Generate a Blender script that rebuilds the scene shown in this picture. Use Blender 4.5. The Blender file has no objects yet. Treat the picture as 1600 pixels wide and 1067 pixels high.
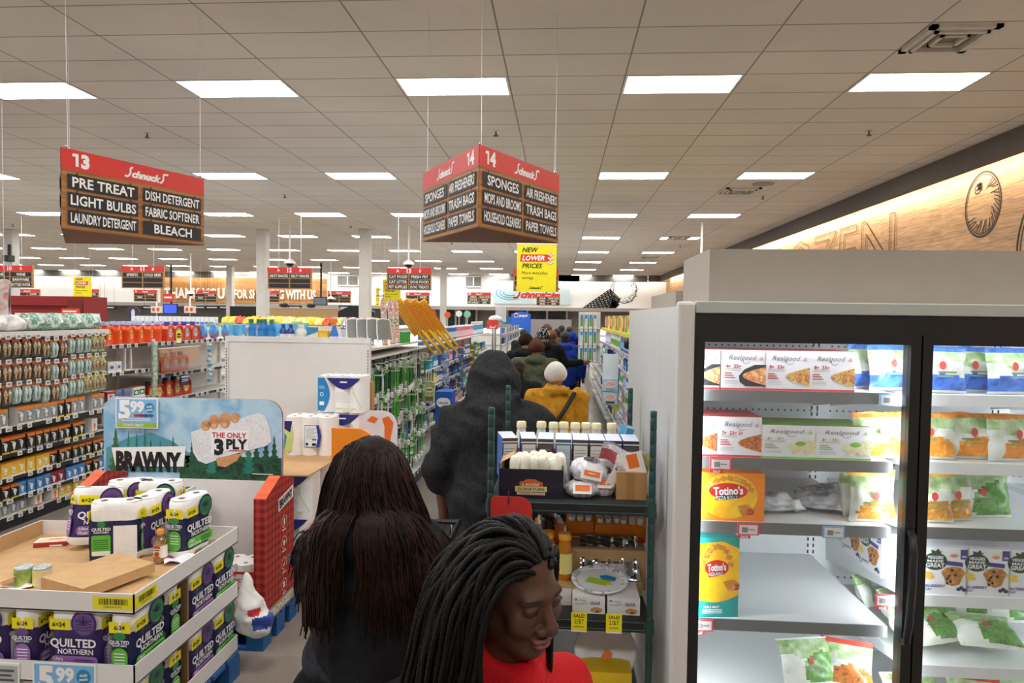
import bpy, bmesh, math, random
import numpy as np
from mathutils import Vector, Matrix, Euler, noise as mnoise
random.seed(7)
SC = bpy.context.scene
COL = SC.collection
PI = math.pi
rnd = random.uniform

# ------------------------------------------------------------------ camera, world, exposure
FPX, YAW, PITCH, ROLL = 1067.0, 3.97, 2.07, 0.0135
cam_d = bpy.data.cameras.new('camera'); cam = bpy.data.objects.new('camera', cam_d); COL.objects.link(cam)
cam_d.sensor_width = 36.0; cam_d.lens = 36.0 * FPX / 1600.0; cam_d.clip_start = .05; cam_d.clip_end = 200
CR = Matrix.Rotation(math.radians(YAW), 3, 'Z') @ Matrix.Rotation(math.radians(90 - PITCH), 3, 'X') @ Matrix.Rotation(ROLL, 3, 'Z')
CAM = Vector((0, 0, 2.0))
cam.matrix_world = Matrix.Translation(CAM) @ CR.to_4x4()
SC.camera = cam
SC.view_settings.view_transform = 'Standard'; SC.view_settings.look = 'None'
SC.view_settings.exposure = 0.70; SC.view_settings.gamma = 1.0
SC.view_settings.use_curve_mapping = False
w = bpy.data.worlds.new('world'); SC.world = w; w.use_nodes = True
w.node_tree.nodes['Background'].inputs[0].default_value = (.8, .85, 1, 1)
w.node_tree.nodes['Background'].inputs[1].default_value = .05
LAMP = 17.0      # strength of the ceiling diffusers
SC.cycles.max_bounces = 8; SC.cycles.transparent_max_bounces = 24
SC.cycles.diffuse_bounces = 4; SC.cycles.glossy_bounces = 3
SC.cycles.sample_clamp_indirect = 6

def W(px, py, X=None, Y=None, Z=None):
    """where the sight line through a pixel of the photo meets a plane of the shop"""
    d = CR @ Vector(((px - 800) / FPX, -(py - 533.5) / FPX, -1))
    t = (X - CAM.x) / d.x if X is not None else (Y - CAM.y) / d.y if Y is not None else (Z - CAM.z) / d.z
    return CAM + d * t

# ------------------------------------------------------------------ materials
def lin(h):
    if isinstance(h, str):
        h = h.lstrip('#'); c = [int(h[i:i + 2], 16) / 255 for i in (0, 2, 4)]
        return tuple(x / 12.92 if x <= .04045 else ((x + .055) / 1.055) ** 2.4 for x in c)
    return h
_mats = {}
def _new(name):
    m = bpy.data.materials.new(name); m.use_nodes = True
    return m, m.node_tree.nodes, m.node_tree.links, m.node_tree.nodes['Principled BSDF']
def mt(col, rough=.5, metal=0., n=.06, sc=9., bump=0., emit=0., trans=0., spec=.5, bsc=60., coat=0., sheen=0.):
    k = (col, rough, metal, n, sc, bump, emit, trans, spec, bsc, coat, sheen)
    if k in _mats: return _mats[k]
    m, N, L, b = _new('paint_%s' % str(col).strip('#'))
    c = lin(col)
    tc = N.new('ShaderNodeTexCoord'); no = N.new('ShaderNodeTexNoise'); no.inputs['Scale'].default_value = sc
    no.inputs['Detail'].default_value = 3; L.new(tc.outputs['Object'], no.inputs['Vector'])
    mx = N.new('ShaderNodeMix'); mx.data_type = 'RGBA'; L.new(no.outputs['Fac'], mx.inputs['Factor'])
    mx.inputs['A'].default_value = tuple(max(0, x * (1 - n * 2)) for x in c) + (1,)
    mx.inputs['B'].default_value = tuple(min(1, x * (1 + n * 2)) for x in c) + (1,)
    L.new(mx.outputs['Result'], b.inputs['Base Color'])
    b.inputs['Roughness'].default_value = rough; b.inputs['Metallic'].default_value = metal
    b.inputs['Specular IOR Level'].default_value = spec
    if coat: b.inputs['Coat Weight'].default_value = coat; b.inputs['Coat Roughness'].default_value = .15
    if sheen: b.inputs['Sheen Weight'].default_value = sheen
    if trans: b.inputs['Transmission Weight'].default_value = trans
    if emit:
        L.new(mx.outputs['Result'], b.inputs['Emission Color']); b.inputs['Emission Strength'].default_value = emit
    if bump:
        n2 = N.new('ShaderNodeTexNoise'); n2.inputs['Scale'].default_value = bsc; n2.inputs['Detail'].default_value = 4
        L.new(tc.outputs['Object'], n2.inputs['Vector'])
        bp = N.new('ShaderNodeBump'); bp.inputs['Strength'].default_value = bump; bp.inputs['Distance'].default_value = .01
        L.new(n2.outputs['Fac'], bp.inputs['Height']); L.new(bp.outputs['Normal'], b.inputs['Normal'])
    _mats[k] = m
    return m
def film(col='#ffffff', clear=.85, rough=.08):
    """thin clear plastic or glass: mostly lets light through, mirrors a little"""
    k = ('film', col, clear, rough)
    if k in _mats: return _mats[k]
    m, N, L, b = _new('clear_film')
    tr = N.new('ShaderNodeBsdfTransparent'); tr.inputs[0].default_value = lin(col) + (1,)
    gl = N.new('ShaderNodeBsdfGlossy'); gl.inputs['Roughness'].default_value = rough
    lw = N.new('ShaderNodeLayerWeight'); lw.inputs['Blend'].default_value = .25
    no = N.new('ShaderNodeTexNoise'); no.inputs['Scale'].default_value = 3
    ma = N.new('ShaderNodeMath'); ma.operation = 'MULTIPLY_ADD'
    L.new(lw.outputs['Fresnel'], ma.inputs[0]); ma.inputs[1].default_value = .8; ma.inputs[2].default_value = 1 - clear
    m2 = N.new('ShaderNodeMath'); m2.operation = 'MULTIPLY_ADD'; L.new(no.outputs['Fac'], m2.inputs[0])
    m2.inputs[1].default_value = .02; L.new(ma.outputs[0], m2.inputs[2]); m2.use_clamp = True
    mx = N.new('ShaderNodeMixShader'); L.new(m2.outputs[0], mx.inputs[0]); L.new(tr.outputs[0], mx.inputs[1]); L.new(gl.outputs[0], mx.inputs[2])
    L.new(mx.outputs[0], N['Material Output'].inputs[0]); _mats[k] = m
    return m
def wood(c1, c2, axis='x', plank=.14, length=1.6, rough=.5, sc=1.):
    k = ('wood', c1, c2, axis, plank, length, rough)
    if k in _mats: return _mats[k]
    m, N, L, b = _new('wood_planks')
    tc = N.new('ShaderNodeTexCoord'); mp = N.new('ShaderNodeMapping')
    mp.inputs['Rotation'].default_value = {'x': (PI / 2, 0, 0), 'y': (PI / 2, 0, PI / 2)}[axis] if axis in 'xy' else (0, 0, 0)
    sx = N.new('ShaderNodeSeparateXYZ'); cx = N.new('ShaderNodeCombineXYZ')
    L.new(tc.outputs['Object'], sx.inputs[0])
    L.new(sx.outputs['Y' if axis == 'y' else 'X'], cx.inputs[0]); L.new(sx.outputs['Z'], cx.inputs[1])
    br = N.new('ShaderNodeTexBrick'); br.inputs['Scale'].default_value = 1; br.inputs['Brick Width'].default_value = length
    br.inputs['Row Height'].default_value = plank; br.inputs['Mortar Size'].default_value = .0025
    br.inputs['Color1'].default_value = lin(c1) + (1,); br.inputs['Color2'].default_value = lin(c2) + (1,)
    br.inputs['Mortar'].default_value = tuple(x * .35 for x in lin(c2)) + (1,); br.offset = .37
    L.new(cx.outputs[0], br.inputs['Vector'])
    mp2 = N.new('ShaderNodeMapping'); mp2.inputs['Scale'].default_value = (2.5, 38, 1); L.new(cx.outputs[0], mp2.inputs['Vector'])
    no = N.new('ShaderNodeTexNoise'); no.inputs['Scale'].default_value = 1; no.inputs['Detail'].default_value = 6; no.inputs['Distortion'].default_value = .6
    L.new(mp2.outputs[0], no.inputs['Vector'])
    rp = N.new('ShaderNodeValToRGB'); rp.color_ramp.elements[0].position = .35; rp.color_ramp.elements[0].color = (.5, .45, .4, 1); rp.color_ramp.elements[1].color = (1.1, 1.1, 1.1, 1); rp.color_ramp.elements[1].position = .62
    L.new(no.outputs['Fac'], rp.inputs[0])
    mx = N.new('ShaderNodeMix'); mx.data_type = 'RGBA'; mx.blend_type = 'MULTIPLY'; mx.inputs['Factor'].default_value = .75
    L.new(br.outputs['Color'], mx.inputs['A']); L.new(rp.outputs['Color'], mx.inputs['B'])
    L.new(mx.outputs['Result'], b.inputs['Base Color']); b.inputs['Roughness'].default_value = rough
    _mats[k] = m
    return m
def tiles(col, grout, w, h, ox, oy, mort, rough, speck, name, bump=0.):
    """a regular grid seen from above or below (ceiling tiles, floor slabs)"""
    m, N, L, b = _new(name)
    tc = N.new('ShaderNodeTexCoord'); mp = N.new('ShaderNodeMapping'); mp.inputs['Location'].default_value = (-ox, -oy, 0)
    L.new(tc.outputs['Object'], mp.inputs[0])
    br = N.new('ShaderNodeTexBrick'); br.offset = 0; br.inputs['Scale'].default_value = 1; br.inputs['Brick Width'].default_value = w
    br.inputs['Row Height'].default_value = h; br.inputs['Mortar Size'].default_value = mort; br.inputs['Mortar Smooth'].default_value = .1
    c = lin(col); br.inputs['Color1'].default_value = c + (1,); br.inputs['Color2'].default_value = tuple(x * .96 for x in c) + (1,); br.inputs['Mortar'].default_value = lin(grout) + (1,)
    L.new(mp.outputs[0], br.inputs['Vector'])
    no = N.new('ShaderNodeTexNoise'); no.inputs['Scale'].default_value = 90; no.inputs['Detail'].default_value = 3; L.new(tc.outputs['Object'], no.inputs['Vector'])
    n2 = N.new('ShaderNodeTexNoise'); n2.inputs['Scale'].default_value = .6; n2.inputs['Detail'].default_value = 4; L.new(tc.outputs['Object'], n2.inputs['Vector'])
    ad = N.new('ShaderNodeMath'); ad.operation = 'ADD'; L.new(no.outputs['Fac'], ad.inputs[0]); L.new(n2.outputs['Fac'], ad.inputs[1])
    rp = N.new('ShaderNodeMapRange'); rp.inputs['From Min'].default_value = .6; rp.inputs['From Max'].default_value = 1.4
    rp.inputs['To Min'].default_value = 1 - speck; rp.inputs['To Max'].default_value = 1 + speck * .5
    L.new(ad.outputs[0], rp.inputs['Value'])
    mx = N.new('ShaderNodeVectorMath'); mx.operation = 'SCALE'; L.new(br.outputs['Color'], mx.inputs[0]); L.new(rp.outputs['Result'], mx.inputs['Scale'])
    L.new(mx.outputs[0], b.inputs['Base Color']); b.inputs['Roughness'].default_value = rough
    if bump:
        bp = N.new('ShaderNodeBump'); bp.inputs['Strength'].default_value = bump; L.new(no.outputs['Fac'], bp.inputs['Height']); L.new(bp.outputs[0], b.inputs['Normal'])
    return m
def plaid(base, dark, s=.05, axis=1):
    k = ('plaid', base, dark, s, axis)
    if k in _mats: return _mats[k]
    m, N, L, b = _new('plaid_print')
    tc = N.new('ShaderNodeTexCoord'); sx = N.new('ShaderNodeSeparateXYZ'); L.new(tc.outputs['Object'], sx.inputs[0])
    fs = []
    for ch in (('X', 'Z') if axis == 0 else ('Y', 'Z')):
        a = N.new('ShaderNodeMath'); a.operation = 'MULTIPLY'; a.inputs[1].default_value = 1 / s; L.new(sx.outputs[ch], a.inputs[0])
        f = N.new('ShaderNodeMath'); f.operation = 'FRACT'; L.new(a.outputs[0], f.inputs[0])
        g = N.new('ShaderNodeMath'); g.operation = 'GREATER_THAN'; g.inputs[1].default_value = .5; L.new(f.outputs[0], g.inputs[0]); fs.append(g)
    ad = N.new('ShaderNodeMath'); ad.operation = 'ADD'; L.new(fs[0].outputs[0], ad.inputs[0]); L.new(fs[1].outputs[0], ad.inputs[1])
    hv = N.new('ShaderNodeMath'); hv.operation = 'MULTIPLY'; hv.inputs[1].default_value = .5; L.new(ad.outputs[0], hv.inputs[0])
    mx = N.new('ShaderNodeMix'); mx.data_type = 'RGBA'; L.new(hv.outputs[0], mx.inputs['Factor'])
    mx.inputs['A'].default_value = lin(base) + (1,); mx.inputs['B'].default_value = lin(dark) + (1,)
    L.new(mx.outputs['Result'], b.inputs['Base Color']); b.inputs['Roughness'].default_value = .55
    _mats[k] = m
    return m
def mixmat(cols, sc=12., rough=.5, detail=3., dist=0., stretch=(1, 1, 1), lo=.3, hi=.7, bump=0., spec=None):
    """a blotchy print of several colours (food photographs, crumpled bags, hair, fabric)"""
    if spec is None: spec = .12 if rough >= .7 else .5
    k = ('mix', tuple(cols), sc, rough, detail, dist, stretch, lo, hi, bump, spec)
    if k in _mats: return _mats[k]
    m, N, L, b = _new('mottled_print')
    tc = N.new('ShaderNodeTexCoord'); mp = N.new('ShaderNodeMapping'); mp.inputs['Scale'].default_value = stretch
    L.new(tc.outputs['Object'], mp.inputs[0])
    no = N.new('ShaderNodeTexNoise'); no.inputs['Scale'].default_value = sc; no.inputs['Detail'].default_value = detail; no.inputs['Distortion'].default_value = dist
    L.new(mp.outputs[0], no.inputs['Vector'])
    rp = N.new('ShaderNodeValToRGB'); e = rp.color_ramp.elements
    for i, c in enumerate(cols):
        p = lo + (hi - lo) * i / max(1, len(cols) - 1)
        x = e[i] if i < 2 else e.new(p)
        x.position = p; x.color = lin(c) + (1,)
    L.new(no.outputs['Fac'], rp.inputs[0]); L.new(rp.outputs['Color'], b.inputs['Base Color']); b.inputs['Roughness'].default_value = rough; b.inputs['Specular IOR Level'].default_value = spec
    if bump:
        bp = N.new('ShaderNodeBump'); bp.inputs['Strength'].default_value = bump; bp.inputs['Distance'].default_value = .01
        L.new(no.outputs['Fac'], bp.inputs['Height']); L.new(bp.outputs[0], b.inputs['Normal'])
    _mats[k] = m
    return m

# ------------------------------------------------------------------ geometry
_fc = {}
def glyphs(s, bold=0., shear=0.):
    k = (s, bold, shear)
    if k not in _fc:
        cu = bpy.data.curves.new('t', 'FONT'); cu.body = s; cu.size = 1; cu.shear = shear; cu.offset = bold
        cu.resolution_u = 2; cu.align_x = 'LEFT'
        o = bpy.data.objects.new('t', cu); COL.objects.link(o)
        dg = bpy.context.evaluated_depsgraph_get(); me = bpy.data.meshes.new_from_object(o.evaluated_get(dg))
        v = [(a.co.x, a.co.y) for a in me.vertices]; f = [tuple(p.vertices) for p in me.polygons]
        nz = [p.normal.z for p in me.polygons]
        f = [t if z > 0 else t[::-1] for t, z in zip(f, nz)]
        bpy.data.objects.remove(o); bpy.data.meshes.remove(me); bpy.data.curves.remove(cu)
        _fc[k] = (v, f)
    return _fc[k]

class G:
    def __init__(s): s.v = []; s.f = []; s.fm = []; s.sm = []; s.mats = []; s.T = Matrix(); s.st = []
    def push(s, *ms):
        s.st.append(s.T.copy())
        for m in ms: s.T = s.T @ m
        return s
    def at(s, x=0, y=0, z=0, rz=0, rx=0, ry=0, sc=1):
        return s.push(Matrix.Translation((x, y, z)), Euler((rx, ry, rz)).to_matrix().to_4x4(), Matrix.Scale(sc, 4))
    def pop(s): s.T = s.st.pop(); return s
    def mi(s, m):
        if m not in s.mats: s.mats.append(m)
        return s.mats.index(m)
    def add(s, vs, fs, m, smooth=False, fmats=None):
        b = len(s.v); T = s.T
        s.v += [tuple(T @ Vector(v)) for v in vs]
        i = s.mi(m) if m is not None else 0
        for k, f in enumerate(fs):
            s.f.append([b + q for q in f]); s.fm.append(s.mi(fmats[k]) if fmats else i); s.sm.append(smooth)
        return s
    def box(s, x0, x1, y0, y1, z0, z1, m, r=0.):
        if r <= 0:
            vs = [(x, y, z) for z in (z0, z1) for y in (y0, y1) for x in (x0, x1)]
            return s.add(vs, [(0, 2, 3, 1), (4, 5, 7, 6), (0, 1, 5, 4), (2, 6, 7, 3), (0, 4, 6, 2), (1, 3, 7, 5)], m)
        bm = bmesh.new(); bmesh.ops.create_cube(bm, size=1)
        for v in bm.verts: v.co = Vector(((x0 + x1) / 2 + v.co.x * (x1 - x0), (y0 + y1) / 2 + v.co.y * (y1 - y0), (z0 + z1) / 2 + v.co.z * (z1 - z0)))
        bmesh.ops.bevel(bm, geom=bm.edges[:], offset=r, segments=2, profile=.5, affect='EDGES')
        bm.verts.index_update(); s.add([v.co[:] for v in bm.verts], [[v.index for v in f.verts] for f in bm.faces], m); bm.free(); return s
    def quad(s, a, b, c, d, m): return s.add([a, b, c, d], [(0, 1, 2, 3)], m)
    def poly(s, pts, m): return s.add(pts, [tuple(range(len(pts)))], m)
    def prism(s, pts, z0, z1, m, mtop=None, smooth=False):
        n = len(pts); vs = [(x, y, z0) for x, y in pts] + [(x, y, z1) for x, y in pts]
        s.add(vs, [(i, (i + 1) % n, n + (i + 1) % n, n + i) for i in range(n)], m, smooth)
        s.add(vs, [tuple(range(n))[::-1]], m); s.add(vs, [tuple(range(n, 2 * n))], mtop or m); return s
    def rbox(s, x0, x1, y0, y1, z0, z1, r, m, mtop=None, seg=4):
        pts = []
        for cx, cy, a in ((x1 - r, y1 - r, 0), (x0 + r, y1 - r, 90), (x0 + r, y0 + r, 180), (x1 - r, y0 + r, 270)):
            for i in range(seg + 1):
                t = math.radians(a + 90 * i / seg); pts.append((cx + r * math.cos(t), cy + r * math.sin(t)))
        return s.prism(pts, z0, z1, m, mtop, False)
    def lathe(s, prof, m, n=14, smooth=True, cap=True, fm=None):
        vs = []; fs = []; ms = []
        for r, z in prof:
            for i in range(n): vs.append((r * math.cos(2 * PI * i / n), r * math.sin(2 * PI * i / n), z))
        for j in range(len(prof) - 1):
            for i in range(n):
                fs.append((j * n + i, j * n + (i + 1) % n, (j + 1) * n + (i + 1) % n, (j + 1) * n + i)); ms.append(fm[j] if fm else m)
        s.add(vs, fs, m, smooth, ms)
        if cap:
            s.add(vs, [tuple(range(n))[::-1]], ms[0]); s.add(vs, [tuple(range((len(prof) - 1) * n, len(prof) * n))], ms[-1])
        return s
    def cyl(s, r, z0, z1, m, n=12, r2=None): return s.lathe([(r, z0), (r if r2 is None else r2, z1)], m, n)
    def tube(s, pts, r, m, n=6, closed=False, cap=True):
        P = [Vector(p) for p in pts]; rs = r if isinstance(r, (list, tuple)) else [r] * len(P)
        vs = []; up = Vector((0, 0, 1)); k = len(P); prev = None
        for i, p in enumerate(P):
            a = P[(i - 1) % k] if (closed or i) else P[0]; b_ = P[(i + 1) % k] if (closed or i < k - 1) else P[-1]
            t = b_ - a; t = t.normalized() if t.length > 1e-9 else Vector((0, 0, 1))
            if prev is None:
                x = t.cross(up if abs(t.z) < .9 else Vector((1, 0, 0))).normalized()
            else:
                x = prev - t * prev.dot(t); x = x.normalized() if x.length > 1e-6 else t.cross(Vector((1, 0, 0))).normalized()
            y = t.cross(x); prev = x
            for j in range(n):
                q = 2 * PI * j / n; vs.append(tuple(p + (x * math.cos(q) + y * math.sin(q)) * rs[i]))
        fs = []
        for i in range(k if closed else k - 1):
            for j in range(n): fs.append((i * n + j, i * n + (j + 1) % n, ((i + 1) % k) * n + (j + 1) % n, ((i + 1) % k) * n + j))
        s.add(vs, fs, m, True)
        if not closed and cap: s.add(vs, [tuple(range(n))[::-1], tuple(range((k - 1) * n, k * n))], m)
        return s
    def rod(s, a, b, r, m, n=6): return s.tube([a, b], r, m, n)
    def ball(s, c, r, m, n=12, k=8):
        r = r if isinstance(r, (tuple, list)) else (r, r, r)
        s.push(Matrix.Translation(c), Matrix.Diagonal((r[0], r[1], r[2], 1)))
        s.lathe([(max(1e-3, math.sin(PI * i / k)), -math.cos(PI * i / k)) for i in range(k + 1)], m, n, cap=False); return s.pop()
    def grid(s, fn, nu, nv, m, smooth=True, mf=None, flip=False):
        vs = [fn(i / nu, j / nv) for j in range(nv + 1) for i in range(nu + 1)]
        fs = []; ms = []
        for j in range(nv):
            for i in range(nu):
                a = j * (nu + 1) + i; q = (a, a + 1, a + nu + 2, a + nu + 1); fs.append(q[::-1] if flip else q)
                ms.append(mf((i + .5) / nu, (j + .5) / nv) if mf else m)
        return s.add(vs, fs, m, smooth, ms)
    # ---- flat print in a plane: x right, y up, on the plane z = 0 of the current frame, later layers a hair further out
    def P2(s, pts, m, z=0.): return s.add([(x, y, z) for x, y in pts], [tuple(range(len(pts)))], m)
    def R2(s, x0, x1, y0, y1, m, z=0.): return s.P2([(x0, y0), (x1, y0), (x1, y1), (x0, y1)], m, z)
    def E2(s, cx, cy, rx, ry, m, z=0., n=20, a0=0, a1=2 * PI): return s.P2([(cx + rx * math.cos(a0 + (a1 - a0) * i / n), cy + ry * math.sin(a0 + (a1 - a0) * i / n)) for i in range(n + (1 if a1 - a0 < 6.28 else 0))], m, z)
    def RR2(s, x0, x1, y0, y1, r, m, z=0., seg=4):
        pts = []
        for cx, cy, a in ((x1 - r, y1 - r, 0), (x0 + r, y1 - r, 90), (x0 + r, y0 + r, 180), (x1 - r, y0 + r, 270)):
            for i in range(seg + 1):
                t = math.radians(a + 90 * i / seg); pts.append((cx + r * math.cos(t), cy + r * math.sin(t)))
        return s.P2(pts, m, z)
    def L2(s, pts, wd, m, z=0.):
        """a stroked line in the print plane"""
        for (x0, y0), (x1, y1) in zip(pts, pts[1:]):
            dx, dy = x1 - x0, y1 - y0; l = math.hypot(dx, dy) or 1; nx, ny = -dy / l * wd / 2, dx / l * wd / 2
            s.P2([(x0 + nx, y0 + ny), (x0 - nx, y0 - ny), (x1 - nx, y1 - ny), (x1 + nx, y1 + ny)], m, z)
        return s
    def text(s, t, cx, cy, h, m, z=0., bold=.02, shear=0., wmax=None, wset=None, al='c', rot=0.):
        """a line of lettering; h is the cap height"""
        v, f = glyphs(t, bold, shear)
        if not v: return s
        xs = [p[0] for p in v]; x0, x1 = min(xs), max(xs); sy = h / .70; sx = sy
        wd = (x1 - x0) * sx
        if wset: sx *= wset / wd
        elif wmax and wd > wmax: sx *= wmax / wd
        wd = (x1 - x0) * sx
        ox = {'c': cx - wd / 2, 'l': cx, 'r': cx - wd}[al]
        c, q = math.cos(rot), math.sin(rot)
        pts = []
        for px, py in v:
            X = ox + (px - x0) * sx - cx; Y = cy - h / 2 + py * sy - cy
            pts.append((cx + X * c - Y * q, cy + X * q + Y * c, z))
        return s.add(pts, f, m)
    def build(s, name, parent=None, loc=None, rz=0.):
        me = bpy.data.meshes.new(name); me.from_pydata(s.v, [], s.f)
        for m in s.mats: me.materials.append(m)
        me.polygons.foreach_set('material_index', s.fm); me.polygons.foreach_set('use_smooth', s.sm); me.update()
        o = bpy.data.objects.new(name, me); COL.objects.link(o)
        if parent is not None: o.parent = parent
        if loc is not None: o.location = loc
        if rz: o.rotation_euler.z = rz
        return o
def front(g, w, y, z0, rz=0):
    """print frame on a wall that faces -y: x right, y up"""
    return g.push(Matrix(((1, 0, 0, 0), (0, 0, -1, y), (0, 1, 0, z0), (0, 0, 0, 1))))
def right(g, x, y0, z0):
    """print frame on a wall that faces +x: print x runs along +y"""
    return g.push(Matrix(((0, 0, 1, x), (1, 0, 0, y0), (0, 1, 0, z0), (0, 0, 0, 1))))
def leftf(g, x, y0, z0):
    """print frame on a wall that faces -x: print x runs along -y"""
    return g.push(Matrix(((0, 0, -1, x), (-1, 0, 0, y0), (0, 1, 0, z0), (0, 0, 0, 1))))

# ------------------------------------------------------------------ naming and describing
def empty(name, loc=(0, 0, 0), rz=0.):
    o = bpy.data.objects.new(name, None); COL.objects.link(o); o.location = loc; o.rotation_euler.z = rz; o.empty_display_size = .1
    return o
def tag(o, label, cat, group=None):
    o['label'] = label; o['category'] = cat
    if group: o['group'] = group
    return o
def struct(o): o['kind'] = 'structure'; return o
PROTOS = []
class Proto:
    """the first of a kind and the copies made from it"""
    def __init__(s, o): s.o = o; s.used = False; s.tree = s._walk(o); PROTOS.append(s)
    def _walk(s, o): return (o, [s._walk(c) for c in list(o.children)])
    def _cp(s, node, parent):
        c = node[0].copy(); COL.objects.link(c)
        if parent is not None: c.parent = parent
        for k in node[1]: s._cp(k, c)
        return c
    def put(s, loc, rz=0., label=None, cat=None, group=None, rot=None, sc=None):
        if not s.used: c = s.o; s.used = True
        else: c = s._cp(s.tree, None)
        c.location = loc; c.rotation_euler = rot if rot else (0, 0, rz)
        sc = sc or 1; c.scale = sc if isinstance(sc, tuple) else (sc, sc, sc)
        if label: c['label'] = label
        if cat: c['category'] = cat
        if group: c['group'] = group
        elif 'group' in c: del c['group']
        return c

# ------------------------------------------------------------------ smooth bodies (a blended field, meshed with surface nets)
def cap(a, b, ra, rb, k=.03, sub=0): return ('c', a, b, ra, rb, k, sub)
def ell(c, r, k=.03, rot=None, sub=0): return ('e', c, r, rot, k, sub)
def field(P, prims):
    d = np.full(P.shape[:-1], 9., dtype=np.float32)
    for p in prims:
        if p[0] == 'c':
            _, a, b, ra, rb, k, sub = p
            a = np.array(a, np.float32); b = np.array(b, np.float32); ab = b - a
            t = np.clip(((P - a) @ ab) / max(1e-9, float(ab @ ab)), 0, 1)
            q = np.linalg.norm(P - a - t[..., None] * ab, axis=-1) - (ra + (rb - ra) * t)
        else:
            _, c, r, rot, k, sub = p
            L = P - np.array(c, np.float32)
            if rot is not None: L = L @ np.array(Euler(rot).to_matrix() if len(np.shape(rot)) == 1 else rot, np.float32)
            r = np.array(r, np.float32); k0 = np.linalg.norm(L / r, axis=-1); k1 = np.linalg.norm(L / (r * r), axis=-1)
            q = k0 * (k0 - 1) / np.maximum(k1, 1e-6)
        if sub:
            h = np.clip(.5 - .5 * (d + q) / k, 0, 1); d = d * (1 - h) - q * h + k * h * (1 - h)
        else:
            h = np.clip(.5 + .5 * (q - d) / k, 0, 1); d = q * (1 - h) + d * h - k * h * (1 - h)
    return d
def blob(prims, res, fold=0., fsc=8., seed=0, fine=None):
    """vertices and quads of the surface of a blended field"""
    lo = np.full(3, 9e9); hi = -lo
    for p in prims:
        if p[-1]: continue
        if p[0] == 'c':
            for c, r in ((p[1], p[3]), (p[2], p[4])): lo = np.minimum(lo, np.array(c) - r); hi = np.maximum(hi, np.array(c) + r)
        else: r = max(p[2]); lo = np.minimum(lo, np.array(p[1]) - r); hi = np.maximum(hi, np.array(p[1]) + r)
    lo -= 3 * res + fold; hi += 3 * res + fold
    ax = []
    for i in range(3):
        a = lo[i] + res * np.arange(int(np.ceil((hi[i] - lo[i]) / res)) + 1)
        if fine: a = np.concatenate([a[a < fine[0][i] - fine[2] * .5], np.arange(fine[0][i], fine[1][i], fine[2]), a[a > fine[1][i] + fine[2] * .5]])
        ax.append(a)
    n = np.array([len(a) for a in ax])
    P = np.stack(np.meshgrid(*ax, indexing='ij'), -1).astype(np.float32)
    d = field(P, prims)
    if fold:
        x, y, z = (P[..., i] * fsc + seed * 1.7 for i in range(3))
        w1 = np.sin(1.3 * x + 1.1 * np.sin(z * 1.9 + .6 * y) + seed); w2 = np.sin(2.1 * z + 1.4 * np.sin(1.7 * x - .8 * y) + 2.2 * np.sin(.9 * y + .5 * z))
        w3 = np.sin(3.7 * x + 2.9 * z + 2. * np.sin(2.3 * y + 1.3 * z))
        d = d + fold * (.5 * w2 + .3 * w1 * w2 + .25 * w3)
    s = d < 0
    cnt = np.zeros(tuple(n - 1), np.int32); acc = np.zeros(tuple(n - 1) + (3,), np.float32); nc = np.zeros(tuple(n - 1), np.float32)
    cor = [(i, j, k) for i in (0, 1) for j in (0, 1) for k in (0, 1)]
    sl = lambda A, c: A[c[0]:A.shape[0] - 1 + c[0], c[1]:A.shape[1] - 1 + c[1], c[2]:A.shape[2] - 1 + c[2]]
    for c in cor: cnt += sl(s, c)
    for c in cor:
        for a in range(3):
            if c[a] == 0:
                e = list(c); e[a] = 1
                d0, d1 = sl(d, c), sl(d, e); m = (d0 < 0) != (d1 < 0)
                t = np.where(m, d0 / np.where(m, d0 - d1, 1), 0)
                for b in range(3): acc[..., b] += np.where(m, (t if b == a else c[b]), 0)
                nc += m
    act = (cnt > 0) & (cnt < 8); idx = np.full(act.shape, -1, np.int64); idx[act] = np.arange(act.sum())
    base = np.argwhere(act); U = base + acc[act] / nc[act][:, None]; V = np.stack([np.interp(U[:, i], np.arange(n[i]), ax[i]) for i in range(3)], 1)
    F = []
    for a in range(3):
        b, c = (a + 1) % 3, (a + 2) % 3
        A0 = [slice(None)] * 3; A1 = [slice(None)] * 3; A0[a] = slice(0, -1); A1[a] = slice(1, None)
        s0, s1 = s[tuple(A0)], s[tuple(A1)]; ch = s0 != s1
        pos = np.argwhere(ch); pos = pos[(pos[:, b] > 0) & (pos[:, c] > 0) & (pos[:, b] < n[b] - 1) & (pos[:, c] < n[c] - 1)]
        ins = s0[tuple(pos.T)]
        def g_(db, dc):
            q = pos.copy(); q[:, b] -= db; q[:, c] -= dc; return idx[tuple(q.T)]
        q = np.stack([g_(1, 1), g_(0, 1), g_(0, 0), g_(1, 0)], 1); q[~ins] = q[~ins][:, ::-1]; F.append(q)
    return V, np.concatenate(F)
def blobmesh(name, prims, res, mat, parent=None, fold=0., fsc=8., seed=0, matf=None, fine=None):
    """one continuous mesh; matf(centres, normals) -> index array into the list mat"""
    V, F = blob(prims, res, fold, fsc, seed, fine)
    mats = mat if isinstance(mat, list) else [mat]
    me = bpy.data.meshes.new(name); me.from_pydata(V.tolist(), [], F.tolist())
    for m in mats: me.materials.append(m)
    if matf is not None: me.polygons.foreach_set('material_index', np.asarray(matf(V[F].mean(1)), np.int32))
    me.polygons.foreach_set('use_smooth', np.ones(len(F), bool)); me.update()
    o = bpy.data.objects.new(name, me); COL.objects.link(o)
    if parent is not None: o.parent = parent
    return o
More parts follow.
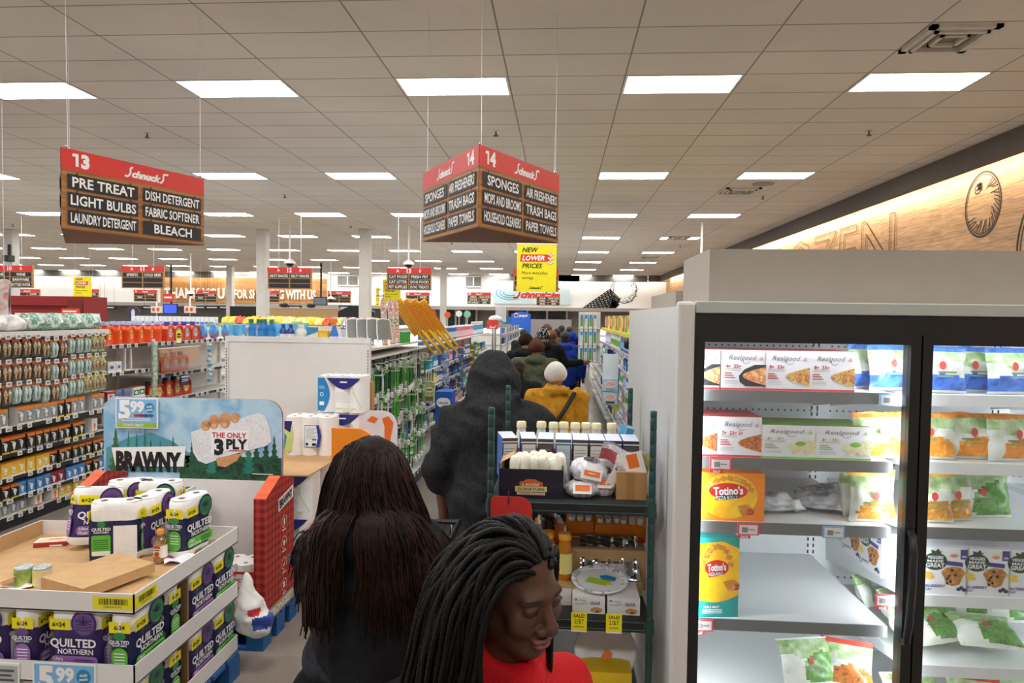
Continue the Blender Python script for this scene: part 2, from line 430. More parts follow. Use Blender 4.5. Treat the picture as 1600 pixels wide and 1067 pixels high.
# ================================================================== THE SHOP ITSELF
CEIL = 4.6; FARY = 43.0; XL, XR, YB = -42.0, 6.55, -7.0
WH = mt('#e9e7e3', .6); GREY = mt('#9a948e', .7, n=.03); DGREY = mt('#5c5751', .7)
STEEL = mt('#c9cccd', .3, .9, n=.03); BLACK = mt('#0b0b0c', .45); WHITE = mt('#f4f4f2', .5, n=.02); GLOSSW = mt('#eceded', .3, n=.02)
INK = mt('#141414', .6); RED = mt('#d63a34', .5, n=.03); YEL = mt('#f2e313', .5, n=.03); CARD = mt('#c09a6c', .75, n=.08, sc=20); CARDD = mt('#8a6a48', .8)
LINE = mt('#2b2724', .7)
TW, TH, TX, TY = 1.261, .611, .66, 7.48
g = G(); g.quad((XL, YB, CEIL), (XL, FARY + 3, CEIL), (XR, FARY + 3, CEIL), (XR, YB, CEIL),
     tiles('#e4ddd4', '#97918a', TW, TH, TX, TY, .009, .9, .16, 'ceiling_tile_grid', .25))
struct(g.build('ceiling'))
g = G(); g.quad((XL, YB, 0), (XR, YB, 0), (XR, FARY + 3, 0), (XL, FARY + 3, 0), tiles('#8f867c', '#736b62', 6, 6, 0, 0, .004, .22, .3, 'polished_concrete'))
struct(g.build('floor'))
g = G(); g.quad((XL, YB, 0), (XL, YB, CEIL), (XR, YB, CEIL), (XR, YB, 0), WH); struct(g.build('wall_back'))
g = G(); g.quad((XL, YB, 0), (XL, FARY + 3, 0), (XL, FARY + 3, CEIL), (XL, YB, CEIL), WH); struct(g.build('wall_left'))
# right wall: planks washed by a cove lamp, with line drawings
WOODW = wood('#c39a6c', '#b08a60', 'y', .19, 2.2)
g = G(); g.quad((XR, YB, 2.2), (XR, FARY, 2.2), (XR, FARY, CEIL), (XR, YB, CEIL), WOODW); g.quad((XR, YB, 0), (XR, FARY, 0), (XR, FARY, 2.2), (XR, YB, 2.2), WH)
wr = struct(g.build('wall_right'))
def outline(g, t, cx, cy, h, wd, m, z, wset=None, bold=.0):
    v, f = glyphs(t, bold); xs = [p[0] for p in v]; x0, x1 = min(xs), max(xs); s = h / .7; sx = wset / (x1 - x0) if wset else s
    ed = {}
    for q in f:
        for a, b in zip(q, q[1:] + q[:1]): ed[tuple(sorted((a, b)))] = ed.get(tuple(sorted((a, b))), 0) + 1
    for (a, b), c in ed.items():
        if c == 1: g.L2([(cx + (v[a][0] - (x0 + x1) / 2) * sx, cy - h / 2 + v[a][1] * s), (cx + (v[b][0] - (x0 + x1) / 2) * sx, cy - h / 2 + v[b][1] * s)], wd, m, z)
g = G(); leftf(g, XR - .004, 0, 0)
outline(g, 'FROZEN', -18.3, 3.58, 1.2, .035, mt('#7a5a36', .7), 0, wset=8.6)
outline(g, 'FROZEN', -18.22, 3.53, 1.2, .02, mt('#8a6a44', .7), 0, wset=8.6)
g.build('wall_lettering', wr)
g = G(); leftf(g, XR - .005, 0, 0)
def ring(cx, cy, r, wd, m, a0=0, a1=360, ry=None, tilt=0):
    pts = []
    for i in range(41):
        a = math.radians(a0 + (a1 - a0) * i / 40); x, y = r * math.cos(a), (ry or r) * math.sin(a)
        pts.append((cx + x * math.cos(tilt) - y * math.sin(tilt), cy + x * math.sin(tilt) + y * math.cos(tilt)))
    g.L2(pts, wd, m)
cx, cy = -11.2, 3.85
ring(cx, cy, .45, .03, LINE, ry=.5); ring(cx, cy, .41, .012, LINE, ry=.46)
random.seed(3)
for k in range(26):                      # curved hatching down the right and lower side of the fruit
    a = math.radians(-150 + k * 8.2); r0, r1 = .43, rnd(.22, .33)
    g.L2([(cx + r0 * math.cos(a), cy + 1.1 * r0 * math.sin(a)), (cx + (r0 + r1) / 2 * math.cos(a + .08), cy + 1.1 * (r0 + r1) / 2 * math.sin(a + .08)), (cx + r1 * math.cos(a + .22), cy + 1.1 * r1 * math.sin(a + .22))], .017, LINE)
ring(cx - .12, cy + .27, .1, .02, LINE, ry=.07, tilt=.5)
for k in range(14): g.L2([(cx - .2 + rnd(0, .16), cy + .22 + rnd(0, .1)), (cx - .17 + rnd(0, .14), cy + .24 + rnd(0, .1))], .02, LINE)
cx, cy = -9.35, 3.05
ring(cx, cy, 1.0, .035, LINE, 20, 200, ry=1.02); ring(cx, cy, .93, .02, LINE, 40, 195, ry=.95)
for k in range(46):
    a = math.radians(rnd(60, 195)); r = rnd(.2, .85); x, y = cx + r * math.cos(a), cy + r * math.sin(a)
    ring(x, y, .03, .012, LINE, ry=.07, tilt=-.4); g.L2([(x + .05, y + .06), (x + .03, y - .1)], .014, LINE)
g.build('fruit_drawing', wr)
# bulkhead over the freezers and its hidden cove lamp
g = G(); g.box(6.0, 6.1, YB, FARY - 1.2, 4.27, CEIL - .001, mt('#66605a', .75)); struct(g.build('trim_1'))
def cove(name, x0, x1, y0, y1, z, label, e=7.):
    g = G(); em = mt('#ffe9c8', .5, emit=e, n=.0); g.box(x0, x1, y0, y1, z, z + .05, WHITE); g.box(x0 + .01, x1 - .01, y0 + .01, y1 - .01, z + .05, z + .06, em)
    return tag(g.build(name), label, 'lamp')
g = G(); em = mt('#ffeed6', .5, emit=44, n=0.)
g.box(6.11, 6.15, YB + .2, FARY - 1.5, 4.36, 4.44, WHITE); g.quad((6.152, YB + .2, 4.37), (6.152, FARY - 1.5, 4.37), (6.152, FARY - 1.5, 4.43), (6.152, YB + .2, 4.43), em)
tag(g.build('cove_lamp'), 'warm strip lamp hidden behind the dark bulkhead, washing the plank wall at right', 'lamp')
# far wall
def FW(px, py, y=FARY): return W(px, py, Y=y)
zl = FW(700, 476).z; ztop = FW(900, 437).z
g = G(); g.quad((XL, FARY, 2.45), (XR, FARY, 2.45), (XR, FARY, CEIL), (XL, FARY, CEIL), WHITE)
g.quad((XL, FARY + 2.6, 0), (XR, FARY + 2.6, 0), (XR, FARY + 2.6, 2.45), (XL, FARY + 2.6, 2.45), GREY)
g.quad((XL, FARY, 2.45), (XL, FARY + 2.6, 2.45), (XR, FARY + 2.6, 2.45), (XR, FARY, 2.45), GREY)
fw = struct(g.build('wall_far'))
g = G(); g.box(XL, XR, FARY - .12, FARY, 2.4, 2.62, mt('#a19a92', .7)); struct(g.build('trim_2'))
fz = 4.22
g = G()
for a, b in ((0, 345), (780, 905), (870, 1009), (1009, 1062)):
    x0, x1 = FW(a, 435).x, FW(b, 435).x
    if a == 0: x0 = XL
    yy = FARY - (.9 if a < 1000 else 1.3)
    g.box(x0, x1, yy, yy + .08, fz, CEIL - .002, mt('#6e6862', .75))
struct(g.build('trim_3'))
em2 = mt('#fff6e6', .5, emit=15, n=0.)
for a, b, nm in ((0, 345, 'left'), (345, 512, 'middle'), (780, 1062, 'right')):
    x0, x1 = (XL + .3 if a == 0 else FW(a, 435).x), FW(b, 435).x; g = G()
    yy = FARY - .78
    g.box(x0, x1, yy - .03, yy, 4.36, 4.46, WHITE); g.quad((x0, yy + .003, 4.37), (x0, yy + .003, 4.45), (x1, yy + .003, 4.45), (x1, yy + .003, 4.37), em2)
    tag(g.build('cove_lamp'), 'white strip lamp washing the far wall, %s stretch' % nm, 'lamp')
# plank panel with the farewell lettering
x0, x1 = FW(252, 460).x, FW(511, 460).x; z0, z1 = FW(400, 474).z, FW(400, 437).z
g = G(); g.box(x0, x1, FARY - .10, FARY - .02, z0, z1 + .12, wood('#d09a5e', '#b98248', 'x', .22, 2.4))
pn = tag(g.build('wall_panel'), 'plank panel with white raised letters on the far wall', 'wall panel')
g = G(); front(g, 0, FARY - .16, 0)
LET = mt('#f3f1ea', .5, n=.01)
a, b = FW(257, 460).x, FW(354, 460).x
g.text('THANK YOU', (a + b) / 2, FW(300, 458).z, FW(300, 450).z - FW(300, 468).z - .12, LET, 0, bold=.045, wset=b - a - .1)
a, b = FW(367, 460).x, FW(495, 460).x
g.text('FOR SHOPPING WITH US', (a + b) / 2, FW(430, 460).z, .55, LET, 0, bold=.04, wset=b - a)
g.build('lettering', pn)
# pale blue poster panel at the service desk (a swirl and the shop's script)
x0, x1 = FW(771, 460).x, FW(891, 460).x; z0, z1 = FW(830, 475).z, FW(830, 440).z
g = G(); g.box(x0, x1, FARY - .07, FARY - .02, z0, z1, mt('#cfe6ea', .5))
pn = tag(g.build('wall_panel'), 'pale blue panel with red script lettering on the far wall above the service desk', 'wall panel')
def script(g, cx, cy, h, wd, m, z=0.):
    """the shop's slanted script: tall swooping first and last S"""
    g.text('chnuck', cx, cy - h * .1, h * .82, m, z, bold=.06, shear=.35, wset=wd * .66)
    for sx in (-1, 1):
        x = cx + sx * wd * .37; t = h * .24
        pts = [(.34, .5), (.12, .5), (-.02, .36), (.06, .12), (.12, -.06), (.04, -.3), (-.14, -.5), (-.34, -.5)]
        q = [(x + a * h * .95 + b * h * .25, cy + b * h * 1.15 + .05 * h) for a, b in pts]
        if sx < 0: q = q[:-1] + [(q[-1][0] - h * .25, q[-1][1])]
        else: q = [(q[0][0] + h * .35, q[0][1])] + q[1:]
        g.L2(q, t, m, z)
g = G(); front(g, 0, FARY - .075, 0)
c = FW(830, 462); script(g, c.x + .3, FW(832, 459).z, .5, 2.9, RED, 0)
for k in range(3):
    pts = [(FW(772, 460).x + .15 + .9 * math.cos(a) * (1 - .25 * k) + .9, FW(772, 460).z + .1 + .42 * math.sin(a) * (1 - .3 * k)) for a in [math.radians(150 + 12 * j) for j in range(14)]]
    g.L2(pts, .05, mt('#35a3d6', .5))
g.build('lettering', pn)
# ice-cream drawing on the white far wall at right
g = G(); front(g, 0, FARY - .012, 0)
A, B, Cc, D = [FW(*p) for p in ((908, 483), (953, 452), (969, 468), (960, 483))]
def mix2(a, b, t): return (a.x + (b.x - a.x) * t, a.z + (b.z - a.z) * t)
for k in range(11):
    t = k / 10
    g.L2([mix2(A, B, t), mix2(A, D, min(1, t * 1.15))], .07, INK); g.L2([mix2(A, B, t), mix2(D, Cc, t)], .06, INK)
    g.L2([mix2(B, Cc, t), mix2(A, D, t)], .05, INK)
g.P2([(p.x, p.z) for p in [FW(*q) for q in ((957, 466), (968, 476), (962, 482), (952, 483), (955, 474))]], INK)
random.seed(5)
def blobline(cx, cy, rx, ry, a0, a1, wd):
    pts = [FW(cx + (rx + rnd(-1, 1)) * math.cos(math.radians(a)), cy - (ry + rnd(-1, 1)) * math.sin(math.radians(a))) for a in range(a0, a1, 9)]
    g.L2([(p.x, p.z) for p in pts], wd, INK)
blobline(975, 453, 20, 20, 130, 400, .045); blobline(967, 452, 9, 15, 60, 300, .04)
for k in range(110):
    a = rnd(-1.9, 1.2); r = rnd(.55, 1.0); p = FW(977 + 18 * r * math.cos(a), 454 - 20 * r * math.sin(a)); q = rnd(.03, .12)
    g.P2([(p.x, p.z), (p.x + q, p.z + .02), (p.x + q * .7, p.z + q * .6)], INK)
g.build('ice_cream_drawing', fw)
# windows of the far upper wall
for i, (a, b, c, d) in enumerate(((527, 577, 431, 446), (727, 753, 432, 448))):
    p, q = FW(a, d), FW(b, c)
    g = G(); g.box(p.x, q.x, FARY - .05, FARY - .02, p.z, q.z, mt('#77756f', .2)); n_ = 3 if i == 0 else 2
    wn = struct(g.build('window_%d' % (i + 1)))
    g = G()
    for k in range(n_ + 1): x = p.x + (q.x - p.x) * k / n_; g.box(x - .04, x + .04, FARY - .09, FARY - .05, p.z, q.z, WH)
    for z in (p.z, q.z): g.box(p.x, q.x, FARY - .09, FARY - .05, z - .04, z + .04, WH)
    g.build('window_frame', wn)

# ------------------------------------------------------------------ lamps, vents and sprinklers of the ceiling
g = G(); LW, LD = TW - .02, TH - .012
fr = mt('#f0efec', .4)
for x0, x1, y0, y1 in ((0, LW, 0, .025), (0, LW, LD - .025, LD), (0, .025, 0, LD), (LW - .025, LW, 0, LD)): g.box(x0, x1, y0, y1, -.006, .0, fr)
root = g.build('ceiling_light')
g = G(); em = mt('#fafaf8', .5, emit=LAMP, n=0.)
g.quad((.02, .02, -.004), (.02, LD - .02, -.004), (LW - .02, LD - .02, -.004), (LW - .02, .02, -.004), em); g.build('diffuser', root)
lamp = Proto(root)
order = ['nearest', 'second', 'third', 'fourth', 'fifth', 'sixth', 'seventh', 'eighth']
near = {-5: 'above the left edge of the aisle 13 sign', -4: 'x', -3: 'x'}
for j in range(-2, 8):
    for i in range(-17, 3):
        x = TX + .01 + i * 2 * TW; y = TY + j * 8 * TH
        if x < XL + 1: continue
        if j == 0 and i >= -3:
            lb = {-3: 'recessed lit ceiling panel at far left, cut by the left edge of the picture', -2: 'recessed lit ceiling panel above and right of the aisle 13 sign',
                  -1: 'recessed lit ceiling panel directly above the aisle 14 sign', 0: 'recessed lit ceiling panel right of the aisle 14 sign, second from right',
                  1: 'recessed lit ceiling panel at right, nearest the ceiling vent'}.get(i)
            if i > 1: continue
            lamp.put((x, y, CEIL), 0, lb, 'ceiling light', 'recessed ceiling lights')
        elif i <= 1 and not (j < 0 and i < -8):
            lb = ('recessed lit ceiling panel in the %s row of lights from the front' % order[j]) if j >= 0 else 'recessed lit ceiling panel behind the viewpoint'
            lamp.put((x, y, CEIL), 0, lb, 'ceiling light', 'recessed ceiling lights')
def vent(px, py, sx, sy, label):
    p = W(px, py, Z=CEIL); r = empty('ceiling_vent', (p.x, p.y, CEIL)); tag(r, label, 'vent', 'ceiling vents')
    fm = mt('#d2cbc2', .5)
    g = G()
    for x0, x1, y0, y1 in ((-sx, sx, -sy, -sy + .06), (-sx, sx, sy - .06, sy), (-sx, -sx + .06, -sy, sy), (sx - .06, sx, -sy, sy)): g.box(x0, x1, y0, y1, -.03, 0, fm)
    g.build('frame', r)
    g = G(); g.box(-sx + .06, sx - .06, -sy + .06, sy - .06, -.004, -.001, mt('#8a837b', .7)); g.build('backing', r)
    for k in range(2):
        f = .78 - .36 * k; g = G()
        for x0, x1, y0, y1 in ((-sx * f, sx * f, -sy * f, -sy * f + .03), (-sx * f, sx * f, sy * f - .03, sy * f), (-sx * f, -sx * f + .03, -sy * f, sy * f), (sx * f - .03, sx * f, -sy * f, sy * f)): g.box(x0, x1, y0, y1, -.05 + .012 * k, -.005, fm)
        g.build('louvre', r)
vent(1482, 59, .3, .3, 'large square ceiling vent at upper right')
vent(1157, 297, .34, .3, 'ceiling vent below the second row light at right')
vent(1060, 371, .34, .3, 'ceiling vent near the third row of lights at right'); vent(1015, 402, .34, .3, 'small distant ceiling vent above the far right wall')
r = tag(empty('ceiling_speaker', W(1192, 287, Z=CEIL)), 'round flush speaker in the ceiling right of a vent', 'speaker')
g = G(); g.cyl(.2, -.015, 0, mt('#a49d95', .7), 20); g.build('grille', r)
spk = G(); spk.cyl(.045, -.01, 0, STEEL, 10); rt = spk.build('ceiling_sprinkler')
g = G(); g.cyl(.012, -.06, -.01, DGREY, 6); g.cyl(.035, -.07, -.06, DGREY, 8); g.build('nozzle', rt)
sp = Proto(rt)
for px, py, lb in ((230, 208, 'small ceiling sprinkler above the aisle 13 sign'), (775, 205, 'small ceiling sprinkler above the sign listing sponges'), (1358, 204, 'small ceiling sprinkler at right above the bulkhead'),
                   (445, 304, 'small ceiling sprinkler between the two aisle signs'), (1192, 306, 'small ceiling sprinkler under the round speaker'), (706, 379, 'small ceiling sprinkler below the aisle 14 sign'), (1063, 383, 'small distant ceiling sprinkler at right'),
                   (548, 352, 'small ceiling sprinkler left of the tall middle column'), (20, 350, 'small ceiling sprinkler at far left by the column')):
    sp.put(W(px, py, Z=CEIL), 0, lb, 'sprinkler')
# columns
def column(px0, px1, ytop, label, foot=0.):
    a = W(px0, ytop, Z=CEIL); b = W(px1, ytop, Z=CEIL); x0, x1, y = a.x, W(px1, ytop, Y=a.y).x, a.y
    g = G(); d = (x1 - x0); g.box(x0, x1, y, y + d, 0, CEIL - .0005, mt('#d5d2cd', .6), r=.01); o = g.build('column'); tag(o, label, 'column')
    g = G(); g.box(x0 - .03, x1 + .03, y - .03, y + d + .03, 0, .5, DGREY); g.build('base_guard', o)
    return o, (x0, x1, y)
column(400, 415, 358, 'white square column left of the aisle 12 sign'); column(561, 577, 357, 'white square column at centre, right of the aisle 12 sign')
column(353, 362, 415, 'thin distant white column between the farewell letters'); column(688, 697, 416, 'thin distant white column right of the aisle 13 flat sign')
co, q = column(3, 18, 358, 'white square column at far left with a black camera')
g = G(); g.box(q[1] - .1, q[1] + .1, q[2] - .25, q[2] - .003, 3.55, 3.75, BLACK); g.rod((q[1], q[2] - .1, 3.75), (q[1], q[2] - .1, 4.1), .05, BLACK); tag(g.build('security_camera'), 'black camera fixed to the far left column', 'camera')
# dome cameras on white poles
def dome(px, ytop, ybot, label, drop=True):
    p = W(px, ytop, Z=CEIL); b = W(px, ybot, Y=p.y); r = tag(empty('dome_camera', (p.x, p.y, CEIL)), label, 'camera', 'dome cameras on ceiling poles')
    g = G(); g.cyl(.028, b.z - CEIL + .2, -.001, WHITE, 8); g.build('pole', r)
    g = G(); g.lathe([(.05, b.z - CEIL + .22), (.16, b.z - CEIL + .14), (.17, b.z - CEIL + .08)], WHITE, 14); g.build('housing', r)
    g = G(); g.ball((0, 0, b.z - CEIL + .08), (.11, .11, .1), BLACK); g.build('dome', r)
dome(453, 352, 416, 'white pole camera hanging above the aisle 12 sign'); dome(639, 352, 418, 'white pole camera hanging above the aisle 13 flat sign')
dome(517, 405, 470, 'white pole camera hanging left of the centre column'); dome(298, 395, 462, 'white pole camera hanging in front of the farewell letters')
p = W(1097, 347, Z=CEIL); g = G(); g.cyl(.03, -2.2, -.001, WHITE, 8); o = g.build('ceiling_pole', None, (p.x, p.y, CEIL)); tag(o, 'thin white pole dropping from the ceiling behind the grey panel at right', 'pole')
# ================================================================== HANGING SIGNS
WSIGN = wood('#b27b45', '#a06b38', 'x', .25, 1.4, .55); WDARK = mt('#7a4c26', .6, n=.12, sc=4); SLATE = mt('#242324', .55, n=.04); SRED = mt('#d8362f', .5, n=.02)
WIRE = mt('#d8d8d8', .4, .5)
def sign_face(g, num, rows, W_, H, numleft=True):
    """print of one face: x 0..W, y 0..H, on z=0"""
    rb = H * .745
    g.R2(0, W_, rb, H, SRED, .002)
    nx, ny, nh = W_ * (.12 if numleft else .88), H * .875, H * .16
    g.P2([(nx - nh * q, ny + nh * r) for q, r in ((.62, .5), (.22, .5), (.22, -.5), (.46, -.5), (.46, .26), (.72, .26), (.72, .4))], WHITE, .004); g.text(num[1:], nx + nh * .32, ny, nh, WHITE, .004, bold=.06)
    script(g, W_ * .55 if numleft else W_ * .45, H * .865, H * .11, W_ * .32, WHITE, .004)
    for c in range(2):
        x0 = W_ * (.035 + .485 * c); x1 = x0 + W_ * .45
        for r_ in range(3):
            y1 = H * (.69 - .225 * r_); y0 = y1 - H * .185
            g.R2(x0, x1, y0, y1, SLATE, .008)
            for s in (.12, .88): g.R2(x0 + (x1 - x0) * s - .006, x0 + (x1 - x0) * s + .006, y1 - .006, y1 + .014, INK, .012)
            if rows[c][r_]: g.text(rows[c][r_], (x0 + x1) / 2, (y0 + y1) / 2, H * .122, WHITE, .011, bold=.022, wmax=(x1 - x0) * .93)
def tri_sign(A, B, C_, num, faces, label, rowsAB, rowsCA=None):
    """three-sided hanging sign; A is the corner nearest the viewer, B right, C left (at the bottom, anticlockwise)"""
    z0, H = A[2], .585
    r = empty('aisle_sign', (A[0], A[1], z0)); tag(r, label, 'sign')
    P = [(0, 0), (B[0] - A[0], B[1] - A[1]), (C_[0] - A[0], C_[1] - A[1])]
    g = G(); g.prism(P, 0, H, WDARK); g.build('housing', r)
    for k, (a, b, rows, left) in enumerate(((P[0], P[1], rowsAB, True), (P[2], P[0], rowsCA or rowsAB, rowsCA is None), (P[1], P[2], rowsAB, True))):
        d = Vector((b[0] - a[0], b[1] - a[1], 0)); L = d.length; d.normalize(); nrm = Vector((d.y, -d.x, 0))
        g = G(); T = Matrix.Identity(4)
        for i in range(3): T[i][0] = d[i]; T[i][1] = (0, 0, 1)[i]; T[i][2] = nrm[i]; T[i][3] = (a[0], a[1], 0)[i]
        g.push(T); g.R2(0, L, 0, H, WSIGN, .001); g.box(0, L, -.004, 0, .0, .0008, WDARK)
        sign_face(g, num, rows, L, H, left); g.build('printed_face', r)
    for x, y in P:
        g = G(); f = .94; g.rod((x * f + .01 * (x == 0), y * f + .06, H), (x * f, y * f + .06, CEIL - z0), .0025, WIRE, 4); g.ball((x * f, y * f + .06, H + .02), .012, STEEL, 6, 4); g.build('hanging_wire', r)
    return r
R14 = (('SPONGES', 'MOPS AND BROOMS', 'HOUSEHOLD CLEANERS'), ('AIR FRESHENERS', 'TRASH BAGS', 'PAPER TOWELS'))
R13 = (('PRE TREAT', 'LIGHT BULBS', 'LAUNDRY DETERGENT'), ('DISH DETERGENT', 'FABRIC SOFTENER', 'BLEACH'))
tri_sign((-.595, 4.9, 2.645), (-.025, 5.96), (-1.2, 5.9), '14', 2, 'three-sided hanging wood sign numbered 14 with red header, listing sponges and trash bags', R14, R14)
tri_sign((-3.625, 4.75, 2.60), (-3.17, 5.9), (-4.35, 5.75), '13', 1, 'three-sided hanging wood sign numbered 13 with red header, listing light bulbs and bleach', R13, R13)
def flat_sign(px0, px1, py0, py1, y, num, rows, label, ab=True, far=False):
    a = W(px0, py1, Y=y); b = W(px1, py0, Y=y); w_, h_ = b.x - a.x, b.z - a.z
    r = empty('aisle_sign', (a.x, y, a.z)); tag(r, label, 'sign')
    g = G(); g.box(0, w_, 0, .05, 0, h_, mt('#b98a55', .6)); front(g, 0, 0, 0)
    g.R2(0, w_, h_ * .74, h_, SRED, .004)
    if ab:
        g.text(num, w_ / 2, h_ * .87, h_ * .18, WHITE, .006, bold=.04)
        for s, t in ((.25, 'A'), (.75, 'B')): g.text(t, w_ * s, h_ * .87, h_ * .13, WHITE, .006, bold=.03)
    else:
        g.text(num, w_ * .1, h_ * .87, h_ * .17, WHITE, .006, bold=.04, wmax=w_ * .14); script(g, w_ * .5, h_ * .86, h_ * .1, w_ * .3, WHITE, .006)
    for c in range(2):
        for k in range(3):
            x0 = w_ * (.03 + .485 * c); y1 = h_ * (.7 - .23 * k); g.R2(x0, x0 + w_ * .455, y1 - h_ * .19, y1, SLATE, .004)
            if rows[c][k]: g.text(rows[c][k], x0 + w_ * .2275, y1 - h_ * .095, h_ * .12, WHITE, .006, bold=.025, wmax=w_ * .41)
    g.pop(); g.build('board', r)
    for s in (.25, .75):
        g = G(); g.rod((w_ * s, .025, h_), (w_ * s, .025, CEIL - a.z), .006, WIRE, 4); g.build('hanging_wire', r)
E_ = ('', '', '')
flat_sign(418, 487, 418, 451, 17.8, '12', (('SALTY SNACKS', '', ''), ('SALTY SNACKS', '', '')), 'flat hanging sign numbered 12 listing salty snacks, in front of the farewell letters')
flat_sign(604, 674, 419, 453, 17.8, '13', (('CAT FOOD', 'CAT LITTER', 'PET SUPPLIES'), ('FRESH PET', 'DOG FOOD', 'DOG TREATS')), 'flat hanging sign numbered 13 listing cat and dog food')
flat_sign(190, 256, 416, 450, 17.8, '11', (('SPIRITS', '', ''), ('COLD BEER', '', '')), 'flat hanging sign numbered 11 listing spirits and cold beer')
flat_sign(-20, 51, 415, 449, 17.8, '10', (('WINE', '', ''), ('WINE', 'BARWARE', 'BOTTLED WATER')), 'flat hanging sign numbered 10 listing wine and bottled water, at the left edge')
flat_sign(802, 873, 421, 455, 17.8, '14', (('', '', 'BAGS AND WRAPS'), ('', '', 'BATH TISSUE')), 'flat hanging sign numbered 14 mostly hidden behind the yellow banner')
FAR = [(23, 62, 452, 471, '8', 'at far left above the red shelving'), (116, 154, 452, 471, '8', 'partly behind the left yellow banner'), (209, 245, 453, 471, '9', 'left of the farewell letters'),
       (304, 339, 454, 472, '9', 'in front of the words of thanks'), (398, 437, 454, 472, '10', 'beside the left white column'), (512, 548, 455, 473, '11', 'left of the centre column'),
       (634, 671, 457, 475, '12', 'under the flat sign of aisle 13'), (730, 767, 457, 475, '13', 'left of the pale blue wall panel'), (838, 875, 459, 477, '14', 'under the yellow banner of the main aisle')]
for a, b, c, d, n_, wh in FAR:
    flat_sign(a, b, c, d, 34.5, n_, (('CEREAL', 'SNACKS', 'PET SUPPLIES') if n_ == '13' else ('FLOUR', 'PAPER', 'BAGS'), ('DOG FOOD', 'TREATS', 'BEER')) if n_ in '1314' else (('', 'WINE', ''), ('WATER', '', '')),
              'small distant hanging aisle sign with red header, ' + wh, ab=False)
# yellow price banners
def banner(px0, px1, py0, py1, y, label, full=True):
    a = W(px0, py1, Y=y); b = W(px1, py0, Y=y); w_, h_ = b.x - a.x, b.z - a.z
    r = empty('price_banner', (a.x, y, a.z)); tag(r, label, 'banner')
    g = G(); g.box(0, w_, 0, .006, 0, h_, YEL); g.build('sheet', r)
    g = G(); front(g, 0, -.002, 0); x0 = w_ * .13
    g.text('NEW', x0, h_ * .875, h_ * .095, INK, 0, bold=.025, shear=.25, al='l'); g.P2([(w_ * .08, h_ * .63), (w_ * .80, h_ * .63), (w_ * .86, h_ * .78), (w_ * .10, h_ * .78)], SRED, 0)
    g.text('LOWER', x0, h_ * .705, h_ * .095, WHITE, .002, bold=.025, shear=.25, al='l')
    g.text('PRICES', x0, h_ * .545, h_ * .095, INK, 0, bold=.025, shear=.25, al='l')
    for k in range(3):
        yy = h_ * (.80 - .085 * k); g.L2([(w_ * .78, yy), (w_ * .85, yy - h_ * .04), (w_ * .92, yy)], h_ * .05, SRED, .001); g.L2([(w_ * .78, yy), (w_ * .85, yy - h_ * .04), (w_ * .92, yy)], h_ * .028, WHITE, .003)
    g.text('More everyday', x0, h_ * .40, h_ * .062, INK, 0, bold=.0, al='l', wmax=w_ * .75); g.text('savings', x0, h_ * .30, h_ * .062, INK, 0, bold=.0, al='l')
    script(g, w_ * .48, h_ * .09, h_ * .05, w_ * .38, mt('#4a3d00', .6)); g.build('print', r)
    g = G(); g.box(-.01, w_ + .01, -.004, .012, h_ - .01, h_ + .01, WHITE)
    for s in (.1, .9): g.rod((w_ * s, .003, h_), (w_ * s, .003, CEIL - a.z), .003, WIRE, 4)
    g.build('hanger', r)
banner(807, 870, 381, 456, 9.5, 'yellow price banner hanging below the aisle 14 sign')
banner(115, 143, 432, 468, 20, 'small yellow price banner at left, above the red shelving')
banner(598, 626, 437, 474, 22, 'small yellow price banner behind the flat sign of aisle 13'); banner(587, 593, 449, 478, 20, 'narrow yellow banner left of the flat sign of aisle 13')
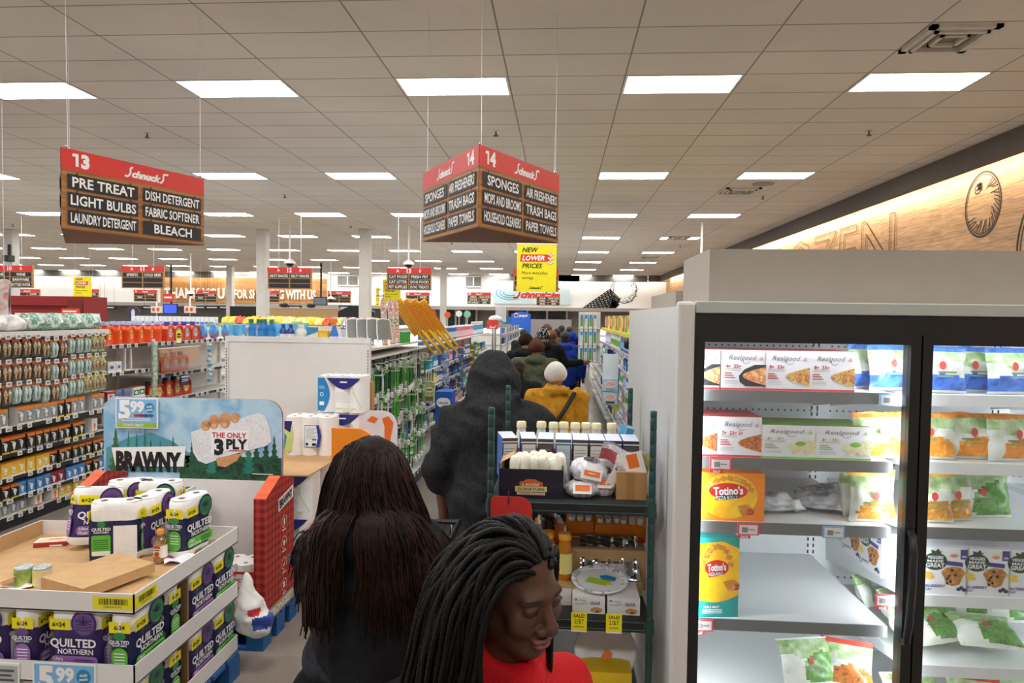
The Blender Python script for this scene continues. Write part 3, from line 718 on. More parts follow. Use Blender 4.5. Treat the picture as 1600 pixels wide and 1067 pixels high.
# ================================================================== KINDS OF GOODS (each built once, then copied)
PAPERW = mt('#f6f5f3', .75, n=.02, bump=.25, bsc=40); NAVY = mt('#1d2350', .4); PURP = mt('#35265f', .4); LIL = mt('#9a6bb0', .4); GRN = mt('#5fbf3a', .4); TEXTW = mt('#f2f2f2', .5, n=0.)
def roll_pack(kind, w=.236, d=.118, h=.296):
    """six rolls in printed film: two rolls long, one deep, three high"""
    base = {'green': NAVY, 'purple': PURP}[kind]; pill = {'green': GRN, 'purple': LIL}[kind]; emb = {'green': mt('#2f8a4a', .4), 'purple': mt('#6d4a8d', .4)}[kind]
    r = d / 2; out = []; n = 40
    def half(x):
        a = abs(x) - (w / 2 - r); return r * math.sqrt(max(0, 1 - (a / r) ** 2)) if a > 0 else max(r * math.sqrt(max(0, 1 - (a / r) ** 2)), r * .93)
    xs = [-w / 2 * math.cos(PI * i / n) for i in range(n + 1)]
    out = [(x, -half(x)) for x in xs] + [(x, half(x)) for x in xs[::-1][1:-1]]
    m = len(out); lay = [(0, .86), (.012, .98), (.04, 1.), (h * .62, 1.), (h * .70, 1.), (h * .86, 1.), (h - .012, .985), (h, .88)]
    vs = [(x * s, y * s, z) for z, s in lay for x, y in out]
    fs = []; ms = []
    for j in range(len(lay) - 1):
        for i in range(m):
            fs.append((j * m + i, j * m + (i + 1) % m, (j + 1) * m + (i + 1) % m, (j + 1) * m + i)); ms.append(base if 2 <= j < 4 else PAPERW)
    g = G(); g.add(vs, fs, None if False else PAPERW, True, ms); L = len(lay)
    g.add(vs, [tuple(range(m))[::-1], tuple(range((L - 1) * m, L * m))], PAPERW)
    root = g.build('tissue_pack')
    g = G()
    for s in (-1, 1):
        g.at(s * (w / 2 - r), 0, h); g.E2(0, 0, r * .9, r * .9, PAPERW, .001, 20); g.E2(0, 0, r * .34, r * .34, mt('#b9b0a5', .8), .003, 14); g.E2(0, 0, r * .25, r * .25, mt('#6b6259', .9), .004, 12); g.pop()
    g.build('roll_end', root)
    g = G(); front(g, 0, -r * 1.0 - .0015, 0)
    def big():
        g.P2([(-w * .44, h * .70), (-w * .06, h * .70), (-w * .06, h * .86), (-w * .44, h * .86)], YEL, -.001)
        g.text('6=24', -w * .27, h * .78, h * .065, INK, .001, bold=.02)
        g.E2(w * .2, h * .80, w * .24, h * .20, base, .0, 24); g.E2(w * .2, h * .80, w * .2, h * .165, emb, .001, 24)
        for k in range(4):
            g.L2([(w * .2 - .012 * k, h * (.92 - .02 * k)), (w * .2, h * (.83 - .015 * k)), (w * .2 + .012 * k, h * (.92 - .02 * k))], .0035, base, .002)
            g.L2([(w * .2 - .035, h * .72 + .012 * k), (w * .2, h * .70 + .012 * k), (w * .2 + .035, h * .72 + .012 * k)], .0035, base, .002)
        g.text('QUILTED', 0, h * .52, h * .115, TEXTW, .001, bold=.03, wset=w * .86); g.text('NORTHERN', .01, h * .395, h * .075, TEXTW, .001, bold=.02, wset=w * .66)
        g.RR2(-w * .42, w * .46, h * .17, h * .33, h * .07, pill, .0)
        g.text('Ultra', -w * .37, h * .285, h * .05, TEXTW, .002, al='l'); g.text('Plush' if kind == 'purple' else 'Soft & Strong', -w * .37, h * .215, h * .05, TEXTW, .002, al='l', wmax=w * .4)
        for k in range(3): g.R2(w * .02, w * .38, h * (.21 + .03 * k), h * (.222 + .03 * k), base, .001)
    big(); g.pop(); g.build('front_print', root)
    for s in (1, -1):
        g = G(); (right if s > 0 else leftf)(g, s * (w / 2 + .0012), 0, 0)
        q = d * .40
        g.R2(-q, q, h * .70, h * .86, YEL, -.0015); g.text('6-24', 0, h * .785, h * .06, INK, .001, wmax=q * 1.5, bold=.02)
        g.E2(0, h * .66, q * .6, h * .055, emb, .0005, 16); g.text('QUILTED', 0, h * .575, h * .05, TEXTW, .001, bold=.03, wmax=q * 1.9); g.text('NORTHERN', 0, h * .525, h * .028, TEXTW, .001, wmax=q * 1.6)
        g.RR2(-q * .75, q * .75, h * .14, h * .49, q * .7, pill, .0005)
        for k in range(4): g.R2(-q * .5, q * .5, h * (.4 - .045 * k), h * (.415 - .045 * k), TEXTW, .001)
        g.R2(-q * .8, q * .2, h * .075, h * .11, TEXTW, .0005); g.pop(); g.build('end_print', root)
    g = G(); g.push(Matrix.Rotation(PI, 4, 'Z')); front(g, 0, -r - .0015, 0)
    g.R2(-w * .46, 0, h * .02, h * .70, base, -.0005); g.E2(-w * .23, h * .65, w * .08, h * .055, emb, 0, 16)
    g.text('QUILTED', -w * .23, h * .57, h * .05, TEXTW, .001, bold=.03, wmax=w * .4); g.text('NORTHERN', -w * .23, h * .515, h * .03, TEXTW, .001, wmax=w * .34)
    g.RR2(-w * .42, -w * .05, h * .12, h * .47, .01, pill, .0005); g.R2(-w * .41, -w * .06, h * .125, h * .2, TEXTW, .001)
    for k in range(5): g.R2(-w * .38, -w * .1, h * (.24 + .035 * k), h * (.252 + .035 * k), mt('#1f5a2a', .5), .001)
    g.R2(0, w * .46, h * .02, h * .62, PAPERW, -.0002)
    g.pop(); g.pop(); g.build('back_print', root)
    return root
def towel_pack(kind, w=.38, d=.25, h=.3):
    """wrapped paper towels, three rolls long and two deep"""
    g = G(); rr = w / 6; pts = []
    for i in range(3): pts += [(-w / 2 + rr * (1 + 2 * i) + rr * math.cos(math.radians(a)), -d / 2 + rr + rr * math.sin(math.radians(a)) * .99 - 0) for a in range(200 if i else 180, 341 if i < 2 else 361, 20)]
    pts += [(-x, -y) for x, y in pts]
    g.prism(pts, 0, h, PAPERW, PAPERW, True)
    root = g.build('paper_towel_pack')
    g = G(); g.at(0, 0, h)
    for i in range(3):
        for j in (-1, 1): g.E2(-w / 2 + rr * (1 + 2 * i), j * (d / 2 - rr), rr * .32, rr * .32, mt('#cfcac2', .8), .002, 12); g.E2(-w / 2 + rr * (1 + 2 * i), j * (d / 2 - rr), rr * .2, rr * .2, mt('#8d867d', .8), .003, 12)
    g.pop(); g.build('roll_end', root)
    BL = mt('#2a86c4', .4); IN = mt('#2b2b7a', .4); LG = mt('#c6df8b', .4)
    g = G(); front(g, 0, -d / 2 - .002, 0)
    if kind == 'blue':
        g.P2([(-w * .49, h * .05), (-w * .34, h * .05)] + [(-w * .34 + w * .12 * math.sin(PI * t / 8), h * .05 + h * .9 * t / 8) for t in range(1, 8)] + [(-w * .34, h * .95), (-w * .49, h * .95)], BL)
        g.P2([(-w * .3 + w * .76 * t / 10, h * .95 - h * .30 * math.sin(PI * t / 10)) for t in range(11)], IN, .0005); g.R2(0, w * .16, h * .82, h * .86, TEXTW, .001)
        g.L2([(w * .42 - .05 * math.cos(t * .3), h * .7 - h * .08 * t) for t in range(8)] , .006, LG, .0005); g.L2([(-w * .1, h * .12), (w * .36, h * .12)], .006, LG, .0005)
        g.E2(-w * .40, h * .5, .016, .016, TEXTW, .0006, 14); g.E2(-w * .40, h * .5, .011, .011, BL, .0008, 14); g.R2(-w * .45, -w * .35, h * .2, h * .3, TEXTW, .0006)
        for k in range(5): g.R2(-w * .1, w * .3, h * (.3 + .06 * k), h * (.31 + .06 * k), mt('#b9d4e0', .5), .0006)
        for k in range(2): g.R2(-w * .46, -w * .34, h * (.66 + .05 * k), h * (.675 + .05 * k), mt('#bfe0f0', .5), .0006)
    elif kind == 'info':
        g.RR2(-w * .08, w * .22, h * .22, h * .80, .01, BL); g.RR2(-w * .07, w * .2, h * .24, h * .78, .008, mt('#e9f2f6', .5), .0005)
        for k in range(9): g.R2(-w * .05, w * (.12 + .04 * (k % 3)), h * (.44 + .035 * k), h * (.452 + .035 * k), mt('#93a3ad', .5), .001)
        g.P2([(w * .16, h * .8), (w * .22, h * .8), (w * .27, h * .5), (w * .22, h * .22), (w * .16, h * .22), (w * .2, h * .5)], mt('#2b3f9a', .4), .0012)
        g.RR2(w * .08, w * .17, h * .4, h * .45, .005, BL, .001); g.R2(-w * .05, 0, h * .27, h * .34, INK, .001); g.R2(w * .08, w * .16, h * .26, h * .33, INK, .001)
        g.P2([(-w * .49, h * .9), (-w * .34, h * .9), (-w * .3, h * .5), (-w * .34, h * .1), (-w * .49, h * .1)], LG); g.P2([(-w * .49, h * .9), (-w * .33, h * .9), (-w * .37, h * .6), (-w * .49, h * .7)], IN, .0006); g.P2([(-w * .49, h * .6), (-w * .44, h * .5), (-w * .49, h * .15)], BL, .0008)
    else:
        RD = mt('#c92b2b', .4); g.R2(-w * .49, w * .49, 0, h * .86, RD); g.R2(-w * .49, w * .1, h * .5, h * .8, mt('#e9e5e0', .5), .0005)
        g.text('NEW', -w * .22, h * .78, h * .08, RD, .001, bold=.03); g.text('THE ONLY', -w * .2, h * .66, h * .09, RD, .001, bold=.03, wmax=w * .5); g.text('3PLY', -w * .2, h * .54, h * .1, INK, .001, bold=.04)
        for k in range(3): g.RR2(w * .2, w * .4, h * (.55 - .2 * k), h * (.67 - .2 * k), .01, mt('#e7c9c4', .5), .001)
    g.pop(); g.build('film_print', root)
    return root
def jug(col, cap_, lab, w=.2, d=.1, h=.24, ring='#f0a32a', dot='#24459c', name='detergent_jug', capr=.036):
    """handled jug: moulded body with a grip hole, a measuring cap and a printed label"""
    m = mt(col, .35, n=.03); g = G(); n = 18
    prof = [(-w / 2, 0), (w / 2, 0), (w / 2, h * .5), (w * .47, h * .68), (w * .3, h * .8), (-w * .12, h * .83), (-w * .3, h * .82), (-w / 2, h * .62)]
    hole = [(w * .24, h * .40), (w * .38, h * .40), (w * .37, h * .62), (w * .22, h * .70)]
    bm = bmesh.new()
    o = [bm.verts.new((x, -d / 2 * .78, z)) for x, z in prof]; i_ = [bm.verts.new((x, -d / 2 * .78, z)) for x, z in hole]
    e = [bm.edges.new((q[k], q[(k + 1) % len(q)])) for q in (o, i_) for k in range(len(q))]
    bmesh.ops.triangle_fill(bm, use_beauty=True, use_dissolve=True, edges=e)
    r_ = bmesh.ops.extrude_face_region(bm, geom=bm.faces[:]); bmesh.ops.translate(bm, verts=[v for v in r_['geom'] if isinstance(v, bmesh.types.BMVert)], vec=(0, d * .78, 0))
    bmesh.ops.recalc_face_normals(bm, faces=bm.faces[:])
    ed = [x for x in bm.edges if x.is_manifold and x.calc_face_angle() > .6]
    bmesh.ops.bevel(bm, geom=ed, offset=.012, segments=2, profile=.5, affect='EDGES', clamp_overlap=True)
    bm.verts.index_update(); g.add([v.co[:] for v in bm.verts], [[v.index for v in f.verts] for f in bm.faces], m, False); bm.free()
    root = g.build(name)
    g = G(); g.at(-w * .2, 0, 0); g.cyl(capr * .8, h * .78, h * .85, m, 12); g.lathe([(capr, h * .84), (capr, h * .98), (capr * .9, h)], mt(cap_, .35), 14); g.build('cap', root)
    for fr_ in (0, 1):
        g = G()
        if fr_: g.push(Matrix.Rotation(PI, 4, 'Z'), Matrix.Scale(-1, 4, (1, 0, 0)))
        front(g, 0, -d * .39 - .0012, 0); cx = -w * .12
        g.E2(cx, h * .42, w * .29, h * .27, mt(lab, .4), 0, 22); g.E2(cx, h * .47, w * .2, h * .17, mt(ring, .4), .0006, 20); g.E2(cx, h * .47, w * .15, h * .12, mt('#f4d640', .4), .001, 20)
        g.text('Tide', cx, h * .47, h * .075, mt(dot, .4), .0015, bold=.05, shear=.1) if name == 'detergent_jug' else g.R2(cx - w * .1, cx + w * .1, h * .44, h * .5, TEXTW, .0015)
        for k in range(2): g.R2(cx - w * .18, cx + w * .18, h * (.24 + .04 * k), h * (.26 + .04 * k), TEXTW, .0008)
        g.build('label', root)
    return root
def bottle(name, col, cap_, lab, r=.035, h=.25, neck=.4, lab2=None, liquid=None, capn='cap', n=14, squeeze=1.):
    m = film('#eef2f4', .72, .1) if col == 'clear' else mt(col, .25, n=.02)
    g = G(); g.push(Matrix.Diagonal((1, squeeze, 1, 1)))
    g.lathe([(r * .9, 0), (r, .008), (r, h * .62), (r * .86, h * .74), (r * neck, h * .85), (r * neck, h * .9)], m, n); g.pop(); root = g.build(name)
    g = G(); g.lathe([(r * neck * 1.2, h * .87), (r * neck * 1.15, h * .985), (r * neck * 1.02, h)], mt(cap_, .4), n); g.build(capn, root)
    if lab:
        g = G(); g.push(Matrix.Diagonal((1, squeeze, 1, 1))); k = r + .0012
        g.lathe([(k, h * .14), (k, h * .2), (k, h * .44), (k, h * .58)], mt(lab, .4), n, cap=False, fm=[mt(lab2 or lab, .4), mt(lab, .4), mt(lab2 or lab, .4)]); g.pop(); g.build('label', root)
    if liquid:
        g = G(); g.push(Matrix.Diagonal((1, squeeze, 1, 1))); g.lathe([(r * .86, .006), (r * .95, .012), (r * .95, h * .6), (r * .8, h * .72)], mt(liquid, .3), n); g.pop(); g.build('contents', root)
    return root
def sprayer(name, col, head, lab, h=.27, r=.04):
    g = G(); g.push(Matrix.Diagonal((1, .7, 1, 1))); g.lathe([(r * .95, 0), (r, .01), (r, h * .4), (r * .7, h * .55), (r * .35, h * .72), (r * .33, h * .76)], mt(col, .25), 14); g.pop(); root = g.build(name)
    g = G(); hm = mt(head, .4); g.box(-.012, .012, -.012, .012, h * .75, h * .84, hm); g.box(-.045, .03, -.012, .012, h * .84, h, hm, r=.006); g.box(-.05, -.045, -.006, .006, h * .9, h * .97, hm); g.quad((-.035, -.008, h * .84), (-.03, -.008, h * .72), (-.03, .008, h * .72), (-.035, .008, h * .84), hm); g.build('trigger_head', root)
    g = G(); g.push(Matrix.Diagonal((1, .7, 1, 1))); g.lathe([(r + .001, h * .08), (r + .001, h * .38)], mt(lab, .4), 14, cap=False); g.pop(); g.build('label', root)
    return root
def carton(name, w, d, h, body, paint=None, top=None, side=None):
    """a printed carton; paint(g) draws on the front (x 0 at the middle, y up)"""
    g = G(); bm = mt(body, .5, n=.02); tm = mt(top or body, .5); sm = mt(side or body, .5)
    x0, x1, y0, y1 = -w / 2, w / 2, -d / 2, d / 2
    vs = [(x, y, z) for z in (0, h) for y in (y0, y1) for x in (x0, x1)]
    g.add(vs, [(0, 2, 3, 1), (4, 5, 7, 6), (0, 1, 5, 4), (2, 6, 7, 3), (0, 4, 6, 2), (1, 3, 7, 5)], bm, False, [bm, tm, bm, bm, sm, sm]); root = g.build(name)
    if paint:
        g = G(); front(g, 0, -d / 2 - .001, 0); paint(g); g.pop(); g.build('front_print', root)
    return root
def pouch(name, w, h, d, mf, mats_seal, crumple=.004, seed=1, seal=.06, lay=False, print_=None):
    """a filled bag: pinched at top and bottom, bulging between; mf(u, v) picks the printed colour"""
    random.seed(seed); ph = [rnd(0, 6) for _ in range(6)]
    def prof(u, v):
        b = (max(0, 1 - (2 * u - 1) ** 4) ** .6) * (max(0, math.sin(PI * min(1, max(0, (v - seal * .4) / (1 - 1.2 * seal))) ** .8)) ** .65)
        return b
    def f(side):
        def q(u, v):
            b = prof(u, v); t = crumple * (math.sin(9 * u + ph[0] + 5 * v) + math.sin(13 * v + ph[1] - 6 * u) + .7 * math.sin(21 * u * v + ph[2]))
            edge = 1 - .07 * math.sin(PI * v) - .02 * math.sin(7 * v + ph[3])
            return ((u - .5) * w * edge, side * (d / 2 * b + t * min(1, b * 2)), h * v + .004 * math.sin(8 * u + ph[4]) * (v > .9))
        return q
    g = G(); g.grid(f(-1), 14, 18, None or mt('#ffffff'), True, mf); g.grid(f(1), 14, 18, mt('#ffffff'), True, mf, flip=True); root = g.build(name)
    g = G(); sm = mt(mats_seal, .35); g.box(-w * .5, w * .5, -.0025, .0025, h - seal * h * .5, h, sm); g.build('seal_strip', root)
    if print_:
        g = G(); front(g, 0, -d / 2 - crumple * 1.4, 0); print_(g); g.pop(); g.build('front_print', root)
    return root
def shelf_tag_proto(w=.052, h=.036):
    g = G(); g.box(-w / 2, w / 2, -.006, 0, 0, h, mt('#f2f1ee', .4)); root = g.build('price_tag')
    return root
TAGM = None
def tag_mesh(w=.052, h=.036):
    g = G(); g.box(-w / 2, w / 2, -.006, 0, 0, h, mt('#f1f0ee', .4)); front(g, 0, -.0065, 0); g.R2(-w * .36, w * .36, h * .2, h * .82, mt('#b9b7b5', .5)); 
    for k in range(3): g.R2(-w * .3, w * (.1 + .08 * k), h * (.32 + .16 * k), h * (.4 + .16 * k), mt('#6f6d6c', .5), .0006)
    g.pop(); o = g.build('price_tag'); me = o.data; bpy.data.objects.remove(o); return me
_tm = {}
def put_tag(parent, loc, rz=0., w=.052, h=.036, name='price_tag'):
    k = (w, h)
    if k not in _tm: _tm[k] = tag_mesh(w, h)
    o = bpy.data.objects.new(name, _tm[k]); COL.objects.link(o); o.parent = parent; o.location = loc; o.rotation_euler.z = rz
    return o
# ================================================================== TISSUE PALLET IN FRONT AT LEFT
BLUEP = mt('#1f5d9c', .55, n=.12); TRAYW = mt('#e6e3e1', .6, n=.02)
def pallet(x0, x1, y0, y1, label):
    r = empty('shipping_pallet', (x0, y0, 0)); tag(r, label, 'pallet', 'blue pallets'); w_, d_ = x1 - x0, y1 - y0
    g = G()
    for k in range(6): g.box(0, w_, d_ * k / 6 + .012, d_ * (k + 1) / 6 - .012, .118, .14, BLUEP)
    g.build('deck', r); g = G()
    for i in range(3):
        for j in range(3):
            a, b = (w_ - .1) * i / 2, (d_ - .12) * j / 2; g.box(a, a + .1, b, b + .12, .02, .118, BLUEP)
    g.build('block', r); g = G()
    for j in range(3): b = (d_ - .12) * j / 2; g.box(0, w_, b, b + .12, 0, .02, BLUEP)
    g.build('runner', r)
    return r
QX0, QX1, QY0, QY1 = -2.88, -1.745, 2.68, 3.60
pallet(QX0 + .02, QX1 + .01, QY0 + .02, QY1, 'blue pallet under the white bath tissue trays at lower left')
def tray(z0, lip, label):
    r = empty('display_tray', (QX0, QY0, z0)); tag(r, label, 'display tray', 'white cardboard display trays'); w_, d_ = QX1 - QX0, QY1 - QY0
    g = G(); g.box(0, w_, 0, d_, 0, .006, CARD); g.build('base', r)
    t = .005
    for x0, x1, y0, y1 in ((0, w_, 0, t), (w_ - t, w_, 0, d_), (0, w_, d_ - t, d_), (0, t, 0, d_)):
        g = G(); g.box(x0, x1, y0, y1, -.001, lip, TRAYW)
        if x0 == 0 and x1 == t: g.box(t, t + .003, 0, d_, .006, lip - .002, CARD)
        g.build('lip', r)
    return r
TA = tray(.742, .085, 'top white cardboard tray strewn with flattened cardboard and bath tissue packs')
TB = tray(.437, .088, 'middle white cardboard tray bearing a blue 5.99 price card')
TC = tray(.141, .088, 'lowest white cardboard tray resting on the blue pallet')
w_, d_ = QX1 - QX0, QY1 - QY0
def barcode(g, x0, x1, y0, y1):
    g.R2(x0, x1, y0, y1, YEL, 0); random.seed(9); x = x0 + (x1 - x0) * .16
    while x < x0 + (x1 - x0) * .86:
        q = random.choice((.0015, .003, .0045)) * (x1 - x0) / .16; g.R2(x, x + q, y0 + (y1 - y0) * .36, y0 + (y1 - y0) * .84, INK, .0006); x += q + random.choice((.002, .003)) * (x1 - x0) / .16
    g.text('728659743742', (x0 + x1) / 2, y0 + (y1 - y0) * .2, (y1 - y0) * .15, INK, .0006, bold=0, wset=(x1 - x0) * .46)
a = W(145, 940, Y=QY0).x - QX0
g = G(); front(g, 0, -.002, 0); barcode(g, a, w_ - .004, .018, .072); g.pop(); right(g, w_ + .002, 0, 0); barcode(g, .004, .16, .018, .072); g.build('barcode_label', TA)
def deal_card(g, w_, h_, foot=True):
    """pale blue price card: 5.99"""
    SKY = mt('#7fb9e6', .45, n=.02); g.RR2(-.008, w_ + .008, -.008, h_ + .008, .006, TEXTW, -.001); g.R2(0, w_, 0, h_, SKY)
    g.text('5', w_ * .2, h_ * .62, h_ * .62, TEXTW, .001, bold=.06); g.text('99', w_ * .52, h_ * .74, h_ * .36, TEXTW, .001, bold=.05)
    g.E2(w_ * .83, h_ * .7, w_ * .12, w_ * .12, mt('#1f86b4', .45), .001, 20); g.text('deals', w_ * .83, h_ * .75, h_ * .08, TEXTW, .002, rot=.15); g.text('steals', w_ * .83, h_ * .64, h_ * .08, TEXTW, .002, rot=.15)
    if foot:
        for k in range(4): g.E2(w_ * (.5 + .12 * k), h_ * .42, w_ * .07, h_ * .06, mt(('#c23a4a', '#8a3344', '#4a3f7a', '#6a4a80')[k], .4), .001, 10)
        for k in range(2): g.R2(w_ * .12, w_ * .85, h_ * (.22 + .06 * k), h_ * (.245 + .06 * k), TEXTW, .001)
        g.R2(0, w_, 0, h_ * .15, mt('#9db92c', .5), .001); g.text('3 DAYS ONLY!', w_ * .42, h_ * .075, h_ * .09, TEXTW, .002, wmax=w_ * .5)
a = W(55, 1042, Y=QY0).x - QX0; b = W(148, 1042, Y=QY0).x - QX0
g = G(); front(g, 0, -.006, 0); g.at(a, -.075, 0); deal_card(g, b - a, .155, True); g.pop(); g.pop()
g.box(a - .008, b + .008, -.0045, -.001, -.083, .088, TEXTW); g.build('price_card', TB)
a = W(0, 1045, Y=QY0).x - QX0; b = W(32, 1045, Y=QY0).x - QX0
g = G(); g.box(a - .05, b, -.008, -.001, -.06, .078, TEXTW, r=.003); front(g, 0, -.009, 0); g.R2(a - .045, b - .006, -.05, .066, mt('#b9b9ba', .5))
for k in range(4): g.R2(a - .04, b - .02 - .012 * (k % 2), .04 - .02 * k, .05 - .02 * k, mt('#55565a', .5), .001)
g.build('shelf_label', TB)
gp, pp = Proto(roll_pack('green')), Proto(roll_pack('purple'))
GG = 'bath tissue packs on the pallet display'
def tp(k, x, y, z, rz, lb, rot=None): return (gp if k == 'g' else pp).put((x, y, z), math.radians(rz), lb, 'bath tissue', GG, rot=rot)
zt = .750
for k, px, py, rz, lb in (('g', 296, 862, 84, 'blue and green bath tissue pack nearest the right rim of the top tray'),
                          ('p', 238, 858, 88, 'purple bath tissue pack standing behind the juice bottle'),
                          ('g', 184, 872, 196, 'blue and green bath tissue pack showing a plain white roll, front of top tray'),
                          ('g', 252, 832, 8, 'bath tissue pack at the back of the top tray, behind the purple pack'),
                          ('p', 206, 830, 20, 'bath tissue pack in the back row of the top tray, between two open roll ends')):
    p = W(px, py, Z=zt); tp(k, p.x, p.y, zt, rz, lb)
p = W(138, 855, Z=zt); tp('p', p.x, p.y + .03, zt + .012, 0, 'tilted purple bath tissue pack at the left end of the top tray group', rot=(-.12, .16, math.radians(48)))
# packs on the two lower trays
for zb, nm in ((.4435, 'middle'), (.1475, 'lowest')):
    tp('g', -1.82, 2.815, zb, 90, 'blue and green bath tissue pack at the front right corner of the %s tray' % nm)
    tp('p', -2.03, 2.765, zb, 0, 'purple bath tissue pack facing forward beside the corner pack of the %s tray' % nm)
    tp('p', -2.25, 2.815, zb, 90, 'purple bath tissue pack set end-on in the front row of the %s tray' % nm)
    tp('p', -2.45, 2.765, zb, 0, 'purple bath tissue pack facing forward in the front row of the %s tray' % nm)
    tp('g', -2.70, 2.765, zb, 0, 'leftmost blue and green bath tissue pack in the %s tray front row' % nm)
    tp('g', -1.89, 3.03, zb, 0, 'blue and green bath tissue pack behind the corner pack of the %s tray' % nm)
    tp('p', -1.817, 3.25, zb, 90, 'purple bath tissue pack in the middle of the right side of the %s tray' % nm)
    tp('g', -1.817, 3.475, zb, 90, 'farthest blue and green bath tissue pack on the %s tray right side' % nm)
    g = G(); g.box(-1.97, -1.755, 3.102, 3.116, zb, zb + .292, CARDD); tag(g.build('cardboard_divider'), 'upright brown cardboard divider between the packs of the %s tray' % nm, 'cardboard')
    g = G(); g.box(-2.45, -2.39, 2.95, 3.5, zb, zb + .292, CARDD); tag(g.build('cardboard_divider'), 'brown cardboard support inside the %s tray' % nm, 'cardboard')
# the things left on top
def sheet(name, pts, z, th, label, skirt=0.):
    q = [W(x, y, Z=z) for x, y in pts]; g = G(); g.prism([(p.x, p.y) for p in q], z, z + th, CARD)
    if skirt:
        for i, s in enumerate(skirt):
            if s:
                a, b = q[i], q[(i + 1) % len(q)]; g.quad((a.x, a.y, z), (b.x, b.y, z), (b.x, b.y, z - s), (a.x, a.y, z - s), CARD)
    return tag(g.build(name), label, 'cardboard')
sheet('cardboard_sheet', [(22, 925), (62, 903), (150, 876), (214, 890), (240, 912), (205, 940)], .752, .004, 'flat cardboard lying under the folded carton on the top tray')
sheet('flattened_carton', [(64, 904), (129, 922), (242, 881), (182, 865)], .812, .006, 'folded brown carton lying in the front of the top tray', (.055, .04, 0, 0))
sheet('cardboard_flap', [(0, 896), (62, 875), (66, 882), (30, 900), (0, 912)], .80, .005, 'torn cardboard flap rising at the left of the top tray', (.0, .03, 0, 0))
jr = bottle('juice_bottle', 'clear', '#ef8a22', None, r=.031, h=.165, neck=.5, liquid='#f0a818'); p = W(251, 878, Z=.75); jr.location = (p.x, p.y, .75); tag(jr, 'orange juice bottle with orange cap on the top tray', 'juice bottle')
g = G(); g.lathe([(.0325, .03), (.0325, .09)], mt('#f4e9da', .4), 16, cap=False); front(g, 0, -.0335, 0); g.RR2(-.018, .018, .078, .09, .005, mt('#d9472b', .4)); g.E2(0, .05, .013, .013, mt('#c7551f', .4), .0005, 14); g.R2(-.02, .02, .03, .038, mt('#e07a28', .4), .0005)
g.R2(-.014, .014, .068, .073, mt('#3b6e3a', .4), .001); g.build('label', jr)
def can(name, lab, lab2, r=.037, h=.085):
    g = G(); g.lathe([(r * .96, 0), (r, .004), (r, h - .004), (r * .96, h)], STEEL, 20); root = g.build(name)
    g = G(); g.lathe([(r + .0008, .006), (r + .0008, h * .4), (r + .0008, h - .006)], mixmat((lab, lab2), 22, .4), 20, cap=False); g.build('label', root)
    g = G(); g.at(0, 0, h); g.lathe([(r * .97, 0), (r * .93, .003), (r * .88, -.001)], STEEL, 20, cap=False); g.E2(0, 0, r * .88, r * .88, mt('#b9c3c6', .25, .8), .0005, 20); g.build('rim', root)
    return root
for px, l1, l2, lb in ((24, '#4f8a2c', '#c9d77a', 'green labelled food can on the top tray, left of the pair'), (53, '#e3d64a', '#f0e9e6', 'yellow and white labelled food can on the top tray, right of the pair')):
    p = W(px, 921, Z=.75); c = can('food_can', l1, l2); c.location = (p.x, p.y + .05, .75); tag(c, lb, 'can')
def rb(g):
    g.R2(-.075, .075, 0, .014, mt('#a2302c', .5)); g.R2(0, .06, .003, .011, TEXTW, .0006)
c = carton('small_carton', .15, .085, .026, '#b6342f', rb, '#efe3cc', '#a02c28'); p = W(78, 852, Z=.75); c.location = (p.x, p.y + .02, .7485); c.rotation_euler.z = .32; tag(c, 'small flat red and cream carton lying at the back of the top tray', 'carton')
g = G(); g.at(0, 0, .0272); g.R2(-.06, .06, -.03, .02, mt('#e8c9a0', .5)); g.R2(-.02, .04, .0, .014, mt('#c53a30', .5), .0006); g.build('top_print', c)
random.seed(21)
g = G(); p = W(285, 876, Z=.75); g.at(p.x, p.y, .752, rz=.6); g.grid(lambda u, v: ((u - .5) * .17, (v - .5) * .1, .012 + .01 * math.sin(9 * u + 3 * v) + .008 * math.sin(11 * v)), 12, 8, mixmat(('#f2f1f4', '#cfd6ea', '#f5f3f2', '#e3bcc4'), 14, .5)); tag(g.build('crumpled_wrapper'), 'crumpled white and pale blue wrapper beside the juice bottle', 'wrapper')
g = G(); p = W(22, 921, Z=.75); g.at(p.x, p.y + .015, .752, rz=.1); g.grid(lambda u, v: ((u - .5) * .16, (v - .5) * .05, .008 + .007 * math.sin(8 * u + 3 * v) + .005 * math.sin(11 * v)), 12, 6, mixmat(('#f4f3f0', '#f2efe9', '#e58a3c'), 9, .6, lo=.3, hi=.8)); tag(g.build('paper_napkin'), 'crumpled white paper in front of the two food cans', 'paper')
g = G(); p = W(318, 858, Z=.75); g.at(p.x, p.y, .752, rz=.9); g.box(-.08, .08, -.05, .05, 0, .02, mixmat(('#4f5238', '#8b8d6c', '#2f3222'), 30, .6)); tag(g.build('olive_packet'), 'olive green packet lying by the far rim of the top tray', 'packet')
# white carrier bag pushed against the trays
def bagm(c):
    x, y, z = c.T; return np.where((np.abs(z - .29) < .035) & (y < 3.70) & (x > -1.66), 1, np.where((np.abs(z - .35) < .02) & (np.abs(x + 1.66) < .025) & (y < 3.70), 2, 0))
bag = blobmesh('carrier_bag', [ell((-1.71, 3.67, .31), (.085, .09, .11), .05), cap((-1.72, 3.65, .36), (-1.73, 3.67, .53), .06, .02, .05), ell((-1.65, 3.66, .27), (.075, .07, .075), .04)], .012,
         [mt('#e9e7e4', .45), mt('#2b4aa0', .45), mt('#cc3a3a', .45)], fold=.012, fsc=26, matf=bagm)
tag(bag, 'white plastic bag with red and blue print squeezed between the two pallets', 'bag')

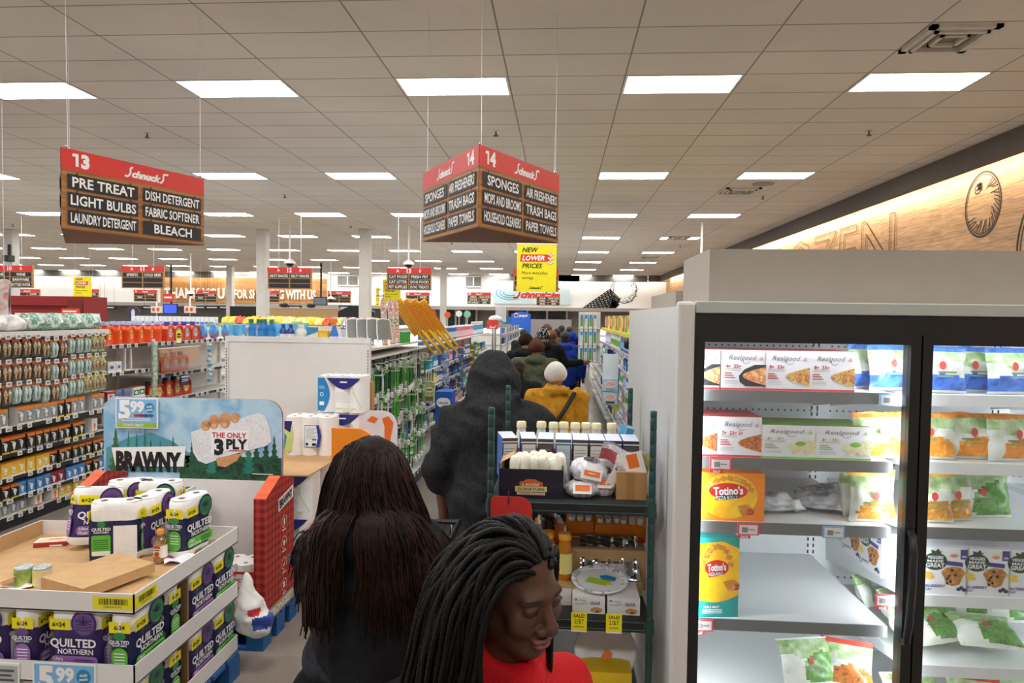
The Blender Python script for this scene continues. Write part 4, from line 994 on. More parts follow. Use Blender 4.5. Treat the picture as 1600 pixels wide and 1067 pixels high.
# ================================================================== PAPER TOWEL DISPLAY WITH THE FOREST HEADER
BX0, BX1, BY0, BY1 = -2.93, -1.72, 3.9, 4.33
pallet(BX0, BX1, BY0 - .04, BY1 + .05, 'blue pallet under the red plaid paper towel display')
bd = empty('towel_display', (BX0, BY0, .14)); tag(bd, 'red plaid cardboard paper towel display with forest header', 'display stand')
w_, d_ = BX1 - BX0, BY1 - BY0
g = G(); g.box(0, w_, 0, d_, .0005, .075, mt('#b9a084', .7)); right(g, w_ + .001, 0, 0); g.text('STRONGEST', d_ / 2, .038, .042, TEXTW, .001, bold=.03, wset=d_ * .86); g.build('base_tray', bd)
PLR = plaid('#c2382e', '#7c1d1b', .05, 1); PLX = plaid('#c2382e', '#7c1d1b', .05, 0); ORL = plaid('#e8693f', '#dd5b36', .06, 1)
zt_ = .90 - .14
g = G(); g.box(.03, w_ - .03, d_ - .012, d_, .076, zt_, mt('#e2dddd', .6)); g.build('back_panel', bd)
for s, nm in ((0, 'l'), (1, 'r')):
    x0, x1 = (0, .075) if s == 0 else (w_ - .075, w_)
    g = G()
    prof = [(0, .076), (d_, .076), (d_, zt_ + .03), (d_ * .5, zt_ + .09), (0, zt_ + .0)]
    vs = [(x, y, z) for x in (x0, x1) for y, z in prof]; n = 5
    g.add(vs, [tuple(range(n)), tuple(range(n, 2 * n))[::-1]], PLR); 
    g.add(vs, [(0, 4, 9, 5)], PLX); g.add(vs, [(4, 3, 8, 9), (3, 2, 7, 8)], ORL); g.add(vs, [(2, 1, 6, 7)], PLX)
    wing = g.build('side_wing', bd)
    if s:
        g = G(); right(g, x1 + .001, 0, 0); g.P2([(d_ * .42, .63), (d_ * .96, .67), (d_ * .96, .75), (d_ * .42, .71)], TEXTW)
        g.text('BRAWNY', d_ * .69, .69, .05, INK, .001, bold=.05, wset=d_ * .48, rot=.17)
        for k in range(4):
            y = .55 - .135 * k; pts = [(d_ * .62 + .038 * math.cos(math.radians(q)), y + .038 * math.sin(math.radians(q))) for q in range(-30, 300, 24)]
            g.L2(pts, .004, mt('#f0d9d4', .5), .001); g.R2(d_ * .62 - .028, d_ * .62 + .028, y - .058, y - .05, TEXTW, .001)
            if k == 0: g.P2([(d_ * .62 - .008, y - .025), (d_ * .62 + .012, y - .025), (d_ * .62 + .012, y + .008), (d_ * .62 - .002, y + .026), (d_ * .62 - .008, y + .008)], TEXTW, .001)
            elif k == 1: g.P2([(d_ * .62 - .02, y + .012), (d_ * .62 + .02, y + .012), (d_ * .62 + .006, y - .022), (d_ * .62 - .006, y - .022)], TEXTW, .001)
            elif k == 2: g.L2([(d_ * .62 - .016, y), (d_ * .62 - .003, y - .014), (d_ * .62 + .02, y + .018)], .007, TEXTW, .001)
            else:
                for a in range(4): g.E2(d_ * .62 + .013 * math.cos(a * 1.57 + .8), y + .013 * math.sin(a * 1.57 + .8), .009, .009, TEXTW, .001, 10)
        g.build('printed_icons', wing)
# header
hl = W(162, 745, Y=BY1); hr = W(441, 745, Y=BY1); ht = W(300, 622, Y=BY1)
hz0, hh, hx0, hw = hl.z - .14, ht.z - hl.z, hl.x - BX0, hr.x - hl.x
def hp(x, y): p = W(x, y, Y=BY1 - .004); return (p.x - hl.x, p.z - hl.z)
g = G(); pts = [(0, 0), (hw, 0)] + [(hw - .11 + .11 * math.cos(math.radians(a)), hh - .11 + .11 * math.sin(math.radians(a))) for a in range(0, 91, 15)] + [(.06, hh), (0, hh - .06)]
g.at(hx0, d_ + .002, hz0); g.push(Matrix(((1, 0, 0, 0), (0, 0, -1, 0), (0, 1, 0, 0), (0, 0, 0, 1)))); g.prism(pts, -.014, 0, mt('#8c3030', .6), mixmat(('#9cc3df', '#b6d2e4', '#7fb2d8', '#cbdbe3'), 4, .5)); hd = g.build('header_board', bd)
g = G(); g.at(hx0, d_ + .002, hz0); g.push(Matrix(((1, 0, 0, 0), (0, 0, -1, -.001), (0, 1, 0, 0), (0, 0, 0, 1))))
HILL = mt('#4f93a3', .5, n=.1); TG = [mixmat(('#16372a', '#245a3a', '#0f2a22'), 20, .5), mixmat(('#3f7a33', '#2c5c34', '#5a9440'), 20, .5), mixmat(('#1f6a5c', '#2f8272'), 16, .5)]
g.P2([hp(165, 738), hp(290, 738), hp(300, 712), hp(270, 690), hp(236, 676), hp(200, 684), hp(165, 700)], HILL, 0); g.R2(hp(280, 738)[0], hw - .004, .004, hp(300, 712)[1], TG[0], .0)
random.seed(4)
def tree(px, ytop, ybot, wd, m, z):
    n = 6; L = []; R_ = []
    for k in range(n + 1):
        t = k / n; y = ytop + (ybot - ytop) * t; q = wd * (.12 + .88 * t)
        L += [hp(px - q * .45, y), hp(px - q, y + (ybot - ytop) * .05)]; R_ += [hp(px + q * .45, y), hp(px + q, y + (ybot - ytop) * .05)]
    g.P2([hp(px, ytop - 4)] + [(max(.003, x), max(.003, y)) for x, y in L] + [(min(hw - .003, x), max(.003, y)) for x, y in R_[::-1]], m, z)
for px, yt, yb, wd, k in ((200, 676, 722, 5, 2), (213, 678, 720, 5, 2), (226, 671, 725, 7, 2), (250, 690, 725, 7, 2), (270, 684, 725, 8, 2), (235, 690, 735, 9, 0), (180, 672, 735, 14, 1), (300, 690, 736, 11, 0), (285, 698, 736, 12, 0), (312, 704, 738, 10, 0), (330, 706, 738, 12, 2), (347, 702, 738, 12, 0), (372, 698, 738, 12, 0), (388, 690, 738, 12, 2), (400, 688, 738, 12, 0), (415, 686, 738, 12, 0), (428, 684, 738, 11, 0)):
    tree(px, yt, yb, wd, TG[k], .0004 + .0002 * (px % 7))
TOW = mixmat(('#d9dadd', '#eceaec', '#c9cad0'), 40, .7, dist=2)
g.P2([hp(298, 675), hp(330, 664), hp(372, 655), hp(404, 645), hp(414, 650), hp(421, 668), hp(424, 690), hp(415, 697), hp(360, 711), hp(322, 725), hp(309, 720), hp(301, 706)], TOW, .0022)
for k in range(5): g.L2([hp(300 + 4 * k, 680 + 3 * k), hp(304 + 4 * k, 700), hp(312 + 3 * k, 716 - 2 * k)], .002, mt('#b9bac0', .6), .0026)
SK = mixmat(('#c98a5c', '#d99d6c', '#b87548'), 18, .5)
for a, b, rx, ry in ((321, 665, 7, 8), (334, 659, 8, 11), (351, 657, 9, 12), (367, 653, 7, 8)):
    c = hp(a, b); s = hw / 279; g.E2(c[0], c[1], rx * s, ry * s, SK, .003, 16); g.E2(c[0], c[1] - ry * s * .55, rx * s * .45, ry * s * .3, mt('#e0b08a', .4), .0034, 10)
g.P2([hp(337, 716), hp(352, 713), hp(378, 708), hp(370, 720), hp(352, 730), hp(340, 728)], SK, .003)
for q, z in ((.010, .0038), (0, .0044)):
    c = hp(232, 716); h_ = .105 + q; m = TEXTW if q else INK
    if q: g.P2([hp(174, 699), hp(290, 697), hp(287, 729), hp(180, 728)], TEXTW, z)
    else: g.text('BRAWNY', c[0], hp(0, 714)[1], .114, INK, z, bold=.07, wset=hp(285, 0)[0] - hp(180, 0)[0])
g.P2([hp(328, 672), hp(389, 673), hp(388, 704), hp(352, 705), hp(345, 712), hp(330, 709)], TEXTW, .0038)
c = hp(358, 680); g.text('THE ONLY', c[0], c[1], .034, mt('#cf2f35', .5), .0044, bold=.03, wset=.235)
c = hp(342, 698); g.text('3', c[0], c[1], .095, INK, .0046, bold=.06); c = hp(370, 694); g.text('PLY', c[0], c[1], .062, INK, .0046, bold=.05, wset=.145)
c = hp(372, 704); g.R2(c[0] - .06, c[0] + .06, c[1] - .003, c[1] + .003, mt('#cf2f35', .5), .0046); c = hp(415, 741); g.R2(c[0] - .09, c[0] + .05, c[1] - .002, c[1] + .003, TEXTW, .0046)
g.build('header_print', hd)
a, b = hp(184, 666), hp(246, 624)
g = G(); g.at(hx0, d_ + .002, hz0); g.box(a[0] - .006, b[0] + .006, -.016, -.006, a[1] - .006, b[1] + .006, TEXTW); g.push(Matrix(((1, 0, 0, a[0]), (0, 0, -1, -.0175), (0, 1, 0, a[1]), (0, 0, 0, 1)))); deal_card(g, b[0] - a[0], b[1] - a[1]); g.build('price_card', hd)
tr_ = Proto(towel_pack('red', .3, .2, .26))
for x, y, z, rz, lb in ((-1.89, 4.05, .2155, 0, 'red wrapped paper towel pack behind the white plastic bag'), (-2.3, 4.05, .2155, 0, 'red wrapped paper towel pack inside the plaid display, hidden behind the tissue trays')):
    tr_.put((x, y, z), rz, lb, 'paper towels', 'paper towel packs in the plaid display')
def bt(g): g.R2(-.15, .15, 0, .03, mt('#8d2a30', .5))
c = carton('towel_carton', .34, .24, .07, '#d8d4d2', bt, '#d8d4d4'); c.location = (-2.5, 4.11, .805); c.rotation_euler.z = .08; tag(c, 'flat printed carton lying in the plaid display behind the tissue packs', 'carton')
g = G(); g.at(0, 0, .071); 
for i in range(5):
    for j in range(3): g.R2(-.16 + .065 * i, -.11 + .065 * i, -.11 + .075 * j, -.05 + .075 * j, mt(('#4b4650', '#8e8a92')[(i + j) % 2], .5))
g.build('top_print', c)
g = G(); g.box(-2.72, -2.26, 3.93, 4.29, .476, .804, mt('#ddd8d6', .6)); tag(g.build('stacked_carton'), 'plain white carton standing in the plaid display under the flat carton', 'carton')

# ================================================================== PAPER TOWELS AND ORANGE STAND IN FRONT OF THE WHITE END PANEL
pallet(-2.5, -1.70, 4.56, 5.8, 'blue pallet under the white paper towel packs')
bl, inf = Proto(towel_pack('blue')), Proto(towel_pack('info'))
PT = 'white and blue paper towel packs'
g = G(); g.box(-2.49, -1.71, 4.57, 5.78, .1405, .285, CARD); tag(g.build('base_carton'), 'low brown carton on the blue pallet under the white paper towel packs', 'carton')
for z in (.2855, .586):
    for i, (x, y, k) in enumerate(((-2.29, 4.72, 'i'), (-1.9, 4.72, 'b'), (-2.29, 5.0, 'b'), (-1.9, 5.0, 'i'), (-2.29, 5.28, 'b'), (-1.9, 5.28, 'b'), (-1.9, 5.56, 'i'))):
        (inf if k == 'i' else bl).put((x, y, z), 0, 'white and blue paper towel pack stacked under the brown cardboard sheet', 'paper towels', PT)
zc = .888
g = G(); g.prism([(-2.49, 5.78), (-2.49, 4.56), (-2.0, 4.50), (-1.70, 4.54), (-1.68, 5.5), (-1.9, 5.78)], zc, zc + .006, CARD); tag(g.build('cardboard_sheet'), 'brown cardboard sheet on top of the lower paper towel packs', 'cardboard')
inf.put((-1.95, 5.30, zc + .0065), .06, 'white paper towel pack with blue info panel on the cardboard sheet', 'paper towels', PT)
bl.put((-1.80, 5.60, zc + .0065), 0, 'white and blue paper towel pack on the cardboard sheet under the topmost pack', 'paper towels', PT)
bl.put((-1.78, 5.58, zc + .308), -.03, 'topmost white and blue paper towel pack in front of the white end panel', 'paper towels', PT)
# orange floor stand
ox, oy = -1.44, 5.0
st = empty('floor_stand', (ox, oy, 0)); tag(st, 'orange and white cardboard floor stand beside the paper towels', 'display stand')
OR = mt('#f08a1d', .5); ORD = mt('#dd6a22', .5)
g = G(); g.box(-.15, .15, -.17, .17, 0, .86, mt('#b9b4bc', .5)); g.build('column', st)
g = G(); leftf(g, -.17, 0, 0)
g.pop(); g.push(Matrix(((1, 0, 0, 0), (0, 0, -1, -.2), (0, 1, 0, 0), (0, 0, 0, 1)))); g.prism([(-.19, .68), (.08, .68), (.12, .78), (.12, 1.06)] + [(.0 + .12 * math.cos(math.radians(a)), 1.06 + .12 * math.sin(math.radians(a))) for a in range(15, 91, 15)] + [(-.19, 1.18)], -.02, 0, OR); g.build('front_panel', st)
g = G(); g.push(Matrix(((1, 0, 0, 0), (0, 0, -1, .18), (0, 1, 0, 0), (0, 0, 0, 1)))); g.prism([(-.1, .86), (.2, .86), (.2, 1.14)] + [(.08 + .12 * math.cos(math.radians(a)), 1.14 + .12 * math.sin(math.radians(a))) for a in range(0, 91, 15)] + [(-.02, 1.26), (-.1, 1.2)], -.01, 0, mt('#d9d3d6', .5)); 
g.P2([(-.04, 1.18), (.0, 1.22), (.05, 1.2), (.02, 1.16)], ORD, .002); g.P2([(.08, 1.2), (.13, 1.22), (.17, 1.17), (.14, 1.0), (.1, 1.05), (.1, 1.14)], ORD, .002); g.R2(.04, .12, .9, 1.02, TEXTW, .002); g.build('back_card', st)
g = G()
for z in (.33, .78): g.box(-.17, .17, -.2, -.17, z, z + .1, ORD); g.box(.15, .18, -.2, .17, z, z + .1, ORD)
g.build('shelf_front', st)
for k, (dx, z) in enumerate(((.05, .86), (.1, .86))):
    b = bottle('spray_bottle', '#e8e6ea', '#3a3550', '#cfcad6', r=.028, h=.22); b.location = (ox + dx, oy - .02 + .07 * k, z + .0005); tag(b, 'pale spray bottle in the orange stand, %s' % ('nearer' if k == 0 else 'farther'), 'bottle')
# ================================================================== GLASS DOOR FREEZER AT RIGHT
FY, FX0, FX1 = 2.45, .415, 2.86
DK = mt('#121213', .35, n=.02); CLAD = mt('#a89f94', .75, n=.02, bump=.15, bsc=200); SILV = mt('#c5cac8', .35, .25, n=.02); INW = mt('#eceeef', .45, n=.01)
fz_ = empty('freezer', (FX0, FY, 0)); tag(fz_, 'large glass door freezer with black door frames and silver trim', 'freezer')
def fb(name, boxes, m, parent=fz_, r=0.):
    g = G(); g.at(-FX0, -FY, 0)
    for b in boxes: g.box(*b, m, r=r)
    return g.build(name, parent)
BY = 3.32
fb('side_panel', [(FX0, FX0 + .045, FY + .02, 4.12, .0, 2.045)], mt('#d5d8da', .4, .1, n=.03))
fb('side_panel', [(FX1 - .045, FX1, FY + .02, 4.12, .0, 2.045)], mt('#d5d8da', .4, .1, n=.03))
fb('corner_bumper', [(FX0 - .004, FX0 + .058, FY - .03, FY + .02, .12, 2.062)], mt('#d7d5d2', .4, n=.02), r=.012)
fb('top_trim', [(FX0 + .06, FX1, FY - .02, FY + .02, 2.022, 2.064)], mt('#b9c1bc', .4, .2, n=.02), r=.004)
fb('top_panel', [(FX0 + .03, FX1 - .03, FY + .02, 4.12, 2.0, 2.045)], mt('#c9cccd', .5))
fb('header_frame', [(FX0 + .06, FX1, FY - .005, FY + .06, 1.955, 2.021)], DK)
fb('mullion', [(1.222, 1.272, FY + .02, FY + .07, .42, 1.955)], DK); fb('mullion', [(2.03, 2.08, FY + .02, FY + .07, .42, 1.955)], DK)
fb('inner_jamb', [(FX0 + .046, FX0 + .066, FY + .021, FY + .07, .42, 1.955)], DK)
fb('kick_base', [(FX0 + .05, FX1 - .05, FY + .03, BY, .02, .42)], mt('#2b2c2e', .5))
# white liner with rows of punched slots
g = G(); g.at(-FX0, -FY, 0); g.box(FX0 + .046, FX1 - .046, BY, BY + .03, .42, 1.99, INW); g.box(FX0 + .046, FX0 + .05, FY + .08, BY, .42, 1.99, INW); g.box(FX1 - .05, FX1 - .046, FY + .08, BY, .42, 1.99, INW)
g.box(FX0 + .05, FX1 - .05, FY + .08, BY, 1.975, 1.99, INW); g.box(FX0 + .05, FX1 - .05, FY + .02, BY, .42, .43, INW); g.box(FX0 + .05, FX1 - .05, BY + .03, 4.11, .42, 1.99, mt('#8e9295', .6)); ln = g.build('liner', fz_)
g = G(); g.at(-FX0, -FY, 0); front(g, 0, BY - .002, 0); HO = mt('#3a3d40', .7)
for z in (1.93, 1.88, 1.62, 1.575, 1.36, 1.325, 1.29, 1.12, 1.04, .78, .70):
    x = FX0 + .09
    while x < FX1 - .1:
        if abs((x - 1.245) % .807) > .03: g.E2(x, z, .0045, .0045, HO, 0, 8)
        x += .03
for x in (1.2, 1.225, 2.02, 2.045):
    for k in range(48): g.R2(x - .004, x + .004, .5 + .03 * k, .517 + .03 * k, HO)
g.build('punched_holes', ln)
g = G(); g.at(-FX0, -FY, 0); led = mt('#f4f8ff', .5, emit=42, n=0.)
for x in (FX0 + .08, 1.247, 2.055, FX1 - .07):
    g.box(x - .014, x + .014, FY + .0702, FY + .076, .5, 1.93, mt('#e8eef5', .4)); g.quad((x + .013, FY + .077, .52), (x - .013, FY + .077, .52), (x - .013, FY + .077, 1.91), (x + .013, FY + .077, 1.91), led)
g.box(FX0 + .08, FX1 - .08, FY + .074, FY + .09, 1.955, 1.972, INW); g.quad((FX0 + .08, FY + .076, 1.954), (FX0 + .08, FY + .09, 1.954), (FX1 - .08, FY + .09, 1.954), (FX1 - .08, FY + .076, 1.954), mt('#f4f8ff', .5, emit=25, n=0.)); g.build('light_strip', fz_)  # unseen top strip, added to even out the light inside the freezer
def door(x0, x1, hx, lb):
    d = empty('door', (x0 - FX0, -.005, 0)); d.parent = fz_
    g = G(); w_ = x1 - x0; t = .034; z0, z1 = .40, 1.955
    for b in ((0, t, 0, .025, z0, z1), (w_ - t, w_, 0, .025, z0, z1), (t, w_ - t, 0, .025, z1 - t, z1), (t, w_ - t, 0, .025, z0, z0 + t)): g.box(*b, DK)
    g.build('door_frame', d)
    g = G(); g.quad((t, .012, z0 + t), (w_ - t, .012, z0 + t), (w_ - t, .012, z1 - t), (t, .012, z1 - t), film('#f4f8f8', .945, .02)); g.build('glass_pane', d)
    g = G(); hz = lambda k: .90 + .36 * k
    g.tube([(hx, 0, 1.27), (hx, -.018, 1.262), (hx, -.032, 1.2), (hx - .004, -.036, 1.08), (hx - .008, -.032, .95), (hx - .008, -.018, .888), (hx - .008, 0, .88)], .0135, DK, 8); g.build('handle', d)
door(.478, 1.246, .75, 'l'); door(1.252, 2.052, .775, 'm'); door(2.058, 2.855, .77, 'r')
# shelves: bay 1 behind the left door, bay 2 behind the next
SY0 = FY + .11
def shelf(x0, x1, z, edge):
    g = G(); g.at(-FX0, -FY, 0); g.box(x0, x1, SY0, BY - .001, z - .014, z, INW); sh = g.build('shelf', fz_)
    g = G(); g.at(-FX0, -FY, 0); g.box(x0, x1, SY0 - .007, SY0 - .0005, z - .04, z + .002, edge); g.build('shelf_edge', sh)
    g = G(); g.at(-FX0, -FY, 0)
    for x in (x0 + .004, x1 - .01): g.add([(x, SY0, z - .015), (x, BY - .002, z - .015), (x, BY - .002, z - .14)], [(0, 1, 2)], INW); g.add([(x + .005, SY0, z - .015), (x + .005, BY - .002, z - .015), (x + .005, BY - .002, z - .14)], [(2, 1, 0)], INW)
    g.build('bracket', sh)
    return sh
GE = mt('#7b7c7c', .4, .3); WE = mt('#f2f3f4', .4)
B1 = [W(1250, y, Y=SY0).z for y in (612, 718, 819, 972)] + [.56]
B2 = [W(1520, y, Y=SY0).z for y in (618, 724, 826, 932, 1042)]
S1 = [shelf(.486, 1.215, z, GE) for z in B1]; S2 = [shelf(1.28, 2.02, z, WE if i != 2 else GE) for i, z in enumerate(B2)]; S3 = [shelf(2.09, 2.80, z, WE) for z in B2]
def ftag(sh, px, z, red=True):
    p = W(px, 700, Y=SY0 - .01); g = G(); w_, h_ = .078, .042
    g.box(-w_ / 2, w_ / 2, -.006, 0, 0, h_, mt('#e2525a' if red else '#8fb7d8', .5)); front(g, 0, -.0065, 0); g.R2(-w_ * .42, w_ * .42, h_ * .1, h_ * .9, mt('#eceae8', .5)); g.R2(-w_ * .3, -w_ * .02, h_ * .25, h_ * .7, mt('#8b8a88', .5), .001); g.R2(.0, w_ * .3, h_ * .45, h_ * .55, mt('#8b8a88', .5), .001)
    if red: g.R2(-w_ * .48, w_ * .1, -.012, 0, mt('#d9333a', .5), .001); g.text('SALE!', -w_ * .18, -.006, .008, TEXTW, .002, bold=.03)
    g.pop(); o = g.build('price_tag', sh); o.location = (p.x - FX0, SY0 - .0085 - FY, z - .043); return o
ftag(S1[1], 1126, B1[1]); ftag(S1[2], 1172, B1[2]); ftag(S1[2], 1306, B1[2], False); ftag(S1[3], 1104, B1[3]); ftag(S1[0], 1388, B1[0], False); ftag(S2[3], 1392, B2[3])
# ---- frozen goods
FOODA = mixmat(('#c98a3a', '#e8c264', '#b5542a', '#f0dca0'), 55, .5, 4); FOODB = mixmat(('#b0522a', '#d98a4a', '#8a3a22', '#e0b070'), 60, .5, 4); FOODC = mixmat(('#e6d9a0', '#cfe08a', '#f2ead0', '#d9a860'), 50, .5, 4); FOODD = mixmat(('#efd9a0', '#e8b070', '#d9603a', '#f2e6c0'), 45, .5, 4)
GTX = mt('#3c3a3a', .5); RTX = mt('#c23a3e', .5); LTX = mt('#b9b7b8', .5)
def realgood(a, b, food, green=False, dark=False, third=None):
    def f(g, w_, h_):
        col = mt('#7fb04a', .5) if green else RTX
        g.text('Realgood', -w_ * .02, h_ * .82, h_ * .12, GTX, 0, bold=-.006, shear=.3, wset=w_ * .62)
        g.L2([(-w_ * .02, h_ * .74), (0, h_ * .68), (w_ * .06, h_ * .66), (w_ * .14, h_ * .7)], .0015, GTX)
        g.P2([(w_ * .34, h_ * .76), (w_ * .4, h_ * .86), (w_ * .43, h_ * .8), (w_ * .42, h_ * .74)], mt('#e8a39c', .5) if not green else mt('#b8d99a', .5))
        g.text(a, -w_ * .34, h_ * .60, h_ * .085, col, 0, bold=.03); g.text(b, -w_ * .14, h_ * .60, h_ * .085, col, 0, bold=.03)
        if third: g.text(third, w_ * .03, h_ * .60, h_ * .085, col, 0, bold=.03)
        for k in range(2): g.R2(-w_ * .42, -w_ * .05, h_ * (.49 + .04 * k), h_ * (.505 + .04 * k), LTX)
        for k in range(3): g.R2(-w_ * .42, -w_ * (.18 + .04 * k), h_ * (.30 + .055 * k), h_ * (.325 + .055 * k), col)
        for k in range(3): g.R2(-w_ * .42, -w_ * .12, h_ * (.16 + .035 * k), h_ * (.172 + .035 * k), LTX)
        if dark: g.P2([(x, y) for x, y in [(w_ * .5, h_ * .64), (w_ * .25, h_ * .64), (w_ * .02, h_ * .52), (-w_ * .1, h_ * .36), (-w_ * .08, h_ * .2), (w_ * .05, h_ * .1), (w_ * .5, h_ * .1)]], mt('#2d2f33', .4), .0004)
        n = 14; g.P2([(w_ * .498, h_ * .13)] + [(w_ * (.28 - .30 * math.sin(PI * k / n)) + w_ * .22 * (1 - math.sin(PI * k / n)), h_ * (.13 + .46 * k / n)) for k in range(n + 1)], food, .0008)
        if green:
            for k in range(2): g.P2([(w_ * (.08 + .2 * k), h_ * .16), (w_ * (.16 + .2 * k), h_ * .14), (w_ * (.42 + .05 * k), h_ * .46), (w_ * (.34 + .05 * k), h_ * .52)], mixmat(('#f2ead6', '#e9e0b8', '#d8cf8a'), 50, .5), .0012); g.E2(w_ * (.12 + .2 * k), h_ * .2, w_ * .055, h_ * .075, mixmat(('#d9c88a', '#f4eedc'), 90, .5), .0016, 12)
            g.E2(w_ * .22, h_ * .46, w_ * .1, h_ * .07, mt('#8fb84a', .5, n=.2, sc=60), .0014, 12)
        g.R2(-w_ * .5, w_ * .5, 0, h_ * .055, col, .001)
    return f
BW = '#efedef'
def fbox(name, w_, d_, h_, paint, body=BW, side=None, top=None): return Proto(carton(name, w_, d_, h_, body, (lambda g: paint(g, w_, h_)) if paint else None, top, side))
w1, h1 = .163, .148
ra, rbx = fbox('frozen_meal_box', w1, .2, h1, realgood('4g', '25g', FOODD, dark=True), side='#d9cfd0', top='#b03a40'), fbox('frozen_meal_box', w1, .2, h1, realgood('8g', '33g', FOODA), side='#d9cfd0', top='#b03a40')
rc = fbox('frozen_meal_box', w1, .2, .15, realgood('7g', '23g', FOODB, third='2g'), side='#d9cfd0', top='#b03a40'); rd = fbox('frozen_meal_box', .2, .2, .123, realgood('6g', '31g', FOODC, green=True), side='#dfe6d4', top='#7fa04a')
def px_at(px, y): return W(px, 640, Y=y).x
YF = SY0 + .012
def putf(pr, px, z, lb, cat, grp, w_=None, y=None, d=.2):
    yy = (y or YF); return pr.put((px_at(px, yy), yy + d / 2, z + .0005), 0, lb, cat, grp)
G1 = 'frozen meal boxes on the top freezer shelf'
putf(ra, 1097, B1[0], 'leftmost frozen meal box on the top freezer shelf, cut by the frame', 'frozen food', G1).scale.x = .76; putf(ra, 1160, B1[0], 'frozen meal box showing a black pan of cheesy food on the top freezer shelf', 'frozen food', G1)
putf(rbx, 1228, B1[0], 'frozen meal box with orange food, third from left on the top freezer shelf', 'frozen food', G1); putf(rbx, 1298, B1[0], 'frozen meal box with orange food, fourth from left on the top freezer shelf', 'frozen food', G1)
putf(rc, 1094, B1[1], 'leftmost frozen meal box on the second freezer shelf, cut by the frame', 'frozen food', G1).scale.x = .76; putf(rc, 1156, B1[1], 'frozen meal box with red-brown bites on the second freezer shelf', 'frozen food', G1)
putf(rd, 1233, B1[1], 'white and green frozen meal box with rolled wraps, left of two on the second shelf', 'frozen food', G1); putf(rd, 1319, B1[1], 'white and green frozen meal box with rolled wraps, right of two on the second shelf', 'frozen food', G1)
TY_ = mixmat(('#f5d01c', '#f3b21e', '#f7e03a'), 9, .45); TRED = mt('#c9271f', .45); ROLL = mixmat(('#d99a3a', '#c97a2a', '#e8b858'), 40, .5)
def totino(teal):
    def f(g, w_, h_):
        if teal: g.R2(-w_ * .5, w_ * .5, 0, h_, mt('#1f9c97', .45)); g.P2([(-w_ * .5, h_ * .22)] + [(-w_ * .5 + w_ * t / 8, h_ * (.22 - .06 * math.sin(PI * t / 8) + .06 * t / 8)) for t in range(9)] + [(w_ * .5, h_ * .86), (w_ * .1, h_ * .95), (-w_ * .5, h_ * .93)], TY_, .0005)
        else: g.R2(-w_ * .5, w_ * .5, 0, h_, mt('#f08a20', .45)); g.E2(-w_ * .05, h_ * .52, w_ * .44, h_ * .47, TY_, .0005, 30)
        for k in range(9):
            a = math.radians(20 + 17 * k); g.P2([(w_ * (-.05 + .36 * math.cos(a)) + dx, h_ * (.55 + .34 * math.sin(a)) + dy) for dx, dy in ((-.014, -.006), (.008, -.012), (.015, .004), (-.006, .012))], ROLL, .0008)
        g.E2(-w_ * .06, h_ * .62, w_ * .3, h_ * (.17 if not teal else .1), TRED, .001, 24)
        g.P2([(-w_ * .26, h_ * .42 if not teal else h_ * .5), (w_ * .1, h_ * .46 if not teal else h_ * .53), (w_ * .1, h_ * .56 if not teal else h_ * .585), (-w_ * .26, h_ * .53 if not teal else h_ * .56)], TRED, .001)
        g.text("Totino's", -w_ * .06, h_ * .63, h_ * (.16 if not teal else .085), TEXTW, .0016, bold=.035, wset=w_ * .46, rot=.06); g.text('PIZZA ROLLS', -w_ * .08, h_ * (.485 if not teal else .545), h_ * (.075 if not teal else .04), TEXTW, .0016, bold=.02, wset=w_ * .34, rot=.06)
        q = (w_ * .2, h_ * .2) if not teal else (w_ * .3, h_ * .38)
        g.P2([(q[0] - .03, q[1] + .02), (q[0] - .01, q[1] - .015), (q[0] + .03, q[1] - .012), (q[0] + .035, q[1] + .012), (q[0] + .01, q[1] + .03)], ROLL, .0012); g.E2(q[0] + .02, q[1], .014, .012, mixmat(('#7a2a1a', '#b0492a', '#e0b080'), 80, .5), .0016, 10)
        if teal: g.text('TRIPLE MEAT', -w_ * .18, h_ * .13, h_ * .028, TEXTW, .001, bold=.03, wset=w_ * .42); [g.R2(-w_ * .4, w_ * .1, h_ * (.05 + .02 * k), h_ * (.06 + .02 * k), TEXTW, .001) for k in range(3)]
    return f
o = fbox('pizza_roll_box', .237, .12, .18, totino(False), '#f08a20'); putf(o, 1147, B1[2], 'large orange and yellow frozen snack box on the third freezer shelf', 'frozen food', None, d=.12)
o = fbox('pizza_roll_box', .152, .1, .302, totino(True), '#1f9c97'); c = putf(o, 1127, B1[3], 'tall teal and yellow frozen snack box standing on the fourth freezer shelf', 'frozen food', None, d=.1); c.rotation_euler.z = .12
